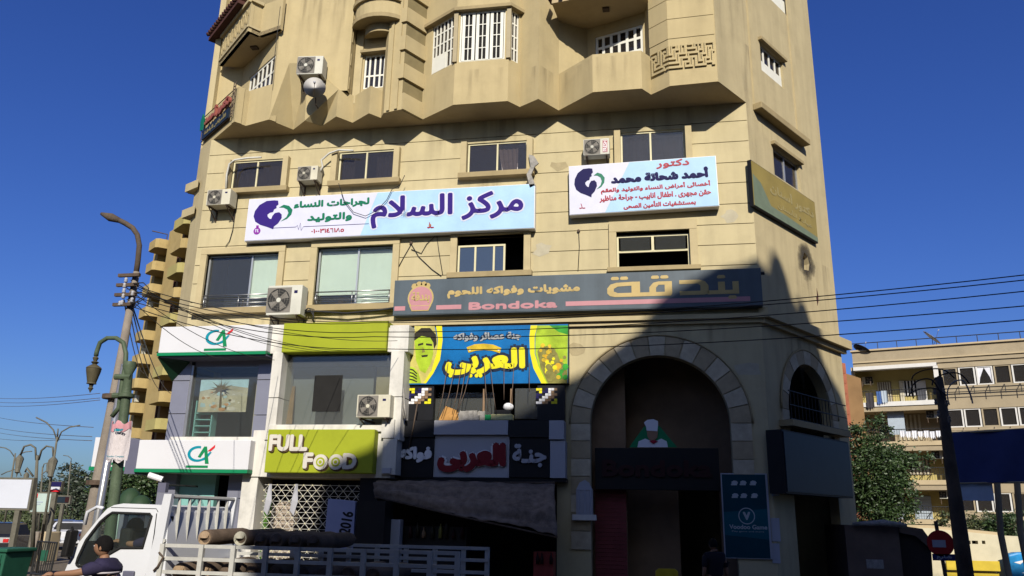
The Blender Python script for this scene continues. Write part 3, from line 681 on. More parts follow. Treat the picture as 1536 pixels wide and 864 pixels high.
for k in range(26):
    t = 2*math.pi*k/26+.2; L_ = .34+.14*math.sin(k*2.3); c0 = (ph[0], ph[1]+.12); e = (c0[0]+L_*math.cos(t), c0[1]+L_*math.sin(t)*.8)
    mb.prism(front, [(c0[0]-.04*math.sin(t), c0[1]+.04*math.cos(t)), (c0[0]+.04*math.sin(t), c0[1]-.04*math.cos(t)), e], (), WG-.2, WG-.194-.0003*k)
mb.build('palm_print', 'palm_brown', ps)
rnd = random.Random(14); mat('poster_warm', (.52, .27, .12), .6, .3, 5); mat('poster_haze', (.62, .56, .44), .6, .25, 4)
for k in range(34):
    cx_, cz_ = rnd.uniform(q[0]+.1, q[2]-.12), rnd.uniform(q[1]+.05, q[1]+(q[3]-q[1])*.62); rr_ = rnd.uniform(.03, .14)
    MB().prism(front, [(cx_+rr_*math.cos(a)*rnd.uniform(.6, 1.3), cz_+rr_*.6*math.sin(a)*rnd.uniform(.6, 1.3)) for a in [i*.785 for i in range(8)]], (), WG-.2, WG-.1975+.00005*k, back=False).build('print', rnd.choice(['poster_warm', 'poster_haze', 'palm_brown', 'poster_haze', 'print_sky2', 'poster_haze']), ps)
mat('print_sky', (.45, .62, .66), .6, .15, 2)
MB().prism(front, [(q[0], q[3]-.02), (q[2], q[3]-.02), (q[2], q[3]-.3), (pc[0]+.2, q[3]-.22), (q[0], q[3]-.4)], (), WG-.2, WG-.1985).build('sky_print', 'print_sky', ps)
rk = thing('literature_rack', 'white leaflet rack standing inside the upper bank window', 'rack', front.P(-14.3, 4.4, .0))
q = front.rect(291, 622, 316, 650, .1)
for i in range(4): MB().box(front, q[0], q[2], q[1]+.02+i*.2, q[1]+.05+i*.2, -.2, .1).build('shelf', 'room_teal', rk)
for s in (q[0], q[2]): MB().box(front, s-.02, s+.02, q[1]-.1, q[3]+.45, -.2, .1).build('side', 'room_teal', rk)
# full food upper window
gf = front.rect(414, 530, 585, 637, .55)
MB().box(front, gf[0], gf[2], gf[1], gf[3]+.1, .5, .53).build('shop_window', 'glass_dusty', bld)
MB().box(front, gf[0]-.1, gf[2]+.3, 6.5, 7.0, .1, .45).build('lintel_panel', 'panel_black', bld)
pb = MB().box(front, -11.9, -8.7, 4.3, 6.9, -.1, -.05).build('partition_board', 'room_grey', bld)
q = front.rect(470, 563, 512, 617, .0); q = front.rect(470, 563, 512, 617, .54); MB().box(front, q[0], q[2], q[1], q[3], .531, .545).build('service_hatch', 'dark_room', bld)
q = front.rect(417, 580, 440, 636, .25); MB().hexa([front.P(q[0], q[1], .2), front.P(q[2], q[1], .2), front.P(q[2], q[1], .25), front.P(q[0], q[1], .25), front.P(q[0]+.02, q[3], .0), front.P(q[2]-.1, q[3]+.05, .0), front.P(q[2]-.1, q[3]+.05, .05), front.P(q[0]+.02, q[3], .05)]).build('plank', 'plank', None, 'wooden plank leaning inside the dusty window above the lime sign', 'plank')
for u_ in ((403, 418), (583, 603)):
    q = sr(u_[0], 530, u_[1], 655); 
    for z0, z1 in ((4.2, 5.45), (5.47, 6.85)): MB().box(front, q[0], q[2], z0, z1, .0, WSF).build('shop_pillar', 'clad_white', bld, bevel=.01)
q = sr(403, 637, 592, 645)
MB().box(front, q[0], q[2], q[1]-.05, q[3], .0, WSF+.04).build('sill_ledge', 'clad_white', bld, bevel=.015)
q = sr(376, 640, 586, 716); MB().box(front, q[0], q[2], q[1], q[3]-.1, .0, WSF-.05).build('fascia_board', 'clad_white', bld, bevel=.01)
q = sr(583, 487, 612, 527); MB().box(front, q[0], q[2], q[1], q[3], .0, WSF-.06).build('fascia_end', 'clad_white', bld, bevel=.01)
q = sr(400, 487, 425, 530); MB().box(front, q[0]-.02, q[2], q[1], q[3], .0, WSF-.03).build('fascia_end', 'clad_white', bld, bevel=.01)
MB().box(front, -14.9, -8.0, 3.2, 4.3, .0, WSF-.15).build('floor_band', 'clad_white', bld)
MB().box(front, -14.9, -8.0, 6.86, 7.6, .0, WSF-.15).build('floor_band', 'clad_white', bld)
# bank entrance, ground floor
panels(-15.3, -14.7, 0, 3.2, [1.1, 2.2], .0, WG, 'clad_grey'); panels(-12.95, -12.35, 0, 3.2, [1.2, 2.5], .0, WG, 'clad_grey')
MB().box(front, -14.7, -13.5, 0, 3.2, .0, .2).build('entrance_panel', 'room_teal', bld)
MB().box(front, -12.3, -11.8, 0, 3.2, .0, .8).build('shop_pillar', 'clad_white', bld)
MB().box(front, -8.6, -8.05, 0, 3.2, .0, .8).build('shop_pillar', 'panel_black', bld)

# ------------------------------------------------------------------ logo shapes
def circ(cu, cz, r, n=24, a0=0, a1=360, ry=None): 
    ry = r if ry is None else ry
    return [(cu+r*math.cos(R(a0+(a1-a0)*i/n)), cz+ry*math.sin(R(a0+(a1-a0)*i/n))) for i in range(n if a1-a0 == 360 else n+1)]
def flat(fr, pts, w, mt, par, name='emblem', d=.004): return MB().prism(fr, pts, (), w, w+d, back=False).build(name, mt, par)
mat('ca_teal', (.005, .25, .33), .4, .03); mat('ca_red', (.65, .03, .04), .4, .03); mat('ca_green', (.01, .22, .08), .4, .03)
def ca_logo(fr, uc, zc, s, w, par):     # s = total width
    def T(p): return [(uc+x*s, zc+y*s) for x, y in p]
    def arc(cx, cy, rx, ry, a0, a1, n, tw=0): return [(cx+rx*math.cos(R(a0+(a1-a0)*i/n)), cy+ry*math.sin(R(a0+(a1-a0)*i/n))) for i in range(n+1)]
    outer = arc(-.12, .05, .38, .27, 75, 300, 20); inner = arc(-.10, .05, .29, .19, 300, 75, 20)
    flat(fr, T(outer[:1]+outer[1:]+[(.22, -.14), (.40, .10), (.34, .13), (.14, -.07)]+inner), w, 'ca_teal', par)
    flat(fr, T([(-.1, -.05), (.1, .3), (.2, .3), (.34, -.28), (.2, -.28), (.13, .12), (.0, -.08)]), w+.004, 'ca_green', par)
    flat(fr, T([(.24, .14), (.5, .36), (.5, .26), (.36, .14)]), w+.004, 'ca_red', par)
    flat(fr, T([(-.5, -.42), (.32, -.42), (.32, -.34), (-.5, -.34)]), w, 'ca_green', par)
def heart_logo(fr, uv0, uv1, w, par, mt='sign_purple'):
    """mother and child inside a heart; uv0 top left, uv1 bottom right"""
    H = [(.60, .02), (.50, .0), (.30, .01), (.12, .14), (.02, .34), (.0, .52), (.06, .70), (.20, .82), (.38, .90), (.55, .99), (.56, .90), (.66, .80), (.74, .62), (.73, .50),
         (.66, .42), (.55, .44), (.49, .54), (.47, .64), (.42, .62), (.37, .55), (.36, .48), (.42, .42), (.50, .40), (.52, .31), (.58, .27), (.57, .20), (.62, .15)]
    G = [(.64, .26), (.76, .17), (.90, .22), (1.0, .36), (.98, .52), (.88, .66), (.72, .74), (.86, .60), (.90, .46), (.86, .34), (.76, .27)]
    def T(P_): return [(uv0[0]+(uv1[0]-uv0[0])*x, uv0[1]+(uv1[1]-uv0[1])*y) for x, y in P_]
    flat(fr, T(H), w, mt, par); flat(fr, T(G), w, 'sign_green', par)

# ------------------------------------------------------------------ clinic sign (long)
mat('clinic_face', (.40, .60, .80), .5, .08, 1.5)
SW = .32
def sign_box(name, label, px, w, m_edge, m_face, group=None, d0=.02, frm=front, depthw=None, rim=.02):
    r = frm.rect(*px, w); t = thing(name, label, 'sign', frm.P((r[0]+r[2])/2, r[1], w), 0, group)
    MB().box(frm, r[0], r[2], r[1], r[3], d0, w-.012).build('sign_case', m_edge, t, bevel=.01)
    MB().box(frm, r[0]+rim, r[2]-rim, r[1]+rim, r[3]-rim, w-.012, w).build('sign_face', m_face, t)
    return t, r
cs, r = sign_box('clinic_sign', 'long white and light blue clinic sign with purple Arabic lettering between the window rows', (371, 287, 802, 352), SW, 'sign_white', 'clinic_face')
mat('face_white', (.64, .64, .76), .5, .04)
q = front.rect(372, 290, 560, 350, SW); MB().prism(front, [(r[0]+.02, r[1]+.02), (q[2]-.4, r[1]+.02), (q[2]+.1, r[3]-.02), (r[0]+.02, r[3]-.02)], (), SW, SW+.002, back=False).build('pale_print', 'face_white', cs)
tw = SW+.006
pxs = (557, 289.5, 785, 338)
for b_, mt, dw in ((.085, 'face_white', 0), (.035, 'sign_purple', .006)):
    rr = front.rect(*pxs, tw); e = .0 if b_ < .05 else .05
    text('مركز السلام', front, rr[0]-e, rr[1]-e, rr[2]+e, rr[3]+e, tw+dw, mt, cs, bold=b_)
textpx('لجراحات النساء', front, (441, 299, 554, 312), tw, 'sign_green', cs, bold=.022)
textpx('والتوليد', front, (461, 319, 528, 333), tw, 'sign_green', cs, bold=.022)
textpx('٠١٠٠٣١٤٦١٨٥', front, (467, 342.5, 516, 349), tw, 'sign_red', cs, bold=.008)
heart_logo(front, front.uv(383, 302, tw), front.uv(436, 343, tw), tw, cs)
p0, p1 = front.uv(410, 342, tw), front.uv(553, 336, tw)
mb = MB(); xs = [0, .24, .255, .27, .285, .30, .32, 1]; ys = [0, 0, .05, -.09, .12, -.12, 0, 0]
mb.tube([front.P(p0[0]+(p1[0]-p0[0])*x, p0[1]+(p1[1]-p0[1])*x*.5+y*1.1, tw) for x, y in zip(xs, ys)], .009, 4); mb.build('pulse_line', 'sign_purple', cs)
c = front.uv(385.5, 346.5, tw); flat(front, circ(c[0], c[1], .125), tw, 'sign_violet', cs); flat(front, [(c[0]-.04, c[1]+.11), (c[0]+.05, c[1]+.11), (c[0]+.04, c[1]+.2), (c[0]-.05, c[1]+.2)], tw, 'sign_violet', cs)
text('٢٤', front, c[0]-.07, c[1]-.05, c[0]+.07, c[1]+.07, tw+.005, 'face_white', cs, bold=.006)
c = front.uv(645, 338, tw); flat(front, circ(c[0], c[1], .05, 8), tw, 'plank', cs); textpx('ـد', front, (641, 333, 651, 342), tw+.005, 'sign_red', cs)
# doctor sign, hung slightly crooked
rr = right_ = None
ROLLD = R(.9)
c0 = front.uv(965, 277, SW); fd = Fr(front.P(c0[0], 0, 0), (1, 0, 0), (0, -1, 0))
class RFr(Fr):      # a face turned a little within its own plane
    def __init__(s, base, uc, zc, a): s.b = base; s.uc = uc; s.zc = zc; s.c = math.cos(a); s.s = math.sin(a); s.n = base.n; s.u = base.u; s.o = base.o
    def P(s, u, z, w=0.0): x, y = u-s.uc, z-s.zc; return s.b.P(s.uc+x*s.c-y*s.s, s.zc+x*s.s+y*s.c, w)
    def uv(s, x, y, w=0.0):
        u, z = s.b.uv(x, y, w); X, Z = u-s.uc, z-s.zc; return s.uc+X*s.c+Z*s.s, s.zc-X*s.s+Z*s.c
fdr = RFr(front, c0[0], c0[1], ROLLD)
ds, r = sign_box('doctor_sign', 'light blue doctor sign with red and navy Arabic lines, right of the long sign', (853.5, 241, 1077, 316), SW, 'sign_white', 'clinic_face', frm=fdr)
MB().prism(fdr, [(r[0]+.02, r[1]+.02), (r[0]+1.1, r[1]+.02), (r[0]+1.9, r[3]-.02), (r[0]+.02, r[3]-.02)], (), SW, SW+.002, back=False).build('pale_print', 'face_white', ds)
heart_logo(fdr, fdr.uv(861, 254, tw), fdr.uv(908, 295, tw), tw, ds, 'sign_navy')
textpx('دكتور', fdr, (984, 239, 1034, 252), tw, 'sign_red', ds, bold=.014)
textpx('أحمد شحاتة محمد', fdr, (916, 254.5, 1063, 271), tw, 'sign_navy', ds, bold=.030)
textpx('أخصائى أمراض النساء والتوليد والعقم', fdr, (901, 275.5, 1066, 286.5), tw, 'sign_red', ds, bold=.010)
textpx('حقن مجهرى . اطفال انابيب - جراحة مناظير', fdr, (899, 288, 1067, 299), tw, 'sign_red', ds, bold=.010)
textpx('بمستشفيات التأمين الصحى', fdr, (935, 300.5, 1044, 311.5), tw, 'sign_red', ds, bold=.010)
c = fdr.uv(873.5, 309, tw); textpx('ـد', fdr, (869, 305, 878, 313), tw, 'sign_red', ds)

# ------------------------------------------------------------------ grill restaurant long sign
mat('sign_slate', (.10, .125, .145), .4, .08, 1.0, dirt=.12, streak=.12)
mat('gold', (.50, .37, .15), .45, .10, 3); mat('sign_pink', (.50, .24, .26), .45, .06, 2)
bs, r = sign_box('restaurant_sign', 'very long slate grey restaurant sign with gold Arabic and pink Latin letters under the windows', (591, 411, 1143.5, 466), .34, 'sign_slate', 'sign_slate', rim=.03)
bw_ = .345
textpx('مشويات وفواكه اللحوم', front, (671, 428, 870, 445), bw_, 'gold', bs, bold=.022)
textpx('Bondoka', front, (703, 451.5, 836, 463.5), bw_, 'sign_pink', bs, bold=.022, ar=False)
for a_, b_ in ((591.5, 608), (654, 692), (848, 1126)):
    p = front.rect(a_, 454-.0, b_, 461, bw_); zc_ = front.uv(760, 458.2, bw_)[1]; MB().box(front, p[0]+.01, p[2], zc_-.07, zc_+.07, .34, .347).build('stripe', 'sign_pink', bs)
def gpoly(pts, mt='gold', w=bw_, holes=()): MB().prism(front, front.poly(pts, w), [front.poly(h, w) for h in holes], .34, w+.006, back=False).build('gold_letter', mt, bs)
# stylised word: taa marbuta, qaf, dal, nun, baa (left to right)
def rp(u0, z0, u1, z1): return front.rect(u0, z0, u1, z1, bw_)
R0 = front.uv(911, 446, bw_); R1 = front.uv(1107, 410, bw_)
def gl(fn, holes=()):
    sx = (R1[0]-R0[0])/196; sz = (R1[1]-R0[1])/36
    cv = lambda P_: [(R0[0]+x*sx, R0[1]+y*sz) for x, y in P_]
    MB().prism(front, cv(fn), [cv(h) for h in holes], .34, bw_+.004, back=False).build('gold_letter', 'gold', bs)
gl([(36, 0), (12, 0), (4, 2), (0, 7), (0, 16), (5, 23), (14, 26), (38, 27), (38, 6), (50, 6), (50, 0)], [[(37, 7), (16, 7), (10, 10), (10, 15), (16, 19), (37, 20)]])
gl([(38, 6), (38, 27), (50, 27), (50, 6)])
gl([(50, 0), (96, 0), (98, 4), (98, 26), (78, 26), (70, 24), (64, 16), (64, 7), (50, 7)], [[(74, 7), (87, 7), (87, 20), (78, 20), (74, 15)]])
gl([(109, 0), (146, 0), (152, 2), (152, 16), (147, 24), (138, 27), (109, 27), (109, 20), (136, 20), (140, 17), (140, 7), (109, 7)])
gl([(150, 0), (196, 0), (196, 22), (187, 22), (187, 7), (176, 7), (176, 22), (166, 22), (166, 7), (150, 7)])
for x, y in ((12, 34), (26, 34), (73, 34), (87, 34), (171, 31), (186, -6)):
    gl([(x-6, y-2), (x-4, y-5.0+2), (x+4, y-3), (x+6, y-2), (x+6, y+1), (x+4, y+3), (x-4, y+3), (x-6, y+1)])
# pot emblem
c = front.uv(631, 447, bw_)
flat(front, circ(c[0], c[1]+.0, .42, 28, ry=.42), bw_, 'gold', bs); flat(front, circ(c[0], c[1], .37, 28, ry=.37), bw_+.004, 'sign_pink', bs)
for k in (-.22, -.07, .08, .2): flat(front, circ(c[0]+k, c[1]+.47-abs(k)*.4, .1, 10), bw_-.002, 'gold', bs)
flat(front, [(c[0]-.27, c[1]-.42), (c[0]+.27, c[1]-.42), (c[0]+.36, c[1]-.24), (c[0]-.36, c[1]-.24)], bw_+.008, 'gold', bs)
flat(front, [(c[0]-.25, c[1]-.39), (c[0]+.25, c[1]-.39), (c[0]+.31, c[1]-.26), (c[0]-.31, c[1]-.26)], bw_+.012, 'sign_pink', bs)
text('بندقة', front, c[0]-.3, c[1]-.16, c[0]+.3, c[1]+.2, bw_+.012, 'gold', bs, bold=.012)
lp = MB().tube([front.P(r[2]+.12, front.uv(1146, 412)[1], .15), front.P(r[2], front.uv(1146, 412)[1], .15)], .05, 8).build('case_knob', 'black_iron', bs)

# ------------------------------------------------------------------ juice shop picture sign
mat('blue_print', (.005, .13, .36), .35, .25, 1.4); mat('lime_print', (.36, .50, .03), .35, .3, 2.2); mat('skin_print', (.50, .44, .12), .4, .3, 3)
mat('yellow_print', (.75, .68, .02), .35, .05); mat('dark_print', (.01, .02, .05), .4); mat('grey_print', (.35, .37, .38), .4, .05); mat('orange_print', (.62, .36, .02), .4, .2, 4)
mat('gold_print', (.60, .42, .03), .35, .25, 3); mat('hair_print', (.03, .025, .015), .4); mat('olive_print', (.22, .20, .05), .4, .3, 5); mat('green_print', (.04, .30, .03), .4, .3, 4)
js, r = sign_box('juice_sign', 'colourful blue, yellow and green picture sign of a juice shop with fruit and a man', (613, 488, 853, 576.5), .26, 'panel_black', 'blue_print')
jw = .264
def jp(pts, mt, d=0.0, name='print'): MB().prism(front, front.poly(pts, jw), (), .26, jw+d, back=False).build(name, mt, js)
jp([(622, 489), (652, 489), (656, 510), (655, 535), (645, 560), (636, 575), (609, 575), (612, 540)], 'skin_print', 0)
jp([(654, 489), (663, 489), (664, 510), (660, 540), (650, 560), (639, 575), (635, 575), (647, 556), (655, 530), (657, 510)], 'yellow_print', .001)
jp([(622, 510), (630, 503), (644, 503), (649, 512), (650, 530), (646, 545), (638, 560), (630, 556), (624, 540)], 'lime_print', .002, 'face_print')
jp([(620, 512), (622, 500), (632, 492), (645, 492), (654, 502), (655, 516), (651, 524), (650, 514), (645, 506), (632, 504), (626, 508)], 'hair_print', .003, 'hair_print')
jp([(627, 516), (635, 514), (635, 517), (627, 519)], 'hair_print', .004); jp([(639, 515), (648, 516), (648, 519), (639, 518)], 'hair_print', .004)
jp([(632, 533), (642, 532), (641, 535), (633, 536)], 'hair_print', .004); jp([(634, 520), (638, 528), (633, 529)], 'olive_print', .004)
jp([(609, 575), (611, 548), (622, 552), (628, 560), (632, 575)], 'lime_print', .003, 'hand_print')
for k in range(4): jp([(611, 552+5*k), (620, 554+5*k), (626, 560+4*k), (625, 561.5+4*k), (619, 556+5*k), (611, 554+5*k)], 'hair_print', .004)
jp([(796, 488), (806, 488), (802, 505), (802, 530), (808, 550), (820, 575), (812, 575), (800, 552), (795, 530), (794, 505)], 'yellow_print', .001)
jp([(806, 488), (852, 488), (851, 575), (820, 575), (808, 550), (803, 530), (803, 505)], 'lime_print', .0012)
jp([(824, 488), (852, 488), (852, 502), (838, 498)], 'green_print', .002)
jp([(806, 527), (812, 519), (828, 521), (836, 530), (840, 542), (850, 548), (851, 575), (822, 575), (811, 552)], 'olive_print', .002)
rnd = random.Random(5)
for k in range(60):
    x, y = rnd.uniform(809, 849), rnd.uniform(518, 568)
    if x < 808+(y-520)*.25 or (y < 532 and x > 832): continue
    c = front.uv(x, y, jw); rr_ = rnd.uniform(.05, .10) if y > 545 else rnd.uniform(.04, .07)
    flat(front, circ(c[0], c[1], rr_, 10), jw+.003+.0002*k, 'green_print' if x > 839 and y > 548 else rnd.choice(['orange_print', 'gold_print', 'yellow_print', 'olive_print']), js, 'fruit_print', .001)
for b_, mt, dw in ((.05, 'dark_print', .0), (.012, 'grey_print', .006)): textpx('جنة عصائر وفواكه', front, (680, 498, 782, 512), jw+.003+dw, mt, js, bold=b_)
rr = front.rect(668, 522, 788, 562, jw)
for b_, mt, dw, e in ((.13, 'dark_print', .0, .1), (.05, 'yellow_print', .006, 0)): text('العربى', front, rr[0]-e, rr[1]-e, rr[2]+e, rr[3]+e, jw+.004+dw, mt, js, bold=b_)
for x in (676, 706, 715, 721): c = front.uv(x, 563.5, jw); flat(front, circ(c[0], c[1], .06, 10), jw+.012, 'yellow_print', js)
jp([(700, 521), (712, 516.5), (726, 515.5), (740, 517), (752, 522), (750, 530), (738, 526), (726, 525), (714, 526), (703, 529)], 'gold_print', .013, 'ribbon_print')
mb = MB()
for x in (705, 748): c = front.uv(x, 525, jw); mb.prism(front, circ(c[0], c[1], .03, 8), (), jw, jw+.018, back=False)
mb.build('ribbon_stud', 'sign_white', js)
# ------------------------------------------------------------------ juice shop front below it
q = front.rect(607, 577, 852, 628, .3)
def pb_(px, m_, w0=.0, w1=.5, nm='fascia_panel'): p = front.rect(*px, w1); return MB().box(front, p[0], p[2], p[1], p[3], w0, w1).build(nm, m_, bld, bevel=.006)
wj = .5
pb_((592, 630.5, 650.5, 656), 'panel_black'); pb_((594, 657, 650, 716.5), 'panel_black', 0, .44)
pb_((651, 630.5, 762, 652), 'panel_grey', 0, .5); pb_((651, 653, 764, 716), 'panel_grey', 0, .38)
pb_((763, 630.5, 823, 656), 'panel_black'); pb_((765, 657, 824, 716.5), 'panel_black', 0, .44)
pb_((823.5, 630.5, 846, 659), 'panel_grey', 0, .52); pb_((825, 661, 848, 717), 'panel_grey', 0, .46)
pb_((572, 629, 591, 657), 'clad_white', 0, .98); pb_((573, 658, 594, 712), 'clad_white', 0, .95)
q = front.rect(573, 702, 586, 710, 1.0); MB().box(front, q[0], q[2], q[1], q[3], .95, 1.02).build('meter_box', 'panel_grey', bld)
pb_((600, 716.5, 850, 722), 'panel_black', 0, .4)
for mm, px, w_, bb in (('sign_white', (598, 670, 648, 694), .45, .03), ('panel_grey', (769, 666, 820, 701), .45, .03)):
    textpx('فواكه' if px[0] < 700 else 'جنـة', front, px, w_, mm, bld, name='raised_letters', bold=bb, depth=.06)
rr = front.rect(657, 664, 760, 709, .39)
for b_, mt, w_, dp in ((.10, 'sign_white', .385, .05), (.065, 'sign_red_dark', .44, .03)):
    if 'sign_red_dark' not in M: mat('sign_red_dark', (.20, .012, .018), .4, .1)
    text('العربى', front, rr[0], rr[1], rr[2], rr[3], w_, mt, bld, name='raised_letters', bold=b_, depth=dp, slant=-.0)
# stepped mosaic beside the open store window
cols_ = {'w': 'sign_white', 'y': 'yellow_print', 'n': 'sign_navy', 'b': 'niche_brown', 'k': 'panel_black'}
MOS = ['yyknwwb', 'kynnwbk', 'nnkwwbb', 'nkwwbbk', 'kwwbbky', 'wwbbkyy']
for x0, x1 in ((612, 647), (804, 836)):
    q = front.rect(x0, 582, x1, 606, .2); cw = (q[2]-q[0])/7; chh = (q[3]-q[1])/6
    p = front.rect(607 if x0 < 700 else 806, 578, 650 if x0 < 700 else 847, 630, .19); MB().box(front, p[0], p[2], p[1], p[3], .0, .19).build('side_panel', 'panel_black', bld)
    for r_ in range(6):
        for c_ in range(7):
            ch_ = MOS[r_][c_]
            if ch_ != 'k': MB().box(front, q[0]+c_*cw+.004, q[0]+(c_+1)*cw-.004, q[3]-(r_+1)*chh+.004, q[3]-r_*chh-.004, .19, .205+(.006 if (c_+r_) % 2 else 0)).build('tile', cols_[ch_], bld)
MB().box(front, -6.85, -4.9, 4.9, 5.75, -.3, -.28).build('sliding_pane', 'glass_dusty', bld); MB().box(front, -4.2, -3.1, 4.9, 5.8, .08, .1).build('sliding_pane', 'glass_dusty', bld)
for px_ in (726, 767): u_ = front.uv(px_, 600, .05)[0]; MB().box(front, u_-.03, u_+.03, 4.85, 5.8, .0, .08).build('window_post', 'niche_brown', bld)
# clutter on the ledge
zl_ = front.uv(750, 630, .4)[1]
def junk(nm, lb, cat, px, w0, w1, m_, **k):
    p = front.rect(*px, w1); z0 = zl_
    return MB().box(front, p[0], p[2], z0, p[3], w0, w1).build(nm, m_, None, lb, cat, **k)
mat('cardboard', (.50, .26, .08), .85, .12, 5); mat('box_yellow', (.62, .58, .28), .7, .15, 6); mat('rubble_grey', (.33, .31, .28), .9, .3, 8); mat('bottle_green', (.03, .40, .12), .4, .1)
p = front.rect(657, 611, 686, 629, .4)
MB().hexa([front.P(p[0], zl_, .35), front.P(p[2]+.1, zl_, .35), front.P(p[2]+.1, zl_, .0), front.P(p[0], zl_, .0), front.P(p[0]+.2, p[3]+.05, .35), front.P(p[2]-.1, p[3]-.05, .3), front.P(p[2]-.1, p[3]-.05, .0), front.P(p[0]+.2, p[3]+.05, .0)]).build('cardboard_box', 'cardboard', None, 'orange brown cardboard box on the ledge at the left of the clutter', 'box', bevel=.01)
rb_ = MB(); rnd = random.Random(3)
for k in range(14):
    x = rnd.uniform(686, 727); u_ = front.uv(x, 625, .3)[0]; s_ = rnd.uniform(.08, .2)
    rb_.hexa([front.P(u_+dx*s_*rnd.uniform(.7, 1.2), zl_+dz*rnd.uniform(.12, .3), .2+dw*s_) for dz in (0, 1) for dx, dw in ((-1, 1), (1, 1), (1, -1), (-1, -1))])
rb_.build('rubble_heap', 'rubble_grey', None, 'grey heap of rubble and scraps in the middle of the ledge', 'rubble', kind='stuff')
junk('plastic_bottle_pack', 'small bright green packet on the ledge beside the yellow box', 'packet', (727, 622, 736, 630), .15, .4, 'bottle_green', bevel=.02)
junk('yellow_carton', 'pale yellow striped carton on the ledge over the white panel', 'box', (736, 621, 768, 630), .1, .42, 'box_yellow', bevel=.02)
p = front.uv(762, 610, .3); MB().ell(front.P(p[0], p[1], .25), .16, .12, .12).build('white_bowl', 'sign_white', None, 'white rounded bowl above the yellow carton on the ledge', 'bowl', smooth=True)
p = front.rect(742, 615, 766, 622, .3); MB().box(front, p[0], p[2], p[1], p[3], -.05, .3).build('dark_tray', 'panel_black', None, 'dark flat tray behind the yellow carton on the ledge', 'tray')
# full food signs
fs, r = sign_box('lime_fascia_sign', 'blank lime green fascia panel above the dusty window', (424, 483, 580, 527), WSF+.02, 'lime', 'lime')
ff, r = sign_box('food_sign', 'lime green shop sign with raised letters FULL FOOD', (399, 644, 560, 709.5), WSF+.3, 'lime', 'lime', d0=WSF-.05)
mat('letter_pale', (.62, .58, .50), .35, .06); mat('letter_side', (.10, .06, .03), .4)
fwd = WSF+.3
def fft(t, px, nm='raised_letters'):
    rr = front.rect(*px, fwd)
    text(t, front, rr[0]+.03, rr[1]-.04, rr[2]+.03, rr[3]-.04, fwd+.002, 'letter_side', ff, name='letter_return', bold=.04, depth=.045, ar=False)
    text(t, front, rr[0], rr[1], rr[2], rr[3], fwd+.05, 'letter_pale', ff, name=nm, bold=.03, depth=.02, ar=False)
fft('FULL', (405, 652, 463, 677)); fft('F', (456, 679, 471, 703)); fft('D', (515, 680, 536, 704))
for x in (480.5, 503.5):
    c = front.uv(x, 693, fwd+.05)
    for rr_, mt, w_ in ((.24, 'letter_side', .01), (.22, 'letter_pale', .05), (.135, 'lime', .056), (.085, 'letter_pale', .062)): MB().prism(front, circ(c[0]+(.03 if mt == 'letter_side' else 0), c[1]-(.03 if mt == 'letter_side' else 0), rr_), (), fwd, fwd+w_).build('raised_letter', mt, ff)
    MB().prism(front, circ(c[0], c[1], .05), (), fwd, fwd+.068).build('raised_letter', 'lime', ff)
# bank signs
def bank_sign(label, px, logo, wd):
    rr = front.rect(*px, wd); t = thing('bank_sign', label, 'sign', front.P(rr[0], rr[1], wd), 0, 'bank fascia signs')
    MB().box(front, rr[0], rr[2], rr[1], rr[3], .0, wd).build('sign_case', 'shop_white', t, bevel=.02)
    MB().box(front, rr[0]-.02, rr[2], rr[1]-.10, rr[1]-.003, .0, wd+.03).build('green_strip', 'shop_green', t, bevel=.01)
    u, z = front.uv(logo[0], logo[1], wd+.003); s = front.uv(logo[0]+logo[2]/2, logo[1], wd)[0]-front.uv(logo[0]-logo[2]/2, logo[1], wd)[0]
    ca_logo(front, u, z, s, wd+.003, t); return t, rr
WB_ = 1.15
t1, r1 = bank_sign('upper white bank fascia sign with teal letters logo over the mezzanine window', (240, 488.5, 401, 528), (328, 508, 40), WB_)
t2, r2 = bank_sign('lower white bank fascia sign with teal letters logo over the entrance', (206, 660, 374, 704), (301, 683, 40), WB_)

MB().box(front, r2[0]-.38, r2[0]-.01, r2[1]-.15, r2[3]+.02, .0, WB_-.02).build('end_panel', 'clad_dark', t2)
MB().slab([(r1[0], 22.4), (r1[2], 22.4), (r1[2], 23.4), (-14.9, 23.4)], 6.72, 6.80).build('soffit_panel', 'clad_dark', bld)
A_, B_, C_ = PY(236, 536, 22.36), PY(258, 572, 23.06), PY(283, 545, 23.06)
MB().add([A_, B_, C_, A_+Vector((.3, 0, .1)), B_+Vector((.1, .1, .3)), C_+Vector((.1, .1, .1))], [(0, 1, 2), (3, 5, 4), (0, 3, 4, 1), (1, 4, 5, 2), (2, 5, 3, 0)]).build('soffit_panel', 'green_black', bld)
# the bank's side on the left street
ls = facet((-18.6, 26.2), (-16.55, 23.2))
z_ = ls
t3 = thing('bank_side_sign', 'white bank sign with green strip on the side street, partly behind the green lamp post', 'sign', (-17.5, 25, 3.4))
fs2 = Fr((0, 22.9, 0), (1, 0, 0), (0, -1, 0)); rr = fs2.rect(140, 656, 192, 700)
MB().box(fs2, rr[0], rr[2]-.02, rr[1], rr[3], -.6, 0).build('sign_case', 'shop_white', t3); MB().box(fs2, rr[0]-.05, rr[2]-.02, rr[1]-.12, rr[1]-.003, -.6, .03).build('green_strip', 'shop_green', t3)
u, z = fs2.uv(172, 677, .003); ca_logo(fs2, u, z, 1.0, .003, t3)

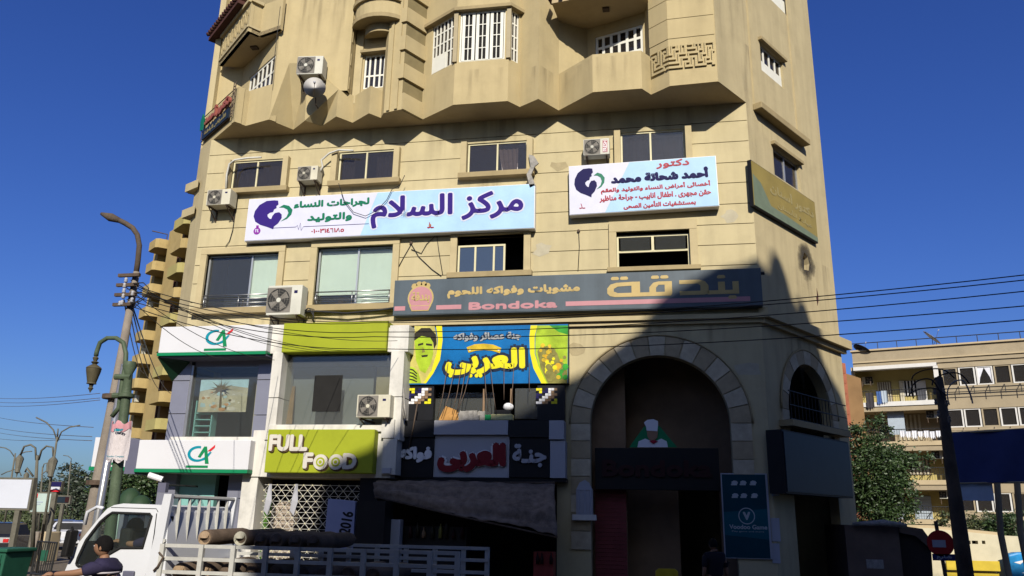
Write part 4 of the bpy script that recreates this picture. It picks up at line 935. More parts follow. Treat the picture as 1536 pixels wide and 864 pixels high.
# ------------------------------------------------------------------ air conditioners on the facade
def ac_unit(fr, px, label, depth=.32, w0=.12, fanL=True, cover='ac_white', logo=True, group='air conditioner units on the corner building', detail=True):
    wf = w0+depth; r = fr.rect(*px, wf); u0, z0, u1, z1 = r
    t = thing('air_conditioner', label, 'air conditioner', fr.P((u0+u1)/2, z0, w0), 0, group); W, H = u1-u0, z1-z0
    MB().box(fr, u0, u1, z0, z1, w0, wf).build('casing', cover, t, bevel=.015)
    cu = u0+W*(.34 if fanL else .66); cz = (z0+z1)/2; rr = min(H*.43, W*.33)
    MB().box(fr, cu-rr*1.08, cu+rr*1.08, cz-rr*1.08, cz+rr*1.08, wf, wf+.004).build('fan_recess', 'ac_grille' if detail else 'ac_dark', t)
    MB().prism(fr, circ(cu, cz, rr), (), wf, wf+.006, back=False).build('fan_well', 'ac_dark', t)
    mb = MB()
    for k in range(4):
        a = k*math.pi/2+.4; mb.prism(fr, [(cu+rr*.2*math.cos(a), cz+rr*.2*math.sin(a)), (cu+rr*.9*math.cos(a-.2), cz+rr*.9*math.sin(a-.2)), (cu+rr*.92*math.cos(a+.5), cz+rr*.92*math.sin(a+.5)), (cu+rr*.25*math.cos(a+.9), cz+rr*.25*math.sin(a+.9))], (), wf+.006, wf+.01, back=False)
    mb.build('fan_blade', 'ac_grille', t)
    if detail:
        mb = MB()
        for q in (.3, .55, .78, 1.0): mb.tube([fr.P(cu+rr*q*math.cos(R(a)), cz+rr*q*math.sin(R(a)), wf+.018) for a in range(0, 361, 20)], .005, 4, cap=False)
        for a in range(0, 360, 45): mb.tube([fr.P(cu, cz, wf+.02), fr.P(cu+rr*math.cos(R(a)), cz+rr*math.sin(R(a)), wf+.018)], .004, 4)
        mb.build('fan_guard', 'ac_grille', t)
        MB().prism(fr, circ(cu, cz, rr*.2), (), wf+.018, wf+.024).build('fan_hub', cover, t)
    if logo:
        lu = u0+W*(.82 if fanL else .2); MB().box(fr, lu-W*.05, lu+W*.05, z1-H*.28, z1-H*.18, wf, wf+.003).build('badge', 'sign_navy', t)
    for k in (u0+W*.12, u1-W*.12):
        mb = MB(); mb.box(fr, k-.02, k+.02, z0-.05, z0-.003, .0, wf+.03); mb.box(fr, k-.02, k+.02, z0-.4, z0-.05, .0, .04)
        mb.hexa([fr.P(k-.015, z0-.38, .02), fr.P(k+.015, z0-.38, .02), fr.P(k+.015, z0-.34, .02), fr.P(k-.015, z0-.34, .02), fr.P(k-.015, z0-.07, wf-.03), fr.P(k+.015, z0-.07, wf-.03), fr.P(k+.015, z0-.04, wf-.03), fr.P(k-.015, z0-.04, wf-.03)])
        mb.build('bracket', 'rust_iron', t)
    return t, r
a1, ra1 = ac_unit(front, (310, 284, 345, 307), 'small white air conditioner left of the leftmost upper window', .45, cover='ac_cream')
a2, ra2 = ac_unit(front, (446, 249, 476, 270), 'small air conditioner between the first and second upper windows', .4, fanL=True, cover='ac_cream')
a3, ra3 = ac_unit(front, (401, 428, 452, 472), 'largest air conditioner with big round fan between the curtained windows', .42, w0=.2)
a4, ra4 = ac_unit(front, (875, 208, 914, 232), 'air conditioner with a red label above the left end of the doctor sign', .35)
lr = front.rect(904, 210, 911, 228, .12+.35+.006); MB().box(front, lr[0], lr[2], lr[1], lr[3], .47, .476).build('red_label', 'sign_red', a4)
text('FRESH', front, lr[0]+.01, lr[1]+.02, lr[2]-.01, lr[3]-.02, .479, 'sign_white', a4, ar=False, bold=.004, rot90=True)
a6, ra6 = ac_unit(front, (535, 592, 585, 626), 'grimy air conditioner at the corner of the dusty window', .4, w0=WSF-.05, cover='ac_cream')
a5, ra5 = ac_unit(fW, (446, 84, 484, 111), 'air conditioner high on the blank wall above a satellite dish', .45, cover='ac_white')
# satellite dish below the high unit
def dish(c, n, r, label, pole=None, group=None, m_='dish_white'):
    c = Vector(c); n = Vector(n).normalized(); t = thing('satellite_dish', label, 'satellite dish', tuple(c), 0, group)
    MB().lathe(c-n*.12*r*2, n, [(.10*r, 0), (.11*r, .3*r), (.15*r, .65*r), (.22*r, r), (.24*r, r), (.18*r, .66*r), (.14*r, .3*r), (.13*r, 0)], 24).build('reflector', m_, t, smooth=True)
    f_ = c+n*r*.95; d_ = n.orthogonal(); lo = c+Vector((0, 0, -r*.95))+n*.05
    MB().tube([lo, f_], .012, 6).build('feed_arm', 'rust_iron', t); MB().lathe(f_-n*.05, n, [(0, .03), (.1, .045), (.12, .02)], 8).build('feed_horn', 'panel_grey', t)
    MB().tube(pole or [c-n*.1, c-n*.4-Vector((0, 0, .3))], .022, 6).build('mount_pole', 'rust_iron', t); return t
u, z = fW.uv(472, 131, .5); pcn = fW.P(u, z, .5)
dish(pcn, (.38, -.9, -.05), .36, 'small white satellite dish under the high air conditioner', pole=[pcn+Vector((0, .1, -.1)), fW.P(u, z-.5, .25), fW.P(u, z-.5, 0)])

# ------------------------------------------------------------------ more signs and fittings on the corner building
ro_ = {}
mat('shade_red', (.035, .010, .010), .5, .1); mat('board_black', (.015, .014, .014), .5, .1)
AW = -.30
rs_ = thing('arch_sign', 'dark sign board with dull red raised letters spanning the big arch', 'sign', front.P(0, 3.4, AW))
q = front.rect(890, 672, 1080, 735, AW); MB().box(front, q[0]+.05, q[2]-.02, q[1], q[3], AW-.25, AW).build('sign_board', 'board_black', rs_, bevel=.01)
textpx('Bondoka', front, (903, 690, 1068, 716), AW+.005, 'shade_red', rs_, name='raised_letters', bold=.03, depth=.05, ar=False)
ck = thing('chef_sign', 'small triangular green sign of a white-hatted chef on top of the arch board', 'sign', front.P(0, 4.2, AW))
mat('chef_skin', (.35, .20, .12), .6)
def cp(pts, m_, d, nm): return MB().prism(front, front.poly(pts, AW), (), AW-.05, AW+d, back=True).build(nm, m_, ck)
cp([(944, 671), (950, 662), (966, 640), (978, 632), (990, 640), (1005, 658), (1016, 671)], 'ca_green', .0, 'backing')
cp([(956, 671), (958, 662), (968, 658), (980, 663), (992, 658), (1000, 662), (1002, 671)], 'sign_white', .02, 'jacket')
cp([(970, 645), (987, 645), (986, 656), (980, 662), (974, 660), (971, 654)], 'chef_skin', .03, 'face')
cp([(966, 634), (971, 630), (980, 629), (987, 632), (987, 638), (986, 647), (970, 646), (969, 640)], 'sign_white', .04, 'hat')
cp([(974, 662), (980, 660), (987, 662), (980, 666)], 'sign_red', .05, 'scarf')
# teal game poster and small notices right of the arch
mat('teal_print', (.003, .05, .07), .4, .1); mat('teal_light', (.005, .10, .13), .4, .1); mat('icon_grey', (.45, .48, .48), .5)
tp = thing('game_poster', 'tall dark teal poster with game icons and a circled V right of the arch', 'poster', front.P(1.8, 1.7, .06))
q = front.rect(1084, 710, 1155, 838, .06); MB().box(front, q[0], q[2], q[1], q[3], .0, .055).build('poster_frame', 'panel_grey', tp); MB().box(front, q[0]+.03, q[2]-.06, q[1]+.02, q[3]-.03, .055, .062).build('poster_sheet', 'teal_print', tp)
MB().prism(front, [(q[0]+.03, q[1]+.6), (q[2]-.06, q[1]+.5), (q[2]-.06, q[1]+1.3), (q[0]+.03, q[1]+1.2)], (), .06, .064, back=False).build('print', 'teal_light', tp)
c = front.uv(1120, 774, .066); MB().prism(front, circ(c[0], c[1], .22), [circ(c[0], c[1], .195)], .06, .068, back=False).build('print', 'icon_grey', tp)
text('V', front, c[0]-.1, c[1]-.11, c[0]+.1, c[1]+.11, .067, 'icon_grey', tp, ar=False, bold=.02)
textpx('Voodoo Game', front, (1094, 787, 1151, 794), .067, 'icon_grey', tp, ar=False, bold=.006); textpx('Play game and more', front, (1098, 796, 1146, 799), .067, 'icon_grey', tp, ar=False)
mb = MB()
for x, y in ((1102, 724), (1115, 724), (1130, 724), (1103, 743), (1116, 743), (1132, 743)):
    c = front.uv(x, y, .066); mb.prism(front, circ(c[0], c[1], .09, 7, ry=.06), (), .06, .068, back=False); mb.prism(front, frect(c[0]-.1, c[1]-.07, c[0]+.06, c[1]-.03), (), .06, .07, back=False)
mb.build('game_icons', 'icon_grey', tp)
for px, lb in (((1157, 711, 1168, 744), 'narrow pale notice high beside the teal poster'), ((1157, 777, 1170, 812), 'pale grey notice beside the lower part of the teal poster'), ((1158, 815, 1170, 845), 'lowest pale notice on the arch pier')):
    q = front.rect(*px, .01); MB().box(front, q[0], q[2], q[1], q[3], 0, .02).build('notice', 'panel_grey', None, lb, 'notice')
# pale pedestal panel left of the arch
pp = thing('column_shrine', 'pale carved column panel with a ledge on the pier left of the arch', 'panel', front.P(-2.2, 2.2, .1))
q = front.rect(864, 735, 889, 772, .15)
MB().box(front, q[0], q[2], q[1], q[3], .0, .12).build('panel', 'panel_grey', pp); MB().box(front, q[0]-.1, q[2]+.1, q[1]-.15, q[1], .0, .22).build('ledge', 'clad_white', pp)
for k in range(3): MB().tube([front.P(q[0]+.08+k*.17, q[1], .14), front.P(q[0]+.08+k*.17, q[3], .14)], .03, 6).build('flute', 'panel_grey', pp)
MB().prism(front, [(q[0], q[3]), (q[2], q[3]), (q[2]-.1, q[3]+.2), (q[0]+.25, q[3]+.28), (q[0]+.1, q[3]+.2)], (), .0, .14).build('pediment', 'panel_grey', pp)
# dark shop sign and brown sign on the right face
mat('sign_bluegrey', (.018, .028, .04), .4, .1)
u0, z0 = right.uv(1181, 740, .5); u1, z1 = right.uv(1274, 672, .5); z1 = right.uv(1181, 645, .5)[1]
dsn = thing('side_shop_sign', 'large dark blue grey blank sign under the right arch', 'sign', right.P(u0, z0, .5))
MB().box(right, u0, u1, z0, z1, 0, .47).build('sign_case', 'board_black', dsn); MB().box(right, u0+.05, u1-.05, z0+.05, z1-.05, .47, .5).build('sign_face', 'sign_bluegrey', dsn)
mat('sign_olive', (.30, .23, .065), .5, .10, 1.2, dirt=.1); mat('sign_sage', (.17, .21, .14), .5, .1); mat('letter_faint', (.34, .28, .12), .5)
q = right.rect(1127.5, 272, 1224.5, 334, .14); zt_ = right.uv(1128, 240, .14)[1]; zb_ = right.uv(1131, 308, .14)[1]; u0 = right.uv(1129, 274, .14)[0]; u1 = right.uv(1225, 333, .14)[0]
bsn = thing('side_clinic_sign', 'faded olive brown sign with pale green corner on the right face', 'sign', right.P(u0, zb_, .1))
MB().box(right, u0, u1, zb_, zt_, .0, .12).build('sign_case', 'panel_black', bsn); MB().box(right, u0+.03, u1-.03, zb_+.03, zt_-.03, .12, .14).build('sign_face', 'sign_olive', bsn)
L_ = u1-u0; H_ = zt_-zb_
MB().prism(right, [(u0+.03, zb_+.03), (u1-.03, zb_+.03), (u1-.03, zb_+.2), (u0+L_*.5, zb_+H_*.2), (u0+L_*.25, zb_+H_*.22), (u0+L_*.12, zb_+H_*.6), (u0+.03, zb_+H_*.7)], (), .14, .143, back=False).build('corner_print', 'sign_sage', bsn)
text('دكتور أسنان', right, u0+L_*.25, zb_+H_*.5, u0+L_*.95, zb_+H_*.8, .145, 'letter_faint', bsn, bold=.02); text('عيادة الأسنان', right, u0+L_*.35, zb_+H_*.25, u0+L_*.9, zb_+H_*.42, .145, 'letter_faint', bsn, bold=.01)
# signs on the left balcony
mat('letter_coral', (.34, .10, .07), .5, .1)
fl = facet(F[0], F[1]); lbs = thing('balcony_sign', 'sign with coral red Arabic letters over a dark blue strip on the left balcony', 'sign', fl.P(1.5, 15, .1))
MB().box(fl, .25, 2.6, 15.05, 15.42, .05, .12).build('blue_strip', 'sign_bluegrey', lbs)
text('دكتور أحمد', fl, .45, 15.45, 2.75, 16.0, .1, 'letter_coral', lbs, name='raised_letters', bold=.035, depth=.08)
text('للأمراض الباطنة', fl, .45, 15.12, 2.4, 15.36, .125, 'letter_faint', lbs, bold=.006)
mb = MB()
for a, b in (((2.78, 15.0), (2.78, 16.3)), ((2.95, 15.0), (2.95, 16.3)), ((.1, 15.1), (.1, 16.1))): mb.tube([fl.P(a[0], a[1], .1), fl.P(b[0], b[1], .1)], .018, 5)
for k in range(5): mb.tube([fl.P(2.78, 15.1+.26*k, .1), fl.P(2.95, 15.1+.26*k, .1)], .014, 5)
for z in (15.03, 15.43, 16.05): mb.tube([fl.P(.1, z, .08), fl.P(2.85, z, .08)], .018, 5)
mb.build('steel_frame', 'rust_iron', lbs); MB().prism(fl, [(.0, 15.5), (.25, 15.45), (.3, 15.9), (.12, 16.15), (-.05, 15.9)], (), .12, .15).build('green_emblem', 'sign_green', lbs)
# security camera over the bank entrance
sc_ = thing('security_camera', 'white bullet security camera hanging under the bank sign', 'camera', tuple(PY(235, 722, 22.0)))
p = PY(234, 716, 21.6); MB().tube([p+Vector((-.18, -.1, .06)), p+Vector((.18, .05, -.06))], .085, 10).build('body', 'sign_white', sc_, smooth='auto'); MB().tube([p+Vector((0, 0, 0)), p+Vector((.25, .3, -.2)), p+Vector((.5, 1.4, -.2))], .03, 6).build('arm', 'black_iron', sc_)
MB().bx(p.x+.1, p.x+.35, p.y, p.y+.15, p.z-.42, p.z-.15).build('junction_box', 'clad_dark', sc_)
# folding grille of the lime shop
gr = thing('folding_grille', 'pale metal folding lattice grille closing the shop under the lime sign', 'grille', front.P(-10.4, .0, .7))
q = front.rect(393, 728, 560, 812, .72); mb = MB(); nx = 25; cw = (q[2]-q[0])/nx; chh = .155
zt_ = q[3]
for j in range(int(zt_/chh)+1):
    z = zt_-j*chh
    if z < .1: break
    mb.tube([front.P(q[0], z, .72), front.P(q[2], z, .72)], .007, 4)
    for i in range(nx):
        a = q[0]+i*cw; up_ = (i+j) % 2
        mb.tube([front.P(a, z if up_ else z-chh, .72), front.P(a+cw, z-chh if up_ else z, .72)], .008, 4)
mb.build('lattice', 'clad_white', gr)
mb = MB()
for j in range(int(zt_/chh)+1):
    z = zt_-j*chh
    for i in range(0, nx+1):
        if (i+j) % 2: mb.prism(front, circ(q[0]+i*cw, z, .022, 6), (), .72, .745)
mb.build('rivets', 'frame_cream', gr)
mat('stone_rubble', (.38, .31, .24), .9, .35, 6, .5, dirt=.4); mat('leaf_green', (.06, .14, .02), .8, .3, 5)
q = front.rect(402, 752, 440, 800, .1); MB().prism(front, [(q[0], 0), (q[2]+.1, 0), (q[2], q[3]-.3), (q[0]+.5, q[3]), (q[0]+.1, q[3]-.1)], (), -.2, .1).build('rubble_pile', 'stone_rubble', None, 'pale broken rubble stacked behind the folding grille', 'rubble')
q = front.rect(391, 740, 402, 800, .2); MB().box(front, q[0], q[2], 0, q[3], .0, .2).build('green_panel', 'leaf_green', None, 'green board behind the left end of the grille', 'board')
for x, lb in ((404, 'first strip of torn white plastic hanging over the grille'), (443, 'longer torn white plastic strip hanging over the grille')):
    u, z = front.uv(x, 726, .8); MB().add([front.P(u, z, .8), front.P(u+.09, z, .82), front.P(u+.12, z-.5, .78), front.P(u-.05, z-.45, .84), front.P(u-.1, z-.75, .8), front.P(u+.02, z-.9, .78)], [(0, 1, 2, 3), (3, 2, 5, 4)]).build('plastic_strip', 'panel_grey', None, lb, 'plastic strip', recalc=False)
# blue-grey display freezer with the year
fz = thing('display_fridge', 'blue grey shop fridge with 2016 and a square mark on its side', 'fridge', (0, 0, 0))
mat('fridge_blue', (.30, .33, .50), .4, .05)
Yf = 21.2; ff_ = Fr((0, Yf, 0), (1, 0, 0), (0, -1, 0)); q = ff_.rect(486, 750, 533, 822, 0)
MB().prism(ff_, ff_.poly([(492, 748), (533, 752), (529, 824), (485, 822)], 0), (), -.8, 0).build('side', 'fridge_blue', fz, bevel=.01); MB().box(ff_, q[2], q[2]+.8, .05, q[3], -.75, -.02).build('front', 'board_black', fz)
MB().box(ff_, q[0], q[2], 0, q[1]+.1, -.75, -.02).build('base', 'board_black', fz)
r = ff_.rect(511, 767, 528, 801); text('2016', ff_, r[0], r[1], r[2], r[3], .003, 'board_black', fz, ar=False, bold=.012, rot90=True, roll=-.12)
c = ff_.uv(507, 810); MB().prism(ff_, [(c[0]-.1, c[1]-.1), (c[0]+.06, c[1]-.08), (c[0]+.1, c[1]+.12), (c[0]-.06, c[1]+.1)], [[(c[0]-.055, c[1]-.06), (c[0]+.03, c[1]-.045), (c[0]+.055, c[1]+.075), (c[0]-.025, c[1]+.06)]], 0, .004).build('square_mark', 'board_black', fz)
MB().box(ff_, ff_.uv(556, 780)[0], ff_.uv(590, 780)[0], .4, ff_.uv(570, 779)[1], -.9, -.6).build('freezer_chest', 'panel_grey', None, 'pale grey freezer standing in the shade behind the fridge', 'freezer', bevel=.02)
# sagging cloth awning of the juice shop
mat('awning_cloth', (.22, .165, .125), .95, .3, 5.0, .5, dirt=.5)
aw = thing('cloth_awning', 'sagging grubby brown cloth awning rolled out under the juice shop front', 'awning', front.P(-5, 3, 1))
vs = []; n = 40; m_ = 14
tl, tr_, bl, br = PY(568, 724, 22.9), PY(832, 724, 22.9), PY(562, 745, 21.9), PY(836, 806, 21.2)
for i in range(n+1):
    t = i/n; a = tl.lerp(tr_, t); b = bl.lerp(br, t); b.z += .02*math.sin(t*60)+.04*math.sin(t*9)
    for j in range(m_+1):
        s_ = j/m_; p = a.lerp(b, s_); p.y -= .25*math.sin(s_*math.pi)*(1-.3*t)+.07*math.sin(s_*17+t*3+.6*math.sin(t*13))+.03*math.sin(t*31+s_*5); p.z += .05*math.sin(s_*17+t*5)+.10*math.sin(s_*math.pi)+.015*math.sin(t*47); vs.append(p)
fs_ = [(i*(m_+1)+j, (i+1)*(m_+1)+j, (i+1)*(m_+1)+j+1, i*(m_+1)+j+1) for i in range(n) for j in range(m_)]
o = MB().add(vs, fs_).build('cloth', 'awning_cloth', aw, smooth=True, recalc=False); md = o.modifiers.new('thick', 'SOLIDIFY'); md.thickness = .02
MB().tube([tl+Vector((0, .05, 0)), tr_+Vector((0, .05, 0))], .03, 6).build('top_pole', 'rust_iron', aw); MB().tube([bl, bl.lerp(br, .5)+Vector((0, 0, -.02)), br], .025, 6).build('front_pole', 'rust_iron', aw)
mat('fruit_glow', (.30, .05, .04), .5, .2)
mb = MB(); rnd = random.Random(8)
for x0, y0, x1, y1, lb, mt in ((800, 828, 830, 864, 'dim red drinks cabinet in the shade under the awning', 'fruit_glow'), (600, 790, 700, 812, 'dim row of bottles and fruit nets at the back of the juice shop', 'olive_print')):
    f_ = Fr((0, 22.3, 0), (1, 0, 0), (0, -1, 0)); q = f_.rect(x0, y0, x1, y1); t = thing('drinks_cabinet' if 'red' in lb else 'fruit_shelf', lb, 'cabinet' if 'red' in lb else 'shelf', f_.P(q[0], 0, 0))
    MB().box(f_, q[0], q[2], .1, q[3], -.5, 0).build('body', mt if 'red' in lb else 'board_black', t)
    for k in range(3 if 'red' in lb else 9): w_ = (q[2]-q[0])/(3 if 'red' in lb else 9); h_ = rnd.uniform(-.12, .08); u_ = q[0]+w_*(k+rnd.uniform(.3, .7)); MB().tube([f_.P(u_, q[3]-.3, .06), f_.P(u_, q[3]-.1+h_, .06), f_.P(u_, q[3]+.0+h_, .06), f_.P(u_, q[3]+.06+h_, .06)], [w_*.25, w_*.27, w_*.1, w_*.08], 8).build('bottle', rnd.choice(['olive_print', 'shade_red', 'niche_brown', 'hair_print']), t, smooth=True)
# yellow plastic chair and a stack of crates near the arch
ych = thing('plastic_chair', 'yellow plastic chair standing in the shade in front of the arch', 'chair', (.3, 19.5, 0))
fc = Fr((0, 19.5, 0), (1, 0, 0), (0, -1, 0)); q = fc.rect(984, 853, 1017, 885)
MB().prism(fc, [(q[0], q[1]), (q[2], q[1]), (q[2]+.01, q[3]-.06), (q[2]-.06, q[3]), (q[0]+.06, q[3]), (q[0]-.01, q[3]-.06)], (), -.03, 0).build('backrest', 'gold_print', ych, bevel=.01)
MB().box(fc, q[0], q[2], .42, .46, 0, .45).build('seat', 'gold_print', ych, bevel=.01)
for dx in (q[0]+.02, q[2]-.06):
    for w_ in (0, .4): MB().box(fc, dx, dx+.04, 0, .42 if w_ else q[1]+.02, w_-.02, w_+.02).build('leg', 'gold_print', ych)
# ------------------------------------------------------------------ loose cables on the facade
def sag(a, b, s, n=14): a, b = Vector(a), Vector(b); return [a.lerp(b, i/n)+Vector((0, 0, -s*4*(i/n)*(1-i/n))) for i in range(n+1)]
def cable(name, label, pts, r=.012, m_='black_iron', group=None, cat='cable'): return MB().tube(pts, r, 5).build(name, m_, None, label, cat, group, smooth=True, recalc=False)
def fp(x, y, w=.03): u, z = front.uv(x, y, w); return front.P(u, z, w)
def path(*p, w=.03): return [fp(x, y, w) for x, y in p]
mat('pipe_white', (.60, .58, .52), .6, .08, 5)
cable('refrigerant_pipe', 'white wrapped pipe curving from the leftmost air conditioner over its window', path((339, 283), (340, 262), (344, 246), (352, 240), (372, 237), (392, 236), w=.3), .035, 'pipe_white', cat='pipe')
cable('refrigerant_pipe', 'pale pipe from the second air conditioner to the second upper window', path((477, 262), (484, 250), (482, 240), (494, 230), (508, 225), (530, 226), w=.28), .035, 'pipe_white', cat='pipe')
cable('loose_wire', 'thin wire dropping from the leftmost air conditioner down the wall', path((352, 290), (354, 310), (349, 345), (344, 362), (338, 370), w=.04))
cable('loose_wire', 'wire drooping in a loop across the long clinic sign', path((508, 275), (516, 300), (530, 318), (548, 324), (565, 316), (580, 300), (588, 284), (600, 278), (607, 263), w=.40), .012)
cable('loose_wire', 'thin wire hanging from a bolt below the doctor sign', path((868, 348), (869, 370), (867, 406)))
cable('loose_wire', 'pair of slack wires fanning down beside the curtained window', path((617, 366), (628, 385), (648, 404), (662, 414)))
cable('loose_wire', 'short dark wire falling left from the bolt above the grill sign', path((617, 366), (606, 385), (598, 400)))
cable('loose_wire', 'slack wire looping right under the long clinic sign', path((617, 374), (632, 380), (640, 366), (655, 352), (658, 375), (664, 412)))
cable('cable_bundle', 'bundle of cables sagging from the big air conditioner to the grill sign', path((455, 468), (475, 467), (520, 470), (560, 466), (592, 462), w=.25), .035)
for k in range(3):
    t_ = (0, 3, -3)[k]
    cable('drain_hose', ('curly dark hose behind the big air conditioner', 'lower curl of hose beside the big air conditioner', 'inner curl of hose beside the big air conditioner')[k], path((456, 470+t_), (462, 462), (468+t_, 464), (470, 474), (470, 484+t_), w=.3), .016, cat='hose')
mat('cord_brown', (.16, .11, .08), .8)
for k, (x0, x1, y1) in enumerate(((672, 656, 628), (684, 662, 628), (693, 678, 622), (700, 684, 622), (708, 686, 618), (726, 732, 617), (735, 745, 622), (756, 756, 600), (771, 767, 600), (794, 794, 588))):
    cable('awning_cord', 'thin brown cord hanging in front of the open store window', [fp(x0, 545, .30), fp((x0+x1)/2, (560+y1)/2, .6), fp(x1, y1, .56)], .010, 'cord_brown', 'cords in front of the store window', 'cord')
cable('iron_rod', 'brown rod running from the mosaic panel down to the white letters', path((626, 605), (620, 640), (613, 674), w=.52), .02, 'rust_iron', cat='rod')
for k in range(6):
    dx = (k-2.5)*3.0
    cable('cable_riser', 'twisted grey cable hanging in the thick bundle between the shops', path((598+dx*.6, 560), (598+dx, 590), (597+dx*1.3, 610), (602+dx, 628), w=.62+.03*k), .032, 'rubble_grey', 'hanging bundle of grey cables', 'cable')
for x, y, lb in ((868, 347, 'dark bolt in the wall below the doctor sign'), (617, 365, 'dark bolt above the left end of the grill sign')):
    MB().lathe(fp(x, y, 0), (0, -1, 0), [(0, .05), (.06, .05), (.07, .02)], 8).build('wall_bolt', 'rust_iron', None, lb, 'bolt')
# torn insulation hanging at the third upper window
MB().prism(front, front.poly([(793, 232), (801, 234), (808, 245), (802, 250), (797, 262), (803, 278), (795, 282), (790, 262), (796, 250)], .3), (), .26, .32).build('torn_cloth', 'rubble_grey', None, 'torn grey rag hanging at the right jamb of the third upper window', 'rag')
# antenna pole with wire ring near the left crease
cable('thin_pole', 'thin upright wire with a ring hanging at the left balcony', [fW.P(.02+.0, fW.uv(382, 128, .1)[1]+k*1.0, .2) for k in range(4)], .012)

# ------------------------------------------------------------------ distant balcony tower on the left
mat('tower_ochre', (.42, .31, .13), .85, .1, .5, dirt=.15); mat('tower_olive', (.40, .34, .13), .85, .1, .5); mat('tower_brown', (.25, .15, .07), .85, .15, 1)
D_T = 97.0
tp0 = CAM + ray(277, 400)/F_PX*D_T
tu = Vector((.787, -.616, 0)); tf = Fr((tp0.x, tp0.y, 0), tu, (tu.y, -tu.x, 0))
tw_ = thing('balcony_tower', 'tall distant ochre apartment tower with stacked curved balconies behind the bank', 'building', (tp0.x, tp0.y, 0))
ztop = tf.uv(286, 322)[1]; ST = 3.05
MB().box(tf, -13.5, 9, 0, ztop-.4, -14, -1.2).build('wall', 'tower_ochre', tw_)
for a, b in ((-13.5, -11.8), (-8.2, -3.6), (-3.0, -2.3), (2.4, 4.0)): MB().box(tf, a, b, 0, ztop-.2, -1.2, -.2).build('pier', 'tower_ochre' if b != -2.3 else 'tower_brown', tw_)
k = 0
z = ztop-2.2
def bal(u, wd, z, dep, m_):
    n = 8; P_ = []
    for i in range(n+1): t = i/n; a = math.pi*t; P_.append((u-wd/2*math.cos(a)*(1 if 0 < i < n else 1.0), dep*min(1, math.sin(a)*1.9)))
    def W(u_, w_): q = tf.P(u_, 0, w_); return (q.x, q.y)
    pts = [W(u-wd/2, -1.3)]+[W(a, max(b, -.2)) for a, b in P_]+[W(u+wd/2, -1.3)]
    MB().slab(pts, z, z+.18).build('balcony_slab', m_, tw_)
    vs = [(*p, z+.18) for p in pts]+[(*p, z+1.2) for p in pts]; nn = len(pts)
    mb = MB().add(vs, [(i, i+1, nn+i+1, nn+i) for i in range(nn-1)]); o = mb.build('balcony_parapet', m_, tw_, recalc=False)
    MB().box(tf, u-wd*.3, u+wd*.3, z+.2, z+2.4, -1.21, -1.1).build('window', 'tower_brown' if int(z) % 2 else 'dark_room', tw_)
while z > 1:
    bal(.3, 4.6, z, 1.5, 'tower_olive' if k % 2 == 0 else 'tower_ochre'); bal(-10.0, 3.4, z-.3, 1.2, 'tower_ochre'); z -= ST; k += 1
MB().tube([tf.P(-3.2, 2, -.1), tf.P(-3.2, ztop-3, -.1)], .13, 6).build('drain_pipe', 'tile_red', tw_)
for i, (u_, zz) in enumerate(((2, .2), (-10, -1.6))):
    mb = MB(); b_ = tf.P(u_, ztop+zz, -.5); mb.tube([b_, b_+Vector((0, 0, 1.6)), b_+Vector((-1.6, -1, 1.8))], .08, 5); mb.build('aerial', 'rust_iron', tw_)
for i in range(5): MB().box(tf, -11.4+i*.05, -11.0+i*.0+.3, 3+i*6.1, 3.8+i*6.1, -.2, .2).build('wall_unit', 'ac_cream', tw_)
# small brick building behind the right corner
mat('brick_red', (.34, .12, .07), .9, .15, 3, .3)
bkp = Fr((0, 46, 0), (1, 0, 0), (0, -1, 0)); q = bkp.poly([(1252, 536), (1281, 545), (1281, 790), (1252, 790)])
rbk = thing('brick_building', 'narrow red brick house end between the corner building and the balcony block', 'building', bkp.P(q[0][0], 0, 0))
xs_ = min(a for a, b in q); xe_ = max(a for a, b in q)
MB().prism(bkp, [(xs_-2, 0), (xe_-.45, 0), (xe_-.45, q[1][1]), (xs_-2, q[0][1]+.4)], (), -8, 0).build('wall', 'brick_red', rbk)
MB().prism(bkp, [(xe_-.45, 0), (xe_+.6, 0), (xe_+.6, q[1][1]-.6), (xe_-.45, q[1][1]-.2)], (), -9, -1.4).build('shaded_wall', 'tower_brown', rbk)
rnd = random.Random(2)
for r_ in range(14):
    for c_ in range(4): 
        zz = q[1][1]-.3-r_*.28; uu = xs_+.1+c_*.3+(r_ % 2)*.14
        if uu < xe_-.75: MB().box(bkp, uu, uu+.27, zz-.25, zz-.02, 0, .02+.01*rnd.random()).build('brick', 'brick_red', rbk)

# ------------------------------------------------------------------ balcony block on the right
B0 = CAM + ray(1280, 551)/F_PX*60
bu = Vector((.955, -.297, 0)).normalized(); bf = Fr((B0.x, B0.y, 0), bu, (bu.y, -bu.x, 0))
mat('block_tan', (.38, .31, .205), .88, .08, .6, .2, dirt=.15); mat('block_cream', (.50, .40, .25), .85, .08, .8); mat('block_yellow', (.50, .41, .16), .85, .06, .8)
mat('block_white', (.68, .66, .62), .7, .05); mat('block_brown', (.20, .15, .10), .9, .1); mat('shutter_blue', (.40, .46, .52), .6, .06, 3); mat('stripe_cream', (.55, .50, .38), .8, .08); mat('cloth_blue', (.06, .12, .30), .9, .2, 4, .3)
mat('cloth_dark', (.05, .045, .05), .9, .2, 4); mat('cloth_white', (.72, .72, .76), .9, .08, 4, .3)
blk = thing('balcony_block', 'low tan apartment block with yellow balconies and ribbon windows on the right', 'building', (B0.x, B0.y, 0))
UL = 0.0; UM = bf.uv(1408, 600)[0]; UR = bf.uv(1560, 600)[0]+2
ztp = bf.uv(1280, 532)[1]; zt2 = bf.uv(1530, 508)[1]; ztp = (ztp+zt2)/2
zfr = bf.uv(1345, 553)[1]
MB().box(bf, UL, UR, zfr+.25, ztp, -10, .1).build('parapet_wall', 'block_tan', blk)
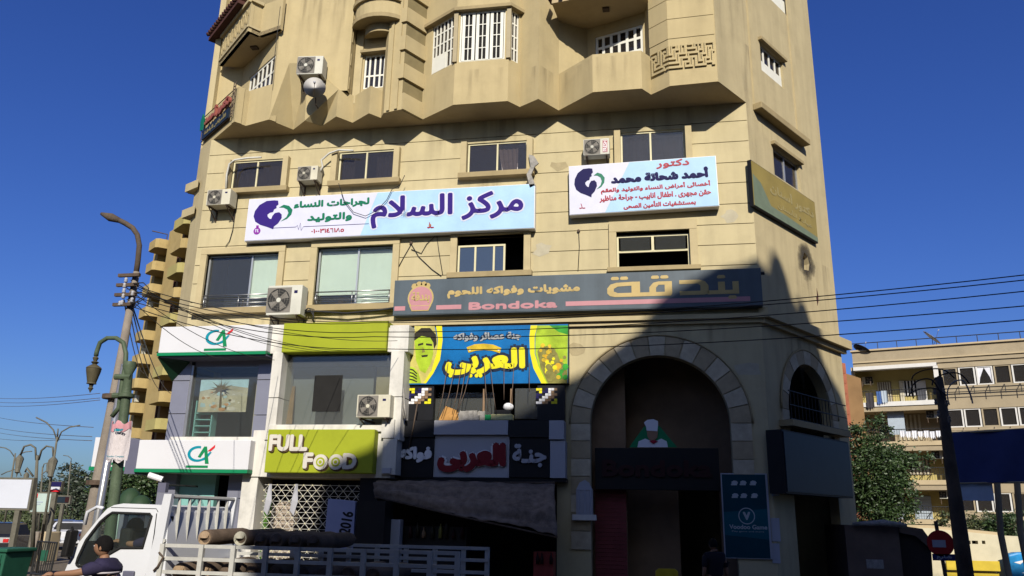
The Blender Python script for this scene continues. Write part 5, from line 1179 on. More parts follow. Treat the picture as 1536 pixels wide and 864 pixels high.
MB().box(bf, UL-.1, UR, ztp, ztp+.12, -.3, .25).build('coping', 'block_cream', blk); MB().box(bf, UL, UR, zfr+.55, zfr+.65, .1, .2).build('string_course', 'block_cream', blk)
MB().box(bf, UL, UM, 0, zfr+.25, -10, -1.9).build('balcony_back_wall', 'block_yellow', blk); MB().box(bf, UL-.2, UL, 0, zfr+.3, -10, -.1).build('end_wall', 'block_cream', blk)
MB().box(bf, UL, UM+.15, zfr-.02, zfr+.24, -.2, .35).build('balcony_frame', 'block_white', blk); MB().box(bf, UM-.1, UM+.2, bf.uv(1409, 567)[1], zfr, -.2, .35).build('balcony_frame', 'block_white', blk)
slabs = [bf.uv(1345, 605)[1], bf.uv(1345, 665)[1], bf.uv(1345, 723)[1], bf.uv(1345, 781)[1]]
for i, z in enumerate(slabs):
    MB().box(bf, UL, UM+.15, z-.2, z+.12, -1.9, .2).build('balcony_slab', 'block_white' if i == 0 else 'block_cream', blk)
    MB().box(bf, UL, UM+.15, z-.55, z-.21, -1.9, .12).build('balcony_beam', 'block_tan', blk)
    mb = MB()
    for k in range(int((UM-UL)/.16)): mb.box(bf, UL+.05+k*.16, UL+.07+k*.16, z+.12, z+.95, .1, .12)
    mb.tube([bf.P(UL, z+.97, .11), bf.P(UM, z+.97, .11)], .03, 5); mb.tube([bf.P(UL, z+.5, .11), bf.P(UM, z+.5, .11)], .015, 5)
    mb.build('balcony_railing', 'black_iron', blk)
MB().box(bf, UL, UM, slabs[1]+.1, slabs[0]-.5, -1.9, -1.88).build('back_wall_face', 'block_tan', blk)
# wall openings of the balconies
def bq(px, m_, w, nm, d=.04, par=blk): q = bf.rect(*px, w); return MB().box(bf, q[0], q[2], q[1], q[3], w-d, w).build(nm, m_, par)
for px, m_ in (((1317, 573, 1338, 604), 'stripe_cream'), ((1347, 622, 1385, 660), 'stripe_cream'), ((1363, 684, 1395, 712), 'stripe_cream')):
    q = bf.rect(*px, -1.8); n = 6
    for k in range(n): MB().box(bf, q[0]+(q[2]-q[0])*k/n, q[0]+(q[2]-q[0])*(k+.5)/n, q[1], q[3], -1.86, -1.8).build('curtain_stripe', m_, blk)
bq((1317, 573, 1338, 604), 'block_brown', -1.86, 'opening'); bq((1363, 684, 1395, 712), 'block_brown', -1.86, 'opening')
wv = bq((1356, 571, 1376, 594), 'dark_room', -1.85, 'window'); q = bf.rect(1356, 571, 1376, 594, -1.85)
for k in range(5): MB().box(bf, q[0]+(q[2]-q[0])*k/4-.05, q[0]+(q[2]-q[0])*k/4+.05, q[1], q[3], -1.85, -1.8).build('window_bar', 'block_white', wv)
bq((1350, 571, 1356, 604), 'stripe_cream', -1.75, 'open_shutter'); bq((1376, 571, 1390, 604), 'block_white', -1.78, 'open_shutter')
bq((1332, 616, 1357, 652), 'shutter_blue', -.5, 'hanging_sheet'); 
for px in ((1345, 746, 1357, 780), (1372, 744, 1398, 780)):
    q = bf.rect(*px, -1.8); s_ = MB().box(bf, q[0], q[2], q[1], q[3], -1.86, -1.8).build('shutter', 'shutter_blue', blk)
    for k in range(8): z = q[1]+(q[3]-q[1])*(k+.5)/8; MB().box(bf, q[0]+.05, q[2]-.05, z-.03, z+.03, -1.8, -1.77).build('slat', 'shutter_blue', s_)
MB().box(bf, UL, UM, 0, slabs[3]-.5, -1.9, -.2).build('base_wall', 'block_tan', blk)
# ribbon window wing
rows = [(bf.uv(1470, 577)[1], bf.uv(1470, 549)[1]), (bf.uv(1470, 640)[1], bf.uv(1470, 612)[1]), (bf.uv(1490, 706)[1], bf.uv(1490, 678)[1]), (bf.uv(1480, 768)[1], bf.uv(1480, 739)[1])]
ed = [zfr+.25]+[v for r_ in rows for v in (r_[1], r_[0])]+[0]
for i in range(0, len(ed), 2): MB().box(bf, UM+.2, UR, ed[i+1], ed[i], -10, .0).build('spandrel_wall', 'block_tan', blk)
for ri, (za, zb_) in enumerate(rows):
    if ri == 2: pass
    n = 7; us = [UM+.35+(UR-UM-.5)*k/n for k in range(n+1)]
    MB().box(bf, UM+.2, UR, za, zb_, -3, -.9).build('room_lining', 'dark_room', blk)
    for k in range(n):
        f_ = MB(); a, b = us[k]+.03, us[k+1]-.03
        f_.box(bf, a, b, za, za+.08, -.2, -.05); f_.box(bf, a, b, zb_-.08, zb_, -.2, -.05); f_.box(bf, a, a+.1, za+.08, zb_-.08, -.2, -.05); f_.box(bf, b-.1, b, za+.08, zb_-.08, -.2, -.05)
        w_ = f_.build('window', 'block_white' if (k+ri) % 3 else 'block_tan', blk); MB().box(bf, a+.1, b-.1, za+.08, zb_-.08, -.15, -.13).build('pane', 'glass_dark', w_)
        if ri == 0 and k == 2:
            zc_, zd_ = za+.1, zb_-.1; m_ = (a+b)/2
            for s in (-1, 1): MB().prism(bf, [(m_, zd_), (m_+s*(b-a)*.46, zd_), (m_+s*(b-a)*.46, zc_+.15), (m_+s*(b-a)*.38, zc_), (m_+s*.3, zd_-.7)], (), -.12, -.1).build('curtain', 'cloth_white', w_)
    mb = MB(); mb.tube([bf.P(UM+.2, za-.25, .45), bf.P(UR, za-.25, .45)], .04, 5); mb.tube([bf.P(UM+.2, za-.5, .45), bf.P(UR, za-.5, .45)], .03, 5)
    for k in range(9): u_ = UM+.4+k*(UR-UM-.6)/8; mb.tube([bf.P(u_, za-.05, .02), bf.P(u_, za-.2, .45), bf.P(u_, za-.7, .45)], .03, 4)
    mb.build('clothes_rail', 'block_tan' if ri else 'black_iron', blk)
mb = MB()
zr = ztp+.12
for k in range(12): mb.tube([bf.P(UL+.5+k*1.3, zr, -.3), bf.P(UL+.5+k*1.3, zr+.6, -.3)], .03, 4)
mb.tube([bf.P(UL, zr+.6, -.3), bf.P(UR, zr+.6, -.3)], .035, 5); mb.build('roof_railing', 'black_iron', blk)
def cloth(px, m_, lb, nm='hanging_cloth', w=.28, wav=.05, grp=None):
    q = bf.rect(*px, w); vs = []; n = 10
    for i in range(n+1): u = q[0]+(q[2]-q[0])*i/n; vs += [bf.P(u, q[3], w), bf.P(u, q[1]+.08*math.sin(i*1.9), w+wav*math.sin(i*1.4))]
    return MB().add(vs, [(2*i, 2*i+1, 2*i+3, 2*i+2) for i in range(n)]).build(nm, m_, None, lb, 'laundry', grp, smooth=True, recalc=False)
cloth((1299, 589, 1311, 612), 'cloth_dark', 'black cloth hung over the top balcony rail'); cloth((1315, 587, 1323, 606), 'cloth_blue', 'deep blue cloth on the top balcony rail next to the black cloth'); cloth((1322, 586, 1331, 604), 'shutter_blue', 'pale blue cloth at the right end of the top balcony laundry')
for k in range(7): cloth((1350+k*9, 646+(k % 2), 1358+k*9, 655+(k % 3)), 'cloth_white', 'white washing pegged in a row along the second balcony rail', 'washing', w=.4, grp='white washing on the second balcony')
for px, lb in (((1293, 565, 1309, 576), 'air conditioner on the yellow wall of the top balcony'), ((1389, 616, 1407, 627), 'air conditioner over the white washing row'), ((1398, 676, 1414, 688), 'air conditioner above the striped curtain'), ((1409, 736, 1424, 748), 'lowest air conditioner of the balcony block, beside the pole')):
    ac_unit(bf, px, lb, .4, w0=-1.8 if px[0] < 1300 else -1.0, fanL=px[0] > 1300, logo=False, group='air conditioners on the balcony block', detail=False)
p = CAM + ray(1398, 506)/F_PX*59; dish(p, (.66, -.22, .72), .72, 'large pale satellite dish on a stand on the far roof', pole=[p, p+Vector((.1, .3, -1.0)), p+Vector((-.15, .4, -1.9))])
p = CAM + ray(1293, 524)/F_PX*60; dish(p, (.52, .12, .83), .66, 'dark tilted satellite dish at the left corner of the far roof', pole=[p, p+Vector((.1, .3, -.5)), p+Vector((.1, .5, -.9))], m_='ac_dark')

# ------------------------------------------------------------------ trees
mat('bark', (.11, .08, .055), .9, .25, 8, .5)
def leafmat(name, c1, c2):
    m = bpy.data.materials.new(name); m.use_nodes = True; n = m.node_tree; L = n.links; b = n.nodes['Principled BSDF']
    g = n.nodes.new('ShaderNodeNewGeometry'); r_ = n.nodes.new('ShaderNodeValToRGB')
    r_.color_ramp.elements[0].color = (*c1, 1); r_.color_ramp.elements[1].color = (*c2, 1); L.new(g.outputs['Random Per Island'], r_.inputs[0]); L.new(r_.outputs[0], b.inputs['Base Color'])
    b.inputs['Roughness'].default_value = .55; M[name] = m
leafmat('leaves_dark', (.010, .026, .006), (.038, .068, .016)); leafmat('leaves_olive', (.02, .032, .01), (.06, .075, .022)); leafmat('leaves_far', (.012, .02, .010), (.034, .046, .022))
def tree(label, base, H, blobs, nleaf, size, m_='leaves_dark', tr_r=.16, group=None, seed=1, kind_='leafy_tree', trunk_top=.5):
    """blobs: (dx, dy, z, rx, rz) crown lumps"""
    rnd = random.Random(seed); t = thing(kind_, label, 'tree', base, 0, group); B = Vector(base)
    mb = MB(); topz = H*trunk_top; mb.tube([B, B+Vector((.05*H*.1, 0, topz*.5)), B+Vector((-.03*H*.1, 0, topz))], [tr_r*1.3, tr_r, tr_r*.75], 8)
    for (dx, dy, z, rx, rz) in blobs:
        mb.tube([B+Vector((0, 0, topz*.8)), B+Vector((dx*.45, dy*.45, (topz+z)*.52)), B+Vector((dx, dy, z))], [tr_r*.55, tr_r*.35, tr_r*.12], 6)
    mb.build('trunk', 'bark', t, smooth=True, recalc=False)
    mb = MB(); tot = sum(b[3]**2*b[4] for b in blobs)
    for (dx, dy, z, rx, rz) in blobs:
        n = int(nleaf*(rx**2*rz)/tot); nc = max(6, n//45)
        cl = []
        for _ in range(nc):
            d = Vector((rnd.gauss(0, 1), rnd.gauss(0, 1), rnd.gauss(0, 1))).normalized(); q = rnd.uniform(.55, 1.0)
            cl.append((B+Vector((dx+d.x*rx*q, dy+d.y*rx*q, z+d.z*rz*q)), rnd.uniform(.16, .34)*rx))
        for i in range(n):
            c, s = cl[i % nc]; p = c+Vector((rnd.gauss(0, s*.6), rnd.gauss(0, s*.6), rnd.gauss(0, s*.45)))
            a = Vector((rnd.gauss(0, 1), rnd.gauss(0, 1), rnd.gauss(0, .6))).normalized(); b2 = a.cross(Vector((rnd.gauss(0, 1), rnd.gauss(0, 1), rnd.gauss(0, 1)))).normalized()
            l_ = size*rnd.uniform(.6, 1.3); mb.add([p-a*l_, p+b2*l_*.45, p+a*l_, p-b2*l_*.45], [(0, 1, 2, 3)])
    mb.build('crown', m_, t, recalc=False); return t
def gp(x, y, d): p = CAM + ray(x, y)/F_PX*d; return p
p = gp(1322, 700, 34); tree('bushy dark green tree against the right balcony block', (p.x, p.y, 0), 7, [(-.3, 0, 4.1, 1.35, 1.6), (-.9, .2, 5.5, .8, .8), (.5, 0, 3.2, .8, 1.0), (-.6, .2, 2.6, 1.1, 1.1), (-.05, 0, 6.1, .6, .55), (1.25, .3, 4.75, .85, .38), (.7, .2, 5.1, .6, .4), (-1.2, 0, 3.7, .8, 1.1), (.2, -.4, 2.3, .9, .8), (.35, 0, 4.2, .7, .5)], 30000, .07, seed=4)
p = gp(1512, 812, 30); tree('small round green tree at the far right edge', (p.x, p.y, 0), 3, [(0, 0, 2.1, .75, .5), (.5, 0, 2.4, .5, .35), (-.3, 0, 1.9, .5, .4)], 3500, .06, seed=9, tr_r=.08)
p = gp(1465, 795, 44); tree('low shrub tree behind the blue banner pole', (p.x, p.y, 0), 3, [(0, 0, 2.0, 1.0, .7), (1, 0, 2.3, .8, .6), (-1.3, 0, 2.3, .7, .6)], 4000, .08, m_='leaves_olive', seed=12, tr_r=.08)
p = gp(193, 722, 33); tree('dark green tree behind the green lamp post', (p.x, p.y, 0), 5, [(0, 0, 3.0, 1.3, .9), (-1.0, 0, 3.4, .7, .9), (1.0, 0, 2.9, 1.0, .8), (.1, 0, 2.2, 1.4, .7), (-.9, 0, 4.4, .35, .5)], 14000, .075, seed=21)
for i, (x, y, d, H, s, lb) in enumerate(((118, 745, 75, 9, 2.6, 'tall dark tree in the distance just left of the utility pole'), (88, 748, 85, 9, 2.8, 'broad distant dark tree behind the small blue sign'), (104, 775, 70, 5, 2.2, 'low distant tree above the parked cars'), (60, 762, 90, 6, 2.6, 'distant tree behind the white billboard edge'))):
    p = gp(x, y, d); zc_ = p.z; tree(lb, (p.x, p.y, 0), zc_, [(0, 0, zc_, s, s*.8), (-s*.7, 0, zc_-s*.4, s*.8, s*.7), (s*.6, 0, zc_-.3*s, s*.7, s*.6), (.2*s, 0, zc_+s*.8, s*.55, s*.5)], 5200, .17, m_='leaves_far', seed=30+i, kind_='distant_tree')
for i, (x, y, d, w_, lb) in enumerate(((63, 782, 55, 1.9, 'olive hedge shrub behind the planter'), (25, 775, 60, 2.6, 'olive shrub under the white billboard'))):
    p = gp(x, y, d); s = thing('hedge_shrub', lb, 'shrub', (p.x, p.y, 0)); rnd = random.Random(50+i); mb = MB()
    for _ in range(4500):
        q = Vector((p.x+rnd.gauss(0, w_*.5), p.y+rnd.gauss(0, .6), max(.1, min(2.1, abs(rnd.gauss(1.0, .5)))))); a = Vector((rnd.gauss(0, 1), rnd.gauss(0, 1), rnd.gauss(0, 1))).normalized(); b2 = a.orthogonal().normalized(); mb.add([q-a*.12, q+b2*.05, q+a*.12, q-b2*.05], [(0, 1, 2, 3)])
    mb.build('foliage', 'leaves_olive', s, recalc=False)
    MB().tube([(p.x, p.y, 0), (p.x, p.y, 1.2)], .06, 5).build('stem', 'bark', s)

# ------------------------------------------------------------------ right foreground: pole, banner, sign, walls
mat('pole_wood', (.10, .075, .055), .9, .3, 3, .4); mat('pole_grey', (.26, .22, .18), .85, .15, 4, .3, dirt=.2)
up_ = thing('utility_pole', 'dark leaning utility pole with tangled wire loops in front of the balcony block', 'pole', (PY(1448, 864, 15).x, 15, 0))
a = PY(1440, 800, 15); b = PY(1408, 566, 15); base = a+(a-b)*((a.z)/(b.z-a.z)); MB().tube([base, a, a.lerp(b, .5), b], [.13, .12, .095, .065], 12).build('shaft', 'pole_wood', up_, smooth=True)
for k, (x, y) in enumerate(((1402, 588), (1416, 588), (1404, 604), (1420, 606), (1408, 622), (1424, 630))):
    p = PY(x, y, 14.85); MB().lathe(p, (0, 0, 1), [(-.04, .02), (0, .03), (.03, .02), (.05, .028), (.07, .01)], 8).build('insulator', 'pole_grey', up_)
for k, ring in enumerate((((1404, 575), 34, 22), ((1390, 592), 22, 24), ((1430, 585), 30, 26), ((1440, 600), 18, 30), ((1395, 600), 30, 18))):
    (cx_, cy_), rx_, ry_ = ring
    pts = [PY(cx_+rx_*math.cos(R(t))*(1-.2*math.sin(R(t*2))), cy_-ry_*math.sin(R(t)), 14.8-.06*k) for t in range(-10 if k % 2 else 20, 200 if k % 2 else 170, 12)]
    MB().tube(pts, .014, 4, cap=False).build('wire_loop', 'rubble_grey' if k == 3 else 'black_iron', up_, smooth=True)
mat('banner_blue', (.04, .052, .15), .8, .12, 2, .3)
bn = thing('blue_banner', 'large dark navy cloth banner stretched across the street on the right', 'banner', tuple(PY(1436, 725, 24)))
bpf = Fr((0, 24, 0), (1, 0, 0), (0, -1, 0)); q = bpf.poly([(1422, 650), (1600, 640), (1600, 722), (1438, 725)]); vs = []; n = 30; m_ = 8
for i in range(n+1):
    for j in range(m_+1):
        t, s = i/n, j/m_; u = (q[0][0]*(1-t)+q[1][0]*t)*(1-s)+(q[3][0]*(1-t)+q[2][0]*t)*s; z = (q[0][1]*(1-t)+q[1][1]*t)*(1-s)+(q[3][1]*(1-t)+q[2][1]*t)*s
        vs.append(bpf.P(u, z, .05*math.sin(t*14+s*3)+.08*s))
o = MB().add(vs, [(i*(m_+1)+j, (i+1)*(m_+1)+j, (i+1)*(m_+1)+j+1, i*(m_+1)+j+1) for i in range(n) for j in range(m_)]).build('cloth', 'banner_blue', bn, smooth=True, recalc=False)
mb = MB(); mb.tube([bpf.P(q[0][0], q[0][1], 0), bpf.P(q[1][0], q[1][1], 0)], .03, 6); mb.tube([bpf.P(q[3][0], q[3][1], .08), bpf.P(q[2][0], q[2][1], .08)], .02, 6); mb.build('rail', 'block_tan', bn)
mat('board_pale', (.45, .52, .62), .6, .1)
q = bpf.rect(1440, 725, 1490, 751, .0); MB().box(bpf, q[0], q[2], q[1], q[3], -.03, 0).build('pale_board', 'board_pale', None, 'pale blue board hanging under the navy banner', 'board')
for x, lb in ((1497, 'first slim tan post under the banner'), (1527, 'second slim tan post near the right edge')):
    a = PY(x+4, 800, 26); b = PY(x-2, 715, 26); MB().tube([(a.x+.1, 26, 0), a, b], .09, 8).build('post', 'block_tan', None, lb, 'post')
# shaded shed wall with cloth roof and dark kiosk
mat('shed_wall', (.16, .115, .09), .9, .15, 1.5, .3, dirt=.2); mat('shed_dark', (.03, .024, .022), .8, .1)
sf = Fr((0, 25, 0), (1, 0, 0), (0, -1, 0)); q = sf.poly([(1278, 790), (1347, 790), (1347, 870), (1278, 870)])
sh_ = thing('shed', 'brown shaded shed with a rough cloth edge beside the corner building', 'shed', sf.P(q[0][0], 0, 0))
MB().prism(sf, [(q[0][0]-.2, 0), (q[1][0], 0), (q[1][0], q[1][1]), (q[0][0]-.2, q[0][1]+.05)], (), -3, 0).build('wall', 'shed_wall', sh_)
MB().tube([sf.P(q[0][0], q[0][1]+.07, .1), sf.P(q[0][0]+.8, q[0][1]+.12, .2), sf.P(q[0][0]+1.4, q[0][1]+.05, .15), sf.P(q[1][0], q[1][1]+.06, .1)], [.05, .09, .06, .1], 7).build('cloth_edge', 'rubble_grey', sh_, smooth=True)
c = sf.uv(1311, 846); MB().box(sf, c[0]-.2, c[0]+.25, c[1]-.12, c[1]+.12, 0, .01).build('notice', 'rubble_grey', sh_)
ks = thing('kiosk', 'dark box kiosk with a drooping cover behind the no entry sign', 'kiosk', sf.P(q[1][0], 0, -.2))
q = sf.poly([(1347, 788), (1382, 793), (1396, 812), (1398, 870), (1347, 870)], -.3); MB().prism(sf, [(q[4][0], 0), (q[3][0], 0), q[2], q[1], q[0]], (), -2.5, -.3).build('body', 'shed_dark', ks); MB().prism(sf, [q[0], q[1], q[2], (q[2][0], q[2][1]-.25), (q[1][0]-.2, q[1][1]-.2), (q[0][0], q[0][1]-.2)], (), -.3, -.2).build('cover', 'shed_wall', ks)
# no entry sign
ns = thing('no_entry_sign', 'round red no entry sign on a post with a blue plate below', 'sign', (PY(1412, 864, 19).x, 19, 0))
nf = Fr((0, 19, 0), (1, 0, 0), (0, -1, 0)); c = nf.uv(1410.5, 815); mat('sign_dullred', (.40, .02, .02), .5, .1); mat('plate_blue', (.02, .03, .12), .5)
MB().prism(nf, circ(c[0], c[1], .265, 32), (), 0, .02).build('disc', 'sign_dullred', ns); q = nf.rect(1398.5, 810, 1418.5, 821, .02); MB().box(nf, q[0], q[2], q[1], q[3], .018, .026).build('bar', 'panel_grey', ns)
q = nf.rect(1399, 831, 1433, 841, .02); MB().box(nf, q[0], q[2], q[1], q[3], 0, .02).build('plate', 'plate_blue', ns); textpx('شارع', nf, (1405, 833, 1428, 839.5), .022, 'panel_grey', ns, bold=.006)
MB().tube([(c[0]+.1, 19.04, 0), (c[0]-.03, 19.04, c[1]+.45)], .04, 8).build('post', 'pole_wood', ns)
# pale sunlit wall with yellow board, poster
mat('wall_pale', (.62, .56, .40), .85, .08, 1, .2, dirt=.15)
wf_ = Fr((0, 33, 0), (1, 0, 0), (0, -1, 0)); q = wf_.poly([(1393, 792), (1500, 803), (1560, 806)]); wl = thing('pale_wall', 'low sunlit cream wall with small dark slots behind the no entry sign', 'wall', wf_.P(q[0][0], 0, 0))
sl_ = [wf_.rect(x, 811, x+w_, 816) for x, w_ in ((1451, 5), (1458, 9), (1473, 5))]
MB().prism(wf_, [(q[0][0]-4, 0), (q[2][0], 0), (q[2][0], q[2][1]), (q[1][0], q[1][1]), (q[0][0], q[0][1]), (q[0][0]-4, q[0][1])], [frect(*s) for s in sl_], -.3, 0).build('wall_face', 'wall_pale', wl); MB().box(wf_, sl_[0][0]-.2, sl_[2][2]+.2, sl_[0][1]-.2, sl_[0][3]+.2, -.5, -.31).build('slot_back', 'dark_room', wl)
MB().tube([wf_.P(q[0][0]-4, q[0][1]+.03, -.15), wf_.P(q[0][0], q[0][1]+.03, -.15), wf_.P(q[1][0], q[1][1]+.03, -.15)], .1, 4).build('coping', 'block_cream', wl)
q = wf_.rect(1420, 841, 1500, 856, .3); mat('board_yellow', (.62, .46, .05), .6, .1); MB().box(wf_, q[0], q[2], q[1], q[3], .2, .3).build('yellow_board', 'board_yellow', None, 'long yellow board along the foot of the cream wall', 'board', bevel=.01)
MB().box(wf_, q[0], q[2], 0, q[1]-.08, .0, .15).build('painted_board', 'board_yellow', None, 'yellow painted panel under the long yellow board', 'panel')
mat('print_cyan', (.02, .22, .50), .4, .3, 3)
q = wf_.poly([(1512, 832), (1560, 828), (1560, 880), (1514, 880)], .8); MB().prism(wf_, [(q[0][0], 0), (q[2][0], 0), q[1], (q[0][0]+.3, q[0][1]+.08), q[0]], (), .3, .8).build('blue_kiosk', 'print_cyan', None, 'bright blue printed ice cream box at the bottom right corner', 'kiosk', bevel=.06)
mb = MB()
for k in range(5): c = (q[0][0]+.35+.2*k, q[0][1]-.25-.17*((k*2) % 3)); mb.prism(wf_, [(c[0]-.2, c[1]), (c[0], c[1]-.06), (c[0]+.22, c[1]+.12), (c[0], c[1]+.05)], (), .8, .81)
mb.build('white_print', 'sign_white', bpy.data.objects['blue_kiosk'])

# ------------------------------------------------------------------ left side: poles and lamps
up2 = thing('utility_pole', 'tall leaning grey utility pole with a curved street lamp arm on the left', 'pole', (PY(125, 864, 13).x, 13, 0))
a = PY(134, 800, 13); b = PY(205, 408, 13); base = a+(a-b)*(a.z/(b.z-a.z))
MB().tube([base, a, a.lerp(b, .5), b], [.145, .13, .088, .058], 12).build('shaft', 'pole_grey', up2, smooth=True)
off = Vector((.22, -.15, 0)); MB().tube([base+off, a+off, a.lerp(b, .62)+off*.9], [.07, .07, .06], 8).build('side_pipe', 'ac_dark' if 0 else 'metal_pipe', up2, smooth=True)
arm = [PY(x, y, 13) for x, y in ((204, 412), (207, 390), (209, 368), (206, 352), (199, 342), (188, 335), (178, 330))]
MB().tube(arm, .05, 8).build('lamp_arm', 'pole_wood', up2, smooth=True); MB().tube([PY(180, 331, 13), PY(166, 326, 13), PY(152, 320.5, 13)], [.05, .085, .03], 8).build('lamp_head', 'pole_wood', up2, smooth=True)
for k, (x, y) in enumerate(((189, 420), (187, 428), (186, 436), (185, 444), (183, 454), (199, 440), (198, 450), (180, 455))):
    p = PY(x, y, 12.87); MB().lathe(p, (0, 0, 1), [(-.05, .02), (-.03, .036), (.01, .026), (.03, .034), (.05, .01)], 8).build('insulator', 'panel_grey', up2, smooth=True)
for k in range(4): t = .86+.04*k; c = a.lerp(b, t); MB().box(Fr((c.x, c.y, 0), (1, 0, 0), (0, -1, 0)), -.28, .16, c.z-.03, c.z+.03, .08, .14).build('cross_bracket', 'rust_iron', up2)
for k, pts in enumerate((((200, 425), (215, 424), (223, 432), (220, 442), (205, 452), (195, 458)), ((202, 440), (212, 438), (218, 446), (210, 452), (196, 455)), ((199, 450), (208, 456), (200, 462)))):
    MB().tube([PY(x, y, 12.83) for x, y in pts], .012, 4).build('wire_loop', 'black_iron', up2, smooth=True)
for z in (.18, .5): c = a.lerp(b, z); MB().tube([c-Vector((0, 0, .04)), c+Vector((0, 0, .04))], .2, 10).build('clamp_band', 'rust_iron', up2)
# green ornate lamp post
mat('lamp_green', (.085, .115, .07), .5, .2, 5, .2, dirt=.25)
gl_ = thing('ornate_lamp_post', 'green ornate lamp post with a hooked arm carrying a lantern on its left', 'lamp post', (PY(165, 860, 11).x, 11, 0))
T_ = PY(195, 545, 11); Bm = PY(172, 740, 11); bs_ = Bm+(Bm-T_)*(Bm.z/(T_.z-Bm.z)); ax = (T_-bs_)
def al(t): return bs_+ax*t
L0 = ax.length
prof = [(a_, b_*.70) for a_, b_ in [(0, .2), (.3, .2), (.35, .13), (1.2, .12), (Bm.z, .115), (L0-1.1, .11), (L0-1.05, .19), (L0-1.0, .19), (L0-.98, .10), (L0-.55, .10), (L0-.53, .17), (L0-.48, .17), (L0-.46, .10), (L0-.16, .085), (L0-.05, .15), (L0+.02, .13), (L0+.03, .05)]]
MB().lathe(bs_, ax, prof, 16).build('column', 'lamp_green', gl_, smooth='auto')
hook = [PY(x, y, 11) for x, y in ((168, 625), (178, 612), (181, 590), (184, 570), (188, 550), (189, 530), (185, 514), (174, 507), (161, 507), (150, 514), (145, 528), (144, 534))]
MB().tube(hook, .035, 8).build('hooked_arm', 'lamp_green', gl_, smooth=True)
for y in (566, 594): c = PY(187 if y < 570 else 184, y, 11); MB().tube([c+Vector((-.13, -.05, 0)), c+Vector((.12, -.02, 0))], .045, 8).build('arm_collar', 'lamp_green', gl_)
LT = PY(144, 534, 11)
mat('lantern_bronze', (.10, .085, .05), .5, .2, 6)
ln = MB().lathe(LT, (0, 0, -1), [(0, .015), (.03, .045), (.08, .025), (.10, .06), (.13, .03), (.18, .105), (.20, .115)], 12).build('lantern_cap', 'lantern_bronze', gl_, smooth='auto')
MB().lathe(LT, (0, 0, -1), [(.20, .11), (.24, .107), (.42, .065), (.44, .075), (.45, .035), (.49, .025), (.51, .04), (.54, .02), (.58, .004)], 12).build('lantern_body', 'lantern_bronze', gl_, smooth='auto')
mat('poster_torn', (.62, .56, .56), .8, .15, 2.5, .3); mat('poster_pink', (.62, .30, .33), .8, .15, 3)
wp = thing('wrapped_poster', 'torn white and pink paper poster wrapped round the green lamp post', 'poster', tuple(al(.6)))
P1 = PY(181, 634, 10.9); P2 = PY(171, 692, 10.9); vs = []; n = 14; m_ = 5
for j in range(m_+1):
    c = P1.lerp(P2, j/m_)
    for i in range(n+1):
        t = R(200+140*i/n); rr_ = .17+.012*math.sin(i*2.1+j); vs.append(Vector((c.x+rr_*math.cos(t)*1.05, 11+.02+rr_*math.sin(t), c.z+.03*math.sin(i*1.1))))
MB().add(vs, [(j*(n+1)+i, j*(n+1)+i+1, (j+1)*(n+1)+i+1, (j+1)*(n+1)+i) for j in range(m_) for i in range(n)]).build('paper', 'poster_torn', wp, smooth=True, recalc=False)
vs2 = [v+Vector((0, -.012, 0)) for v in vs[:2*(n+1)]]; MB().add(vs2, [(i, i+1, n+1+i+1, n+1+i) for i in range(n)]).build('pink_band', 'poster_pink', wp, smooth=True, recalc=False)
pf = Fr((0, 10.80, 0), (1, 0, 0), (0, -1, 0)); textpx('CREDIT', pf, (171, 643, 185, 647), .005, 'ca_teal', wp, ar=False, bold=.004); textpx('Voodoo Company', pf, (160, 683, 186, 687), .005, 'ca_teal', wp, ar=False)
# green domed kiosk and dome roof
mat('board_mint', (.45, .55, .50), .6, .1, 2); mat('kiosk_green', (.03, .06, .03), .6, .15, 3)
dk = thing('domed_kiosk', 'small green kiosk with a rounded dome roof behind the truck cab', 'kiosk', (PY(206, 760, 27).x, 27, 0))
for x0_, x1_, m_ in ((158, 171, 'clad_white'), (171, 176, 'board_mint'), (176, 189, 'clad_grey'), (189, 203, 'board_mint'), (203, 214, 'clad_grey'), (214, 236, 'clad_white')):
    f_ = Fr((0, 25.9, 0), (1, 0, 0), (0, -1, 0)); q = f_.rect(x0_, 772, x1_, 830); MB().box(f_, q[0], q[2]-.02, 0, f_.uv(200, 766)[1], -.1, 0).build('side_cladding', m_, bld)
c = PY(206, 757, 27); MB().bx(c.x-.6, c.x+.5, 26.5, 28.5, 0, c.z-.05).build('body', 'kiosk_green', dk); MB().ell((c.x, 27.2, c.z-.2), .42, .42, .55, 16, 10).build('dome', 'kiosk_green', dk, smooth=True)
MB().ell((c.x-.6, 27.4, c.z-.1), .45, .45, .7, 16, 10).build('dome', 'kiosk_green', dk, smooth=True)
# far lamp posts
mat('lamp_dusty', (.14, .13, .10), .7, .2, 5)
def far_lamp(x, ytop, ybase, d, arms, label, r=.07, lan=(), grp='street lamps in the left distance'):
    b_ = gp(x[0], ybase, d); t_ = gp(x[1], ytop, d); base = b_+(b_-t_)*(b_.z/(t_.z-b_.z)); o = thing('street_lamp', label, 'street lamp', (base.x, base.y, 0), 0, grp)
    MB().tube([base, t_], [r*.95, r*.55], 8).build('shaft', 'lamp_dusty', o, smooth=True)
    for k, pts in enumerate(arms): MB().tube([gp(px, py, d) for px, py in pts], r*.42, 5).build('arm', 'lamp_dusty', o, smooth=True)
    for (px, py, s) in lan:
        p = gp(px, py, d); MB().lathe(p, (0, 0, -1), [(-.1*s, .03), (0, .13*s), (.06*s, .16*s), (.55*s, .09*s), (.6*s, .11*s), (.66*s, .03), (.8*s, .01)], 8).build('lantern', 'lamp_dusty', o, smooth='auto')
    return o
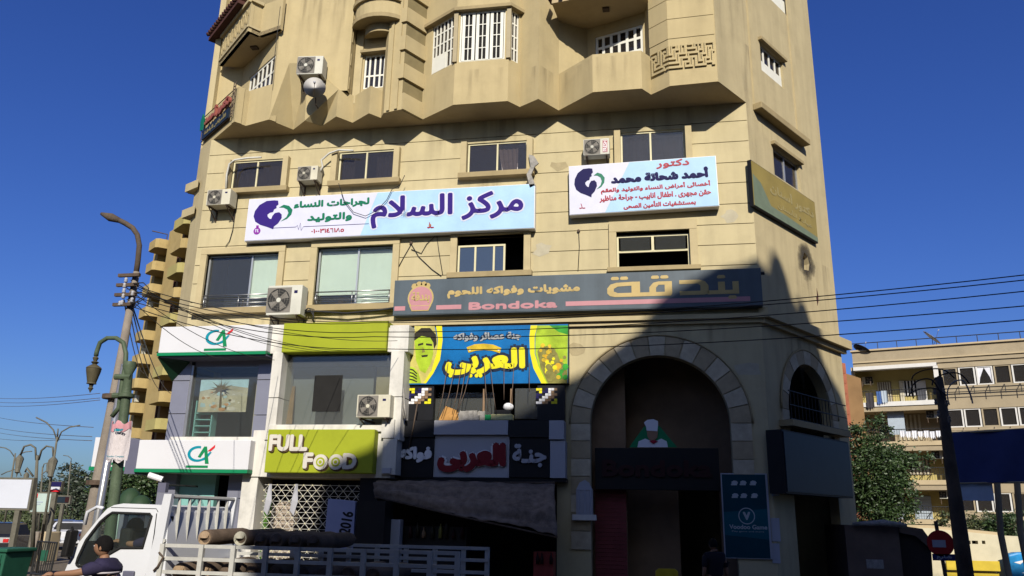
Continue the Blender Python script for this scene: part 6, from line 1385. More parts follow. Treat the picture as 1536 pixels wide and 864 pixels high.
far_lamp((64, 86), 655, 800, 26, [((86, 662), (80, 645), (70, 634), (54, 626)), ((86, 662), (92, 648), (104, 641), (120, 638)), ((86, 655), (87, 643))], 'tall lamp post with two spread curved arms left of the utility pole', .055, [(80, 689, .9)])
far_lamp((50, 56), 683, 800, 30, [((54, 690), (53, 672), (46, 667), (36, 670), (31, 682)), ((58, 690), (62, 676), (70, 669), (79, 671), (80, 686)), ((50, 715), (40, 702), (38, 708))], 'ornate double hook lamp post behind the tall spread lamp', .09, [(30, 686, .9), (40, 711, .6)])
far_lamp((18, 23), 680, 712, 38, [((22, 686), (15, 676), (8, 672), (-4, 670)), ((23, 690), (30, 681), (38, 678), (48, 677)), ((20, 705), (10, 708), (2, 712)), ((21, 704), (30, 709), (32, 714))], 'lamp post with spread arms above the white billboard', .06)
far_lamp((60, 64), 700, 760, 45, [((63, 706), (66, 696), (73, 694)), ((62, 712), (70, 706))], 'small distant lamp post between the two ornate ones', .07, [(73, 696, .7)])
far_lamp((98, 106), 693, 790, 60, [((106, 696), (107, 688), (102, 684), (95, 683))], 'thin single arm street lamp in front of the distant trees', .07)
# billboards and signs
mat('board_white', (.60, .62, .68), .6, .05, 1)
def hoarding(name, label, px, d, face_, legs, prints=()):
    c = gp((px[0]+px[2])/2, (px[1]+px[3])/2, d); f_ = Fr((0, c.y, 0), (1, 0, 0), (0, -1, 0)); q = f_.rect(*px); o = thing(name, label, 'billboard', (c.x, c.y, 0))
    MB().box(f_, q[0], q[2], q[1], q[3], -.15, -.01).build('frame', 'lamp_dusty', o); MB().box(f_, q[0]+.06, q[2]-.06, q[1]+.06, q[3]-.06, -.01, .01).build('face', face_, o)
    for t in legs: u = q[0]+(q[2]-q[0])*t; MB().box(f_, u-.08, u+.08, 0, q[1], -.14, -.02).build('leg', 'lamp_dusty', o)
    for (a_, b_, c_, d_, m_) in prints: MB().box(f_, q[0]+(q[2]-q[0])*a_, q[0]+(q[2]-q[0])*c_, q[1]+(q[3]-q[1])*b_, q[1]+(q[3]-q[1])*d_, .01, .02).build('print', m_, o)
    return o
hoarding('blank_billboard', 'large blank white billboard at the left edge', (-40, 716, 47, 765), 24, 'board_white', (.2, .8))
hoarding('mint_billboard', 'small pale green billboard with a red mark behind the lamp posts', (46, 738, 77, 770), 34, 'board_mint', (.3, .8), ((.05, .72, .3, .92, 'ca_red'), (.1, .5, .6, .56, 'shutter_blue'), (.1, .4, .5, .45, 'shutter_blue')))
hoarding('striped_sign', 'small blue white and red sign right of the pale green billboard', (74, 722, 92, 738), 32, 'board_white', (.5,), ((.02, .5, .98, .95, 'sign_navy'), (.02, .02, .98, .22, 'ca_red')))
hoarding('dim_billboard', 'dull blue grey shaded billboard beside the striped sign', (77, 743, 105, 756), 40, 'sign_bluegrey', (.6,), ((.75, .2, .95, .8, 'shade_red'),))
# faint wires across the left sky
k = 0
for (x0, y0, x1, y1, d0, d1) in ((-20, 596, 150, 590, 60, 30), (-20, 602, 150, 597, 60, 30), (-20, 608, 150, 600, 60, 30), (-20, 622, 140, 641, 70, 30), (-20, 638, 138, 655, 70, 30), (-20, 645, 138, 661, 70, 30), (-20, 655, 90, 660, 70, 40)):
    k += 1; cable('overhead_wire', 'faint overhead wire crossing the sky at the left, over the far lamps', sag(gp(x0, y0, d0), gp(x1, y1, d1), .15), .012, 'pole_wood', 'wires in the left sky')
# ------------------------------------------------------------------ overhead cables
pl_ = lambda x, y: PY(x, y, 14.9)
far_r = [((1600, 405), (560, 482), 'uppermost of the long cables sweeping up to the right'), ((1600, 413), (560, 484), 'second long cable from the top, almost touching the uppermost'), ((1600, 430), (562, 498), 'third long cable crossing over the arch sign'), ((1600, 453), (560, 505), 'fourth long cable crossing just above the big arch'), ((1600, 474), (560, 523), 'lowest long cable crossing the arch stones')]
for i, (a_, b_, lb) in enumerate(far_r):
    A = PY(*a_, 12.5); B = PY(*b_, 17.0); C = PY(*((190, 425+8*i)), 12.9)
    pts = sag(A, B, .18, 20)+sag(B, C, .25, 10)[1:]
    cable('overhead_cable', lb, pts, .009)
for i, (a_, b_, lb) in enumerate((((190, 442), (350, 540), 'under the upper bank logo'), ((188, 430), (412, 540), 'at the white pillar beside the bank'), ((196, 420), (468, 527), 'at the left part of the blank lime fascia'), ((196, 424), (505, 528), 'near the middle of the blank lime fascia'), ((197, 428), (524, 526), 'right of the middle of the blank lime fascia'), ((195, 436), (596, 511), 'at the white end of the lime fascia'))):
    cable('overhead_cable', 'thin cable from the left pole ending '+lb, sag(PY(*a_, 12.9), PY(*b_, 22.0), .3, 16), .008, group='cables fanning over the bank signs')
for i, (a_, b_) in enumerate((((186, 450), (216, 560)), ((193, 458), (226, 570)), ((196, 455), (240, 585)), ((199, 460), (256, 590)))):
    cable('drop_wire', 'blue grey wire dropping from the utility pole towards the far tower', sag(PY(*a_, 12.9), gp(*b_, 40), .3, 10), .014, 'sign_slate', 'wires dropping behind the utility pole')

# ------------------------------------------------------------------ street things on the left
mat('car_black', (.012, .012, .014), .25, .1, spec=.7); mat('car_blue', (.10, .14, .28), .3, .1); mat('car_white', (.60, .60, .62), .3, .05); mat('tyre', (.02, .02, .02), .9); mat('rim', (.35, .35, .36), .3, .1, metal=.8); mat('tail_red', (.5, .01, .01), .3)
def car(label, loc, rz, paint, grp, L=4.3, W=1.7, H=1.43):
    t = thing('parked_car', label, 'car', loc, rz, grp)
    prof = [(-L/2, .35), (-L/2, .62), (-L/2+.15, .78), (-L*.24, .92), (-L*.12, H-.04), (0, H), (L*.2, H-.03), (L*.36, 1.0), (L/2-.05, .95), (L/2, .7), (L/2, .35)]
    bm = []; f_ = Fr((0, -W/2, 0), (1, 0, 0), (0, -1, 0)); mb = MB(); vs = []; n = len(prof)
    for s, ins in ((-1, 0), (1, 0)):
        for x, z in prof: k = .14 if z > 1.02 else 0; vs.append(Vector((x, s*(W/2-k), z)))
    mb.add(vs, [tuple(range(n)), tuple(reversed(range(n, 2*n)))]+[(i, (i+1) % n, n+(i+1) % n, n+i) for i in range(n)]); mb.build('body', paint, t, raw=True, bevel=.04)
    for s in (-1, 1):
        y = s*(W/2-.06); P_ = [(-L*.21, .95), (-L*.115, H-.1), (L*.19, H-.1), (L*.32, 1.0)]
        MB().add([Vector((x, s*(W/2-(.128 if z > 1.05 else .0)+.012), z)) for x, z in P_]+[Vector((x, s*(W/2-(.14 if z > 1.05 else .0)-.03), z)) for x, z in P_], [(0, 1, 2, 3), (4, 5, 6, 7), (0, 1, 5, 4), (1, 2, 6, 5), (2, 3, 7, 6), (3, 0, 4, 7)]).build('side_window', 'ac_dark', t, raw=True)
        for x in (-L*.31, L*.31):
            w_ = MB().lathe((x, s*(W/2-.2), .31), (0, s, 0), [(0, .02), (0, .31), (.2, .31), (.21, .2)], 18).build('wheel', 'tyre', t, raw=True); MB().lathe((x, s*(W/2+.005), .31), (0, s, 0), [(0, .2), (.015, .19), (.02, .01)], 12).build('rim', 'rim', w_, raw=True)
        MB().bx(L/2-.06, L/2+.015, s*(W/2-.16)-.10, s*(W/2-.16)+.10, .72, .86).build('taillight', 'tail_red', t, raw=True); MB().bx(-L/2-.015, -L/2+.05, s*(W/2-.22)-.18, s*(W/2-.22)+.18, .58, .7).build('headlight', 'sign_white', t, raw=True)
    MB().add([Vector((L*.215, -W*.36, H-.06)), Vector((L*.215, W*.36, H-.06)), Vector((L*.35, W*.42, 1.03)), Vector((L*.35, -W*.42, 1.03)), Vector((L*.20, -W*.36, H-.1)), Vector((L*.20, W*.36, H-.1)), Vector((L*.33, W*.42, 1.0)), Vector((L*.33, -W*.42, 1.0))], [(0, 1, 2, 3), (4, 5, 6, 7), (0, 1, 5, 4), (2, 3, 7, 6), (0, 3, 7, 4), (1, 2, 6, 5)]).build('rear_window', 'ac_dark', t, raw=True)
    MB().bx(L/2-.02, L/2+.02, -.28, .28, .5, .62).build('number_plate', 'board_white', t, raw=True)
    return t
p = gp(2, 800, 35); car('black saloon car seen from behind at the left edge', (p.x, p.y, 0), R(-62), 'car_black', None, 4.6, 1.85, 1.5)
for i, (x, d, pt, lb) in enumerate(((83, 62, 'car_white', 'farthest pale car in the queue beyond the planter'), (92, 52, 'car_blue', 'blue grey car in the middle of the distant queue'), (104, 44, 'car_white', 'nearest white car of the queue left of the utility pole'), (128, 50, 'car_blue', 'grey blue car just right of the utility pole'))):
    p = gp(x, 800, d); car(lb, (p.x, p.y, 0), R(-55), pt, 'queue of distant cars')
mat('bin_green', (.02, .10, .06), .6, .15, 3, dirt=.2)
bn_ = thing('waste_bin', 'green plastic wheeled bin at the bottom left corner', 'bin', (gp(12, 864, 15).x, gp(12, 864, 15).y, 0))
a = gp(-20, 828, 15); b = gp(14, 826, 15); y_ = a.y; zt_ = a.z
MB().hexa([(a.x, y_, 0), (b.x-.08, y_, 0), (b.x-.08, y_+.6, 0), (a.x, y_+.6, 0), (a.x-.05, y_, zt_), (b.x, y_, zt_), (b.x, y_+.7, zt_), (a.x-.05, y_+.7, zt_)]).build('body', 'bin_green', bn_, bevel=.02)
MB().bx(a.x-.1, b.x+.04, y_-.04, y_+.74, zt_, zt_+.07).build('lid', 'bin_green', bn_, bevel=.02)
for k in range(3): xx = a.x+.1+(b.x-a.x-.2)*k/2; MB().bx(xx-.02, xx+.02, y_-.02, y_, .1, zt_-.05).build('rib', 'bin_green', bn_)
MB().bx((a.x+b.x)/2+.02, (a.x+b.x)/2+.14, y_-.01, y_, .65*zt_, .85*zt_).build('sticker', 'panel_black', bn_)
bf_ = thing('crowd_barrier', 'small dark steel crowd barrier standing by the roadside', 'barrier', tuple(gp(72, 846, 19).xy)+(0,))
a = gp(57, 812, 19); b = gp(86, 811, 18.4); za = max(.1, a.z-.95); A0, B0_ = Vector((a.x, a.y, a.z)), Vector((b.x, b.y, a.z)); A1, B1 = Vector((a.x-.04, a.y, a.z-.72)), Vector((b.x-.04, b.y, a.z-.72))
MB().tube([A1, A0, B0_, B1, A1], .025, 6).build('frame', 'black_iron', bf_)
for k in range(1, 9): MB().tube([A0.lerp(B0_, k/9), A1.lerp(B1, k/9)], .012, 5).build('bar', 'black_iron', bf_)
for P_ in (A1, B1): MB().tube([P_, Vector((P_.x, P_.y, 0))], .025, 6).build('leg', 'black_iron', bf_)
c = A0.lerp(B0_, .5); MB().bx(c.x-.09, c.x+.09, c.y-.03, c.y-.01, c.z-.42, c.z-.18).build('badge', 'bin_green', bf_)
for x0, x1, lb in ((46, 60, 'left grey concrete planter behind the barrier'), (60, 80, 'right yellow concrete planter behind the barrier')):
    a = gp(x0, 803, 33); b = gp(x1, 803, 33); MB().bx(a.x, b.x-.03, a.y, a.y+.6, 0, a.z+.15).build('concrete_planter', 'pole_grey' if x0 < 50 else 'block_cream', None, lb, 'planter', bevel=.04)

# ------------------------------------------------------------------ the truck (cab facing left)
YT = 10.0; tf_ = Fr((0, YT, 0), (1, 0, 0), (0, -1, 0)); WT = 1.75
glassmat('glass_cab', (.80, .88, .84), .8, .95)
mat('truck_white', (.66, .67, .70), .3, .03, 1.5, dirt=.06, spec=.6); mat('truck_rail', (.50, .49, .45), .5, .1, 5, dirt=.3); mat('rubber', (.02, .02, .02), .8)
tr = thing('cargo_truck', 'white flatbed truck with a railed bed full of gas cylinders, facing left', 'truck', (-5, YT, 0))
def tq(pts): return tf_.poly(pts)
cab = tq([(100, 850), (109, 828), (118, 812), (148, 772), (156, 763), (166, 757.5), (180, 755), (238, 757.5), (246, 760), (249, 768), (247, 864)])
x0 = cab[0][0]; cab = [(cab[0][0]-.1, .55), (cab[0][0]-.08, 1.1)]+cab+[(cab[-1][0]-.02, .55)]
win = tq([(115, 846), (117.5, 836), (128, 810), (147, 783), (157, 774), (164, 769), (221, 771), (224, 774), (213, 822), (180, 821.5), (152, 838), (135, 848.5), (118, 849)])
n = len(cab)
def tumble(z): return max(0, z-1.45)*.10
mb = MB()
# near side with the window cut out, tumblehome above the waist, roof and front as one shell
def side(y, sgn, hole=True):
    loops = [cab]+([win] if hole else []); tris = tessellate_polygon([[Vector((u, z, 0)) for u, z in l] for l in loops]); fl_ = [p for l in loops for p in l]
    return [Vector((u, y+sgn*tumble(z), z)) for u, z in fl_], [tuple(t) for t in tris]
for y, sgn, th in ((YT, 1, .05), (YT+WT, -1, -.05)):
    v, f = side(y, sgn); mb.add(v, f); v2 = [p+Vector((0, th, 0)) for p in v]; mb.add(v2, f)
    m0 = len(cab); mb.add(v[m0:]+v2[m0:], [(i, (i+1) % len(win), len(win)+(i+1) % len(win), len(win)+i) for i in range(len(win))])
wsl = (4, 5)   # windscreen edge indices in cab
for i in range(n-1):
    a, b = cab[i], cab[i+1]
    A, B = Vector((a[0], YT+tumble(a[1]), a[1])), Vector((b[0], YT+tumble(b[1]), b[1])); C, D = Vector((b[0], YT+WT-tumble(b[1]), b[1])), Vector((a[0], YT+WT-tumble(a[1]), a[1]))
    if i in wsl: 
        for s, t in ((0, .09), (.91, 1)): mb.add([A.lerp(D, s), B.lerp(C, s), B.lerp(C, t), A.lerp(D, t)], [(0, 1, 2, 3)])
        MB().add([A.lerp(D, .09), B.lerp(C, .09), B.lerp(C, .91), A.lerp(D, .91)], [(0, 1, 2, 3)]).build('windscreen', 'glass_cab', tr, recalc=False)
    else: mb.add([A, B, C, D], [(0, 1, 2, 3)])
cbk = mb.build('cab', 'truck_white', tr, recalc=False, smooth=True); cbk.data.set_sharp_from_angle(angle=R(30))
# the back wall of the cab has its own window opening so the shop can be seen through it
MB().box(tf_, win[0][0], win[-4][0]+.4, .6, 1.3, -WT+.1, -.1).build('interior_tub', 'ac_dark', tr)
MB().add([Vector((u, YT+.025+tumble(z), z)) for u, z in win], [tuple(range(len(win)))]).build('door_window', 'glass_cab', tr, recalc=False)
mb = MB(); dl = tq([(213, 822), (152, 838)])
o = tq([(115, 846), (117.5, 836), (128, 810), (147, 783), (157, 774), (164, 769), (221, 771), (224, 774), (213, 822), (180, 821.5), (152, 838), (135, 848.5), (118, 849), (115, 846)])
mb.tube([Vector((u, YT-.006+tumble(z), z)) for u, z in o], .018, 6); mb.build('window_seal', 'rubber', tr, smooth=True)
dline = tq([(231, 770), (229, 800), (225, 840), (218, 864)]); MB().tube([Vector((u, YT-.001+tumble(z), z)) for u, z in dline]+[Vector((dline[-1][0], YT, .7))], .006, 5).build('door_seam', 'rubber', tr)
dline = tq([(162, 761), (230, 763), (233, 768)]); MB().tube([Vector((u, YT-.001+tumble(z), z)) for u, z in dline], .005, 5).build('door_seam', 'rubber', tr)
q = tf_.rect(186, 856, 203, 866); MB().box(tf_, q[0], q[2], q[1], q[3], 0, .04).build('door_handle', 'clad_dark', tr, bevel=.015)
st_ = tf_.uv(240, 780); MB().tube([tf_.P(st_[0], st_[1]-.25, -.15), tf_.P(st_[0], st_[1]+.05, -.15)], .09, 10).build('air_intake', 'rubber', tr)
# seat, steering wheel
tfi = Fr((0, YT+.5, 0), (1, 0, 0), (0, -1, 0))
c = tfi.uv(203, 803); MB().box(tf_, c[0]-.12, c[0]+.06, 1.0, c[1]+.1, -.75, -.3).build('seat', 'rubber', tr, bevel=.05); MB().ell(tf_.P(c[0]-.02, c[1]+.12, -.5), .09, .16, .12).build('headrest', 'rubber', tr, smooth=True)
c = tfi.uv(168, 820); ax_ = Vector((-.55, 0, .8)).normalized(); e1 = Vector((0, 1, 0)); e2 = ax_.cross(e1); cc = tf_.P(c[0], c[1]-.02, -.5)
MB().tube([cc+(e1*math.cos(R(t))+e2*math.sin(R(t)))*.2 for t in range(0, 361, 20)], .016, 6).build('steering_wheel', 'rubber', tr, smooth=True)
c = tf_.uv(122, 842); MB().ell(tf_.P(c[0], c[1], -.8), .12, .5, .2).build('dashboard', 'rubber', tr, smooth=True)
# mirror on an arm in front of the near door and wiper mirror on the far side
c = PY(97, 815, 9.85); MB().hexa([(c.x-.03, c.y-.02, c.z-.17), (c.x+.06, c.y-.02, c.z-.17), (c.x+.07, c.y+.12, c.z-.17), (c.x-.02, c.y+.12, c.z-.17), (c.x, c.y-.02, c.z+.17), (c.x+.09, c.y-.02, c.z+.17), (c.x+.10, c.y+.12, c.z+.17), (c.x+.01, c.y+.12, c.z+.17)]).build('mirror', 'board_black', tr, bevel=.02)
MB().tube([c+Vector((.03, .05, .17)), PY(108, 790, 9.9), PY(115, 812, 10)], .012, 6).build('mirror_arm', 'rubber', tr); MB().tube([c+Vector((.03, .05, -.15)), PY(104, 838, 10)], .012, 6).build('mirror_arm', 'rubber', tr)
c = PY(140, 768, 11.9); MB().tube([c+Vector((-.12, 0, -.2)), c+Vector((-.1, 0, .0)), c+Vector((.06, 0, .08)), c+Vector((.2, -.05, .06))], .03, 6).build('far_mirror_arm', 'truck_white', tr, smooth=True)
# chassis, wheels, bumper, light
MB().bx(-7.7, -2.5, YT+.4, YT+WT-.4, .5, .75).build('chassis', 'rubber', tr)
for x in (-7.0, -3.4):
    for y, s in ((YT+.12, -1), (YT+WT-.12, 1)):
        w_ = MB().lathe((x, y-s*.12, .38), (0, s, 0), [(0, .05), (0, .38), (.2, .38), (.22, .3)], 22).build('wheel', 'tyre', tr); MB().lathe((x, y+s*.09, .38), (0, s, 0), [(0, .22), (.02, .2), (-.02, .12), (.03, .06), (.03, .001)], 14).build('rim', 'rim', w_)
MB().bx(cab[0][0]-.1, cab[0][0]+.05, YT, YT+WT, .45, .75).build('bumper', 'clad_dark', tr, bevel=.03)
for y in (YT+.12, YT+WT-.4): MB().bx(cab[1][0]-.03, cab[1][0]+.04, y, y+.28, .82, 1.02).build('headlight', 'sign_white', tr, bevel=.02)
# bed: floor, posts, rails and headboard rack
bx0, bx1 = tf_.uv(240, 840)[0], tf_.uv(690, 840)[0]; zt1 = 1.69
MB().bx(bx0-.1, bx1, YT, YT+WT, .85, .97).build('bed_floor', 'clad_dark', tr)
for z in (.98, 1.18, 1.34, 1.505, 1.665):
    for y in (YT+.02, YT+WT-.02):
        if z > .98 or y < YT+1: MB().bx(bx0+.0, bx1, y-.02, y+.02, z-.022, z+.022).build('bed_rail', 'truck_rail', tr)
for x in (bx0+.02, tf_.uv(301, 840)[0], tf_.uv(349, 840)[0], tf_.uv(398, 840)[0], tf_.uv(446, 840)[0], tf_.uv(495, 840)[0], tf_.uv(545, 840)[0], tf_.uv(595, 840)[0], tf_.uv(645, 840)[0], bx1-.03):
    for y in (YT+.0, YT+WT+.0): MB().bx(x-.03, x+.03, y-.028, y+.028, .9, 1.687).build('bed_post', 'truck_rail', tr)
z2 = tf_.uv(264, 741)[1]
for y in (YT+.02, YT+WT-.02): MB().hexa([(bx0-.22, y-.03, .9), (bx0-.05, y-.03, .9), (bx0-.05, y+.03, .9), (bx0-.22, y+.03, .9), (bx0-.06, y-.03, z2), (bx0+.05, y-.03, z2), (bx0+.05, y+.03, z2), (bx0-.06, y+.03, z2)]).build('headboard_post', 'truck_white', tr)
for z in (z2-.03, 1.72): MB().tube([(bx0+.01, YT, z), (bx0+.01, YT+WT, z)], .028, 6).build('headboard_bar', 'truck_rail', tr)
for k in range(1, 7): y = YT+WT*k/7; MB().tube([(bx0+.02, y, .95), (bx0+.02, y, z2-.2), (bx0+.01, y, z2-.03)], [.024, .026, .02], 6).build('headboard_bar', 'truck_rail', tr)
MB().tube([(bx0-.05, YT-.03, 1.35), (bx0+.01, YT-.05, 1.40), (bx0+.06, YT-.03, 1.52), (bx0+.0, YT-.05, 1.58)], .014, 5).build('latch_chain', 'rust_iron', tr)
# gas cylinders in the bed
mat('cyl_brown', (.12, .085, .06), .8, .3, 4, .3, dirt=.3); mat('cyl_end', (.34, .24, .15), .7, .25, 6); mat('cyl_pale', (.50, .47, .36), .7, .15, 6)
def cylb(x, y, z, L, r, flip, label, end='cyl_end'):
    s = -1 if flip else 1; t = thing('gas_cylinder', label, 'gas cylinder', (x, y, z), 0, 'gas cylinders lying in the truck bed')
    MB().lathe((x, y, z), (.04, s, .02), [(0, r*.9), (.02, r), (L*.78, r), (L*.88, r*.85), (L*.95, r*.5), (L, r*.32)], 18).build('shell', 'cyl_brown', t, smooth='auto')
    MB().lathe((x, y-s*.012, z), (0, s, 0), [(0, r*.45), (0, r*.85), (.02, r*.85)], 18).build('end_ring', end, t); MB().lathe((x, y-s*.004, z), (0, -s, 0), [(0, r*.44), (.001, r*.01)], 14).build('end_recess', 'cyl_brown', t)
rows_ = ((.25, 1.68), (.62, 1.70), (1.0, 1.69), (1.4, 1.68))
def cylx(px): return tf_.uv(px, 810)[0]
for k, (px_, zz, L_, lb, en) in enumerate(((298, 1.765, 1.15, 'leftmost gas cylinder on top of the load with a brown ring end', 'cyl_end'), (350, 1.77, 1.25, 'gas cylinder on top with a cream ring end', 'cyl_pale'), (379, 1.74, 1.3, 'dark gas cylinder on top just right of the cream ended one', 'cyl_brown'),
        (407, 1.745, 1.3, 'third dark gas cylinder from the right on top of the load', 'cyl_brown'), (434, 1.74, 1.3, 'second dark gas cylinder from the right on top of the load', 'cyl_brown'), (460, 1.735, 1.3, 'rightmost gas cylinder on top of the load', 'cyl_brown'))):
    cylb(cylx(px_), YT+.14+.04*(k % 3), zz, L_, .105, False, lb, en)
rnd = random.Random(6)
for k in range(18):
    lay = k//9; cylb(bx0+.22+(k % 9)*.33+rnd.uniform(-.03, .03), YT+.12+rnd.uniform(0, .1), 1.09+.24*lay+.03*rnd.random(), 1.35, .112, False, 'dark gas cylinder stacked low in the bed behind the rails', 'cyl_end' if k % 9 < 2 else 'cyl_brown')
# ------------------------------------------------------------------ people
mat('skin', (.28, .15, .09), .55, .06, 8); mat('hair_black', (.008, .007, .007), .95, .2, 20, .3, spec=.1); mat('shirt_navy', (.03, .025, .06), .85, .1, 8, .2); mat('shirt_stripe', (.55, .50, .52), .8, .05); mat('trousers', (.04, .045, .06), .9, .15, 6, .2); mat('shoe', (.02, .015, .012), .6); mat('eye_white', (.6, .58, .55), .3)
mat('shirt_dark', (.02, .018, .022), .9, .1, 8)
def skinned(name, pts, edges, m_, parent, sub=2, mats=None):
    me = bpy.data.meshes.new(name); me.from_pydata([tuple(p[0]) for p in pts], edges, []); o = bpy.data.objects.new(name, me); col.objects.link(o); o.parent = parent
    me.materials.append(M[m_]); sk = o.modifiers.new('skin', 'SKIN'); sk.use_smooth_shade = True
    if not me.skin_vertices: 
        bpy.context.view_layer.objects.active = o
    for i, p in enumerate(pts): me.skin_vertices[0].data[i].radius = p[1] if isinstance(p[1], tuple) else (p[1], p[1])
    me.skin_vertices[0].data[0].use_root = True
    sb = o.modifiers.new('sub', 'SUBSURF'); sb.levels = sb.render_levels = sub; return o
def person(label, loc, rz, shirt, arm_l, arm_r, stripes=False, lean=0.0, walk=.25):
    """standing figure 1.72 m tall facing local -x ; arms are elbow, wrist points"""
    t = thing('person', label, 'person', loc, rz); V_ = Vector
    l = lean
    P_ = [(V_((0, 0, .95)), (.13, .16)), (V_((-l*.3, 0, 1.12)), (.115, .15)), (V_((-l*.7, 0, 1.32)), (.125, .175)), (V_((-l, 0, 1.43)), (.09, .13)), (V_((-l-.01, 0, 1.50)), (.055, .058)), (V_((-l-.03, 0, 1.56)), (.06, .06)),
          (V_((-l*.9, -.19, 1.41)), .058), (arm_l[0], .042), (arm_l[1], .028), (V_((-l*.9, .19, 1.41)), .058), (arm_r[0], .042), (arm_r[1], .028),
          (V_((0, -.10, .88)), .095), (V_((-walk*.6, -.10, .50)), .062), (V_((-walk*.75, -.10, .09)), .042), (V_((-walk*.75-.16, -.10, .04)), .035),
          (V_((0, .10, .88)), .095), (V_((walk*.15, .10, .50)), .062), (V_((walk*.9, .10, .11)), .042), (V_((walk*.9-.15, .10, .05)), .035)]
    E_ = [(0, 1), (1, 2), (2, 3), (3, 4), (4, 5), (3, 6), (6, 7), (7, 8), (3, 9), (9, 10), (10, 11), (0, 12), (12, 13), (13, 14), (14, 15), (0, 16), (16, 17), (17, 18), (18, 19)]
    skinned('body', P_, E_, 'skin', t)
    # shirt: torso and sleeves a little larger than the body
    S_ = [(V_((0, 0, .98)), (.145, .175)), (V_((-l*.3, 0, 1.12)), (.135, .17)), (V_((-l*.7, 0, 1.32)), (.145, .195)), (V_((-l, 0, 1.46)), (.13, .17)), (V_((-l*.9, -.185, 1.43)), .092), (V_((-l*.9, -.2, 1.405)).lerp(arm_l[0], .75), .066), (V_((-l*.9, .185, 1.43)), .092), (V_((-l*.9, .2, 1.405)).lerp(arm_r[0], .75), .066)]
    skinned('shirt', S_+[(V_((-l-.005, 0, 1.515)), .078)], [(0, 1), (1, 2), (2, 3), (3, 4), (4, 5), (3, 6), (6, 7), (3, 8)], shirt, t)
    T_ = [(V_((0, 0, .97)), (.14, .17)), (V_((0, -.10, .86)), .105), (V_((-walk*.6, -.10, .50)), .08), (V_((-walk*.75, -.10, .12)), .065), (V_((0, .10, .86)), .105), (V_((walk*.15, .10, .50)), .08), (V_((walk*.9, .10, .14)), .065)]
    skinned('trousers', T_, [(0, 1), (1, 2), (2, 3), (0, 4), (4, 5), (5, 6)], 'trousers', t)
    hc = V_((-l-.05, 0, 1.64)); hd = MB(); vs = []; fs = []; seg, rg = 18, 14
    for i in range(rg+1):
        a = math.pi*i/rg
        for k in range(seg):
            b = 2*math.pi*k/seg; x, y, z = math.sin(a)*math.cos(b), math.sin(a)*math.sin(b), math.cos(a)
            px_, py_, pz_ = x*.098, y*.076, z*.115
            if z < 0: px_ *= 1-.22*z*z; py_ *= 1-.3*z*z
            if x < -.55: px_ -= .004
            if x < -.85 and -.35 < z < .05: px_ -= .022*(1-abs(z+.15)*4)*(abs(y) < .3)
            vs.append(hc+V_((px_, py_, pz_)))
    fs = [(i*seg+k, i*seg+(k+1) % seg, (i+1)*seg+(k+1) % seg, (i+1)*seg+k) for i in range(rg) for k in range(seg)]
    hd.add(vs, fs).build('head', 'skin', t, raw=True, smooth=True)
    hr = MB(); vs = []
    for i in range(9):
        a = math.pi*.62*i/8
        for k in range(seg):
            b = 2*math.pi*k/seg; x, y, z = math.sin(a)*math.cos(b), math.sin(a)*math.sin(b), math.cos(a)
            lim = .25 if x < -.3 else -1
            zz = max(z, lim) if x < -.3 else z
            vs.append(hc+V_((x*.108+.006, y*.088, zz*.125+.006)))
    hr.add(vs, [(i*seg+k, i*seg+(k+1) % seg, (i+1)*seg+(k+1) % seg, (i+1)*seg+k) for i in range(8) for k in range(seg)]).build('hair', 'hair_black', t, raw=True, smooth=True)
    for s in (-1, 1):
        MB().ell(hc+V_((.005, s*.078, -.01)), .022, .010, .032, 8, 6).build('ear', 'skin', t, raw=True, smooth=True); MB().ell(hc+V_((-.088, s*.032, .008)), .01, .014, .008, 8, 6).build('eye', 'eye_white', t, raw=True, smooth=True)
        MB().bx(hc.x-.1, hc.x-.088, s*.032-.016, s*.032+.016, hc.z+.026, hc.z+.033).build('eyebrow', 'hair_black', t, raw=True)
    MB().ell(hc+V_((-.088, 0, -.055)), .01, .022, .007, 8, 6).build('mouth', 'shade_red', t, raw=True, smooth=True)
    for (el, wr) in (arm_l, arm_r): hand('hand', wr, (wr-el).normalized(), t)
    if stripes:
        for z, lo in ((1.36, .2), (1.24, .19), (1.12, .18)):
            MB().tube([V_((-l*(z-.95)/.48+.152*math.cos(R(a_))*1.03, (lo+.008)*math.sin(R(a_)), z)) for a_ in range(0, 361, 15)], .012, 4, cap=False).build('stripe', 'shirt_stripe', t, raw=True, smooth=True)
    for s, xx in ((-1, -walk*.75), (1, walk*.9)): MB().ell((xx-.07, s*.10, .045), .14, .05, .045, 12, 8).build('shoe', 'shoe', t, raw=True, smooth=True)
    return t
def hand(name, wr, d, par):
    d = Vector(d).normalized(); side_ = d.cross(Vector((0, 0, 1))); side_ = side_.normalized() if side_.length > .1 else Vector((0, 1, 0)); dn = side_.cross(d).normalized()
    if dn.z > 0: dn = -dn
    pts = [(wr, .026), (wr+d*.05, (.018, .034)), (wr+d*.09, (.016, .036))]; ed = [(0, 1), (1, 2)]
    for k, (o_, l_) in enumerate(((-.030, .062), (-.010, .072), (.010, .068), (.029, .052))):
        b = len(pts); r0 = wr+d*.092+side_*o_; pts += [(r0, .0095), (r0+d*l_*.5+dn*.010, .0085), (r0+d*l_*.85+dn*.035, .0075)]; ed += [(2, b), (b, b+1), (b+1, b+2)]
    b = len(pts); r0 = wr+d*.045-side_*.035; pts += [(r0, .011), (r0+d*.035-side_*.022+dn*.012, .0095), (r0+d*.062-side_*.026+dn*.026, .008)]; ed += [(1, b), (b, b+1), (b+1, b+2)]
    return skinned(name, pts, ed, 'skin', par, sub=1)
pm = PY(168, 830, 8.9)
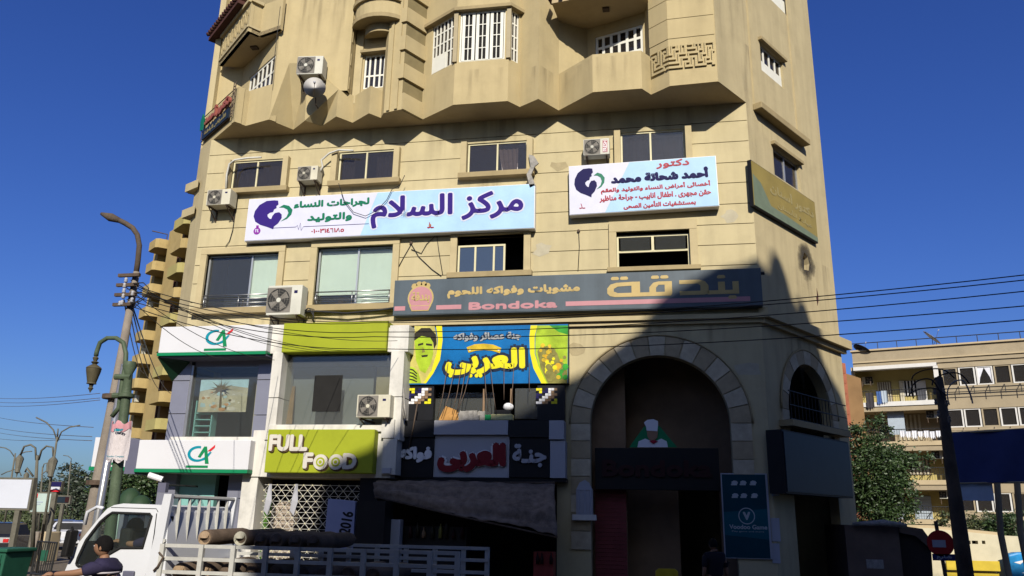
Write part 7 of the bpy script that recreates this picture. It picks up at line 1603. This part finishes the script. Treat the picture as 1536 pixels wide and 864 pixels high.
person('man in a dark striped polo shirt passing in front of the truck cab, facing left', (pm.x+.02, 8.9, .04), R(12), 'shirt_navy', (Vector((-.28, -.27, 1.36)), Vector((-.54, -.22, 1.34))), (Vector((-.12, .26, 1.16)), Vector((-.34, .18, 1.05))), stripes=True, lean=.08)
pm = PY(1072, 840, 17.5)
person('dark clothed person standing in the shade below the teal poster', (pm.x, 17.5, 0), R(-70), 'shirt_dark', (Vector((.02, -.24, 1.12)), Vector((-.10, -.22, .90))), (Vector((.02, .24, 1.12)), Vector((-.08, .22, .88))), lean=.0, walk=.12)
# driver: seated, arm on the wheel
dv = thing('person', 'truck driver behind the cab window with one hand on the steering wheel', 'person', (0, 0, 0)); V_ = Vector
c = tfi.uv(226, 812); dx, dz = c[0], c[1]
P_ = [(V_((dx+.12, YT+.55, dz-.55)), (.13, .16)), (V_((dx+.12, YT+.55, dz-.3)), (.12, .16)), (V_((dx+.13, YT+.55, dz-.05)), (.12, .17)), (V_((dx+.13, YT+.55, dz+.06)), (.08, .12)), (V_((dx+.11, YT+.55, dz+.15)), .055),
      (V_((dx+.10, YT+.36, dz+.02)), .058), (V_((dx-.14, YT+.30, dz-.04)), .045), (V_((dx-.38, YT+.40, dz-.01)), .030), (V_((dx+.10, YT+.74, dz+.02)), .058), (V_((dx-.10, YT+.76, dz-.16)), .042), (V_((dx-.26, YT+.66, dz-.06)), .03)]
skinned('body', P_, [(0, 1), (1, 2), (2, 3), (3, 4), (3, 5), (5, 6), (6, 7), (3, 8), (8, 9), (9, 10)], 'skin', dv)
S_ = [(P_[0][0], (.145, .175)), (P_[1][0], (.135, .175)), (P_[2][0], (.135, .19)), (P_[3][0], (.095, .14)), (P_[5][0], .075), (P_[6][0], .06), (P_[8][0], .075), (P_[9][0], .055)]
skinned('shirt', S_, [(0, 1), (1, 2), (2, 3), (3, 4), (4, 5), (3, 6), (6, 7)], 'shirt_navy', dv)
hand('hand', P_[7][0], (-1, .1, .1), dv); hand('hand', P_[10][0], (-1, -.1, .1), dv)
hd = MB(); hd.ell((dx+.08, YT+.55, dz+.27), .10, .078, .12, 14, 10).build('head', 'skin', dv, smooth=True); MB().ell((dx+.10, YT+.55, dz+.31), .105, .085, .105, 14, 10).build('hair', 'hair_black', dv, smooth=True)

# ------------------------------------------------------------------ ground and the building across the street that shades the corner
mat('asphalt', (.17, .14, .105), .9, .15, .5, .3, dirt=.2)
MB().add([(-900, -900, 0), (900, -900, 0), (900, 900, 0), (-900, 900, 0)], [(0, 1, 2, 3)]).build('ground', 'asphalt', kind='structure')
YC = -9.0
def cast(px, py, fr=front):
    u, z = fr.uv(px, py); p = fr.P(u, z); t = (p.y-YC)/(-SUND.y); q = p + SUND*t; return q.x, q.z
sil = [cast(*p) for p in ((480, 815), (492, 742), (560, 716), (603, 668), (640, 654), (700, 640), (770, 628), (830, 598), (850, 570), (880, 557), (892, 545), (928, 520), (958, 495), (992, 458), (1022, 442), (1062, 419), (1088, 402), (1116, 395), (1133, 385))]
sil += [cast(*p, fr=right) for p in ((1139, 393), (1148, 402), (1155, 400), (1157, 378), (1163, 378), (1169, 387), (1179, 414), (1187, 445), (1199, 476), (1205.5, 492), (1226, 526), (1239, 567), (1256, 594), (1275, 640))]
xl = sil[0][0]; xr = sil[-1][0]
def castp(x, y, z): t = (y-YC)/(-SUND.y); return x+SUND.x*t, z+SUND.z*t
a = castp(-4.5, 10.0, 1.55)
sil = [(-70, 0), (-70, 10.5), (-30, 10.5), (-30, 11.5), (a[0]-3, 11.5), (a[0]-.3, 11.5), (a[0], a[1])] + sil + [(xr+3, sil[-1][1]-2), (xr+60, sil[-1][1]-3), (xr+60, 0)]
fb = Fr((0, YC, 0), (1, 0, 0), (0, -1, 0))
ob = MB().prism(fb, sil, (), -.0, .5).prism(fb, [(x+1.3 if 0 < i < len(sil)-1 else x, z) for i, (x, z) in enumerate(sil)], (), .5, 5.0).build('domed_building', 'plaster_side')
tag(ob, 'large domed building across the street behind the viewer that shades the corner', 'building')
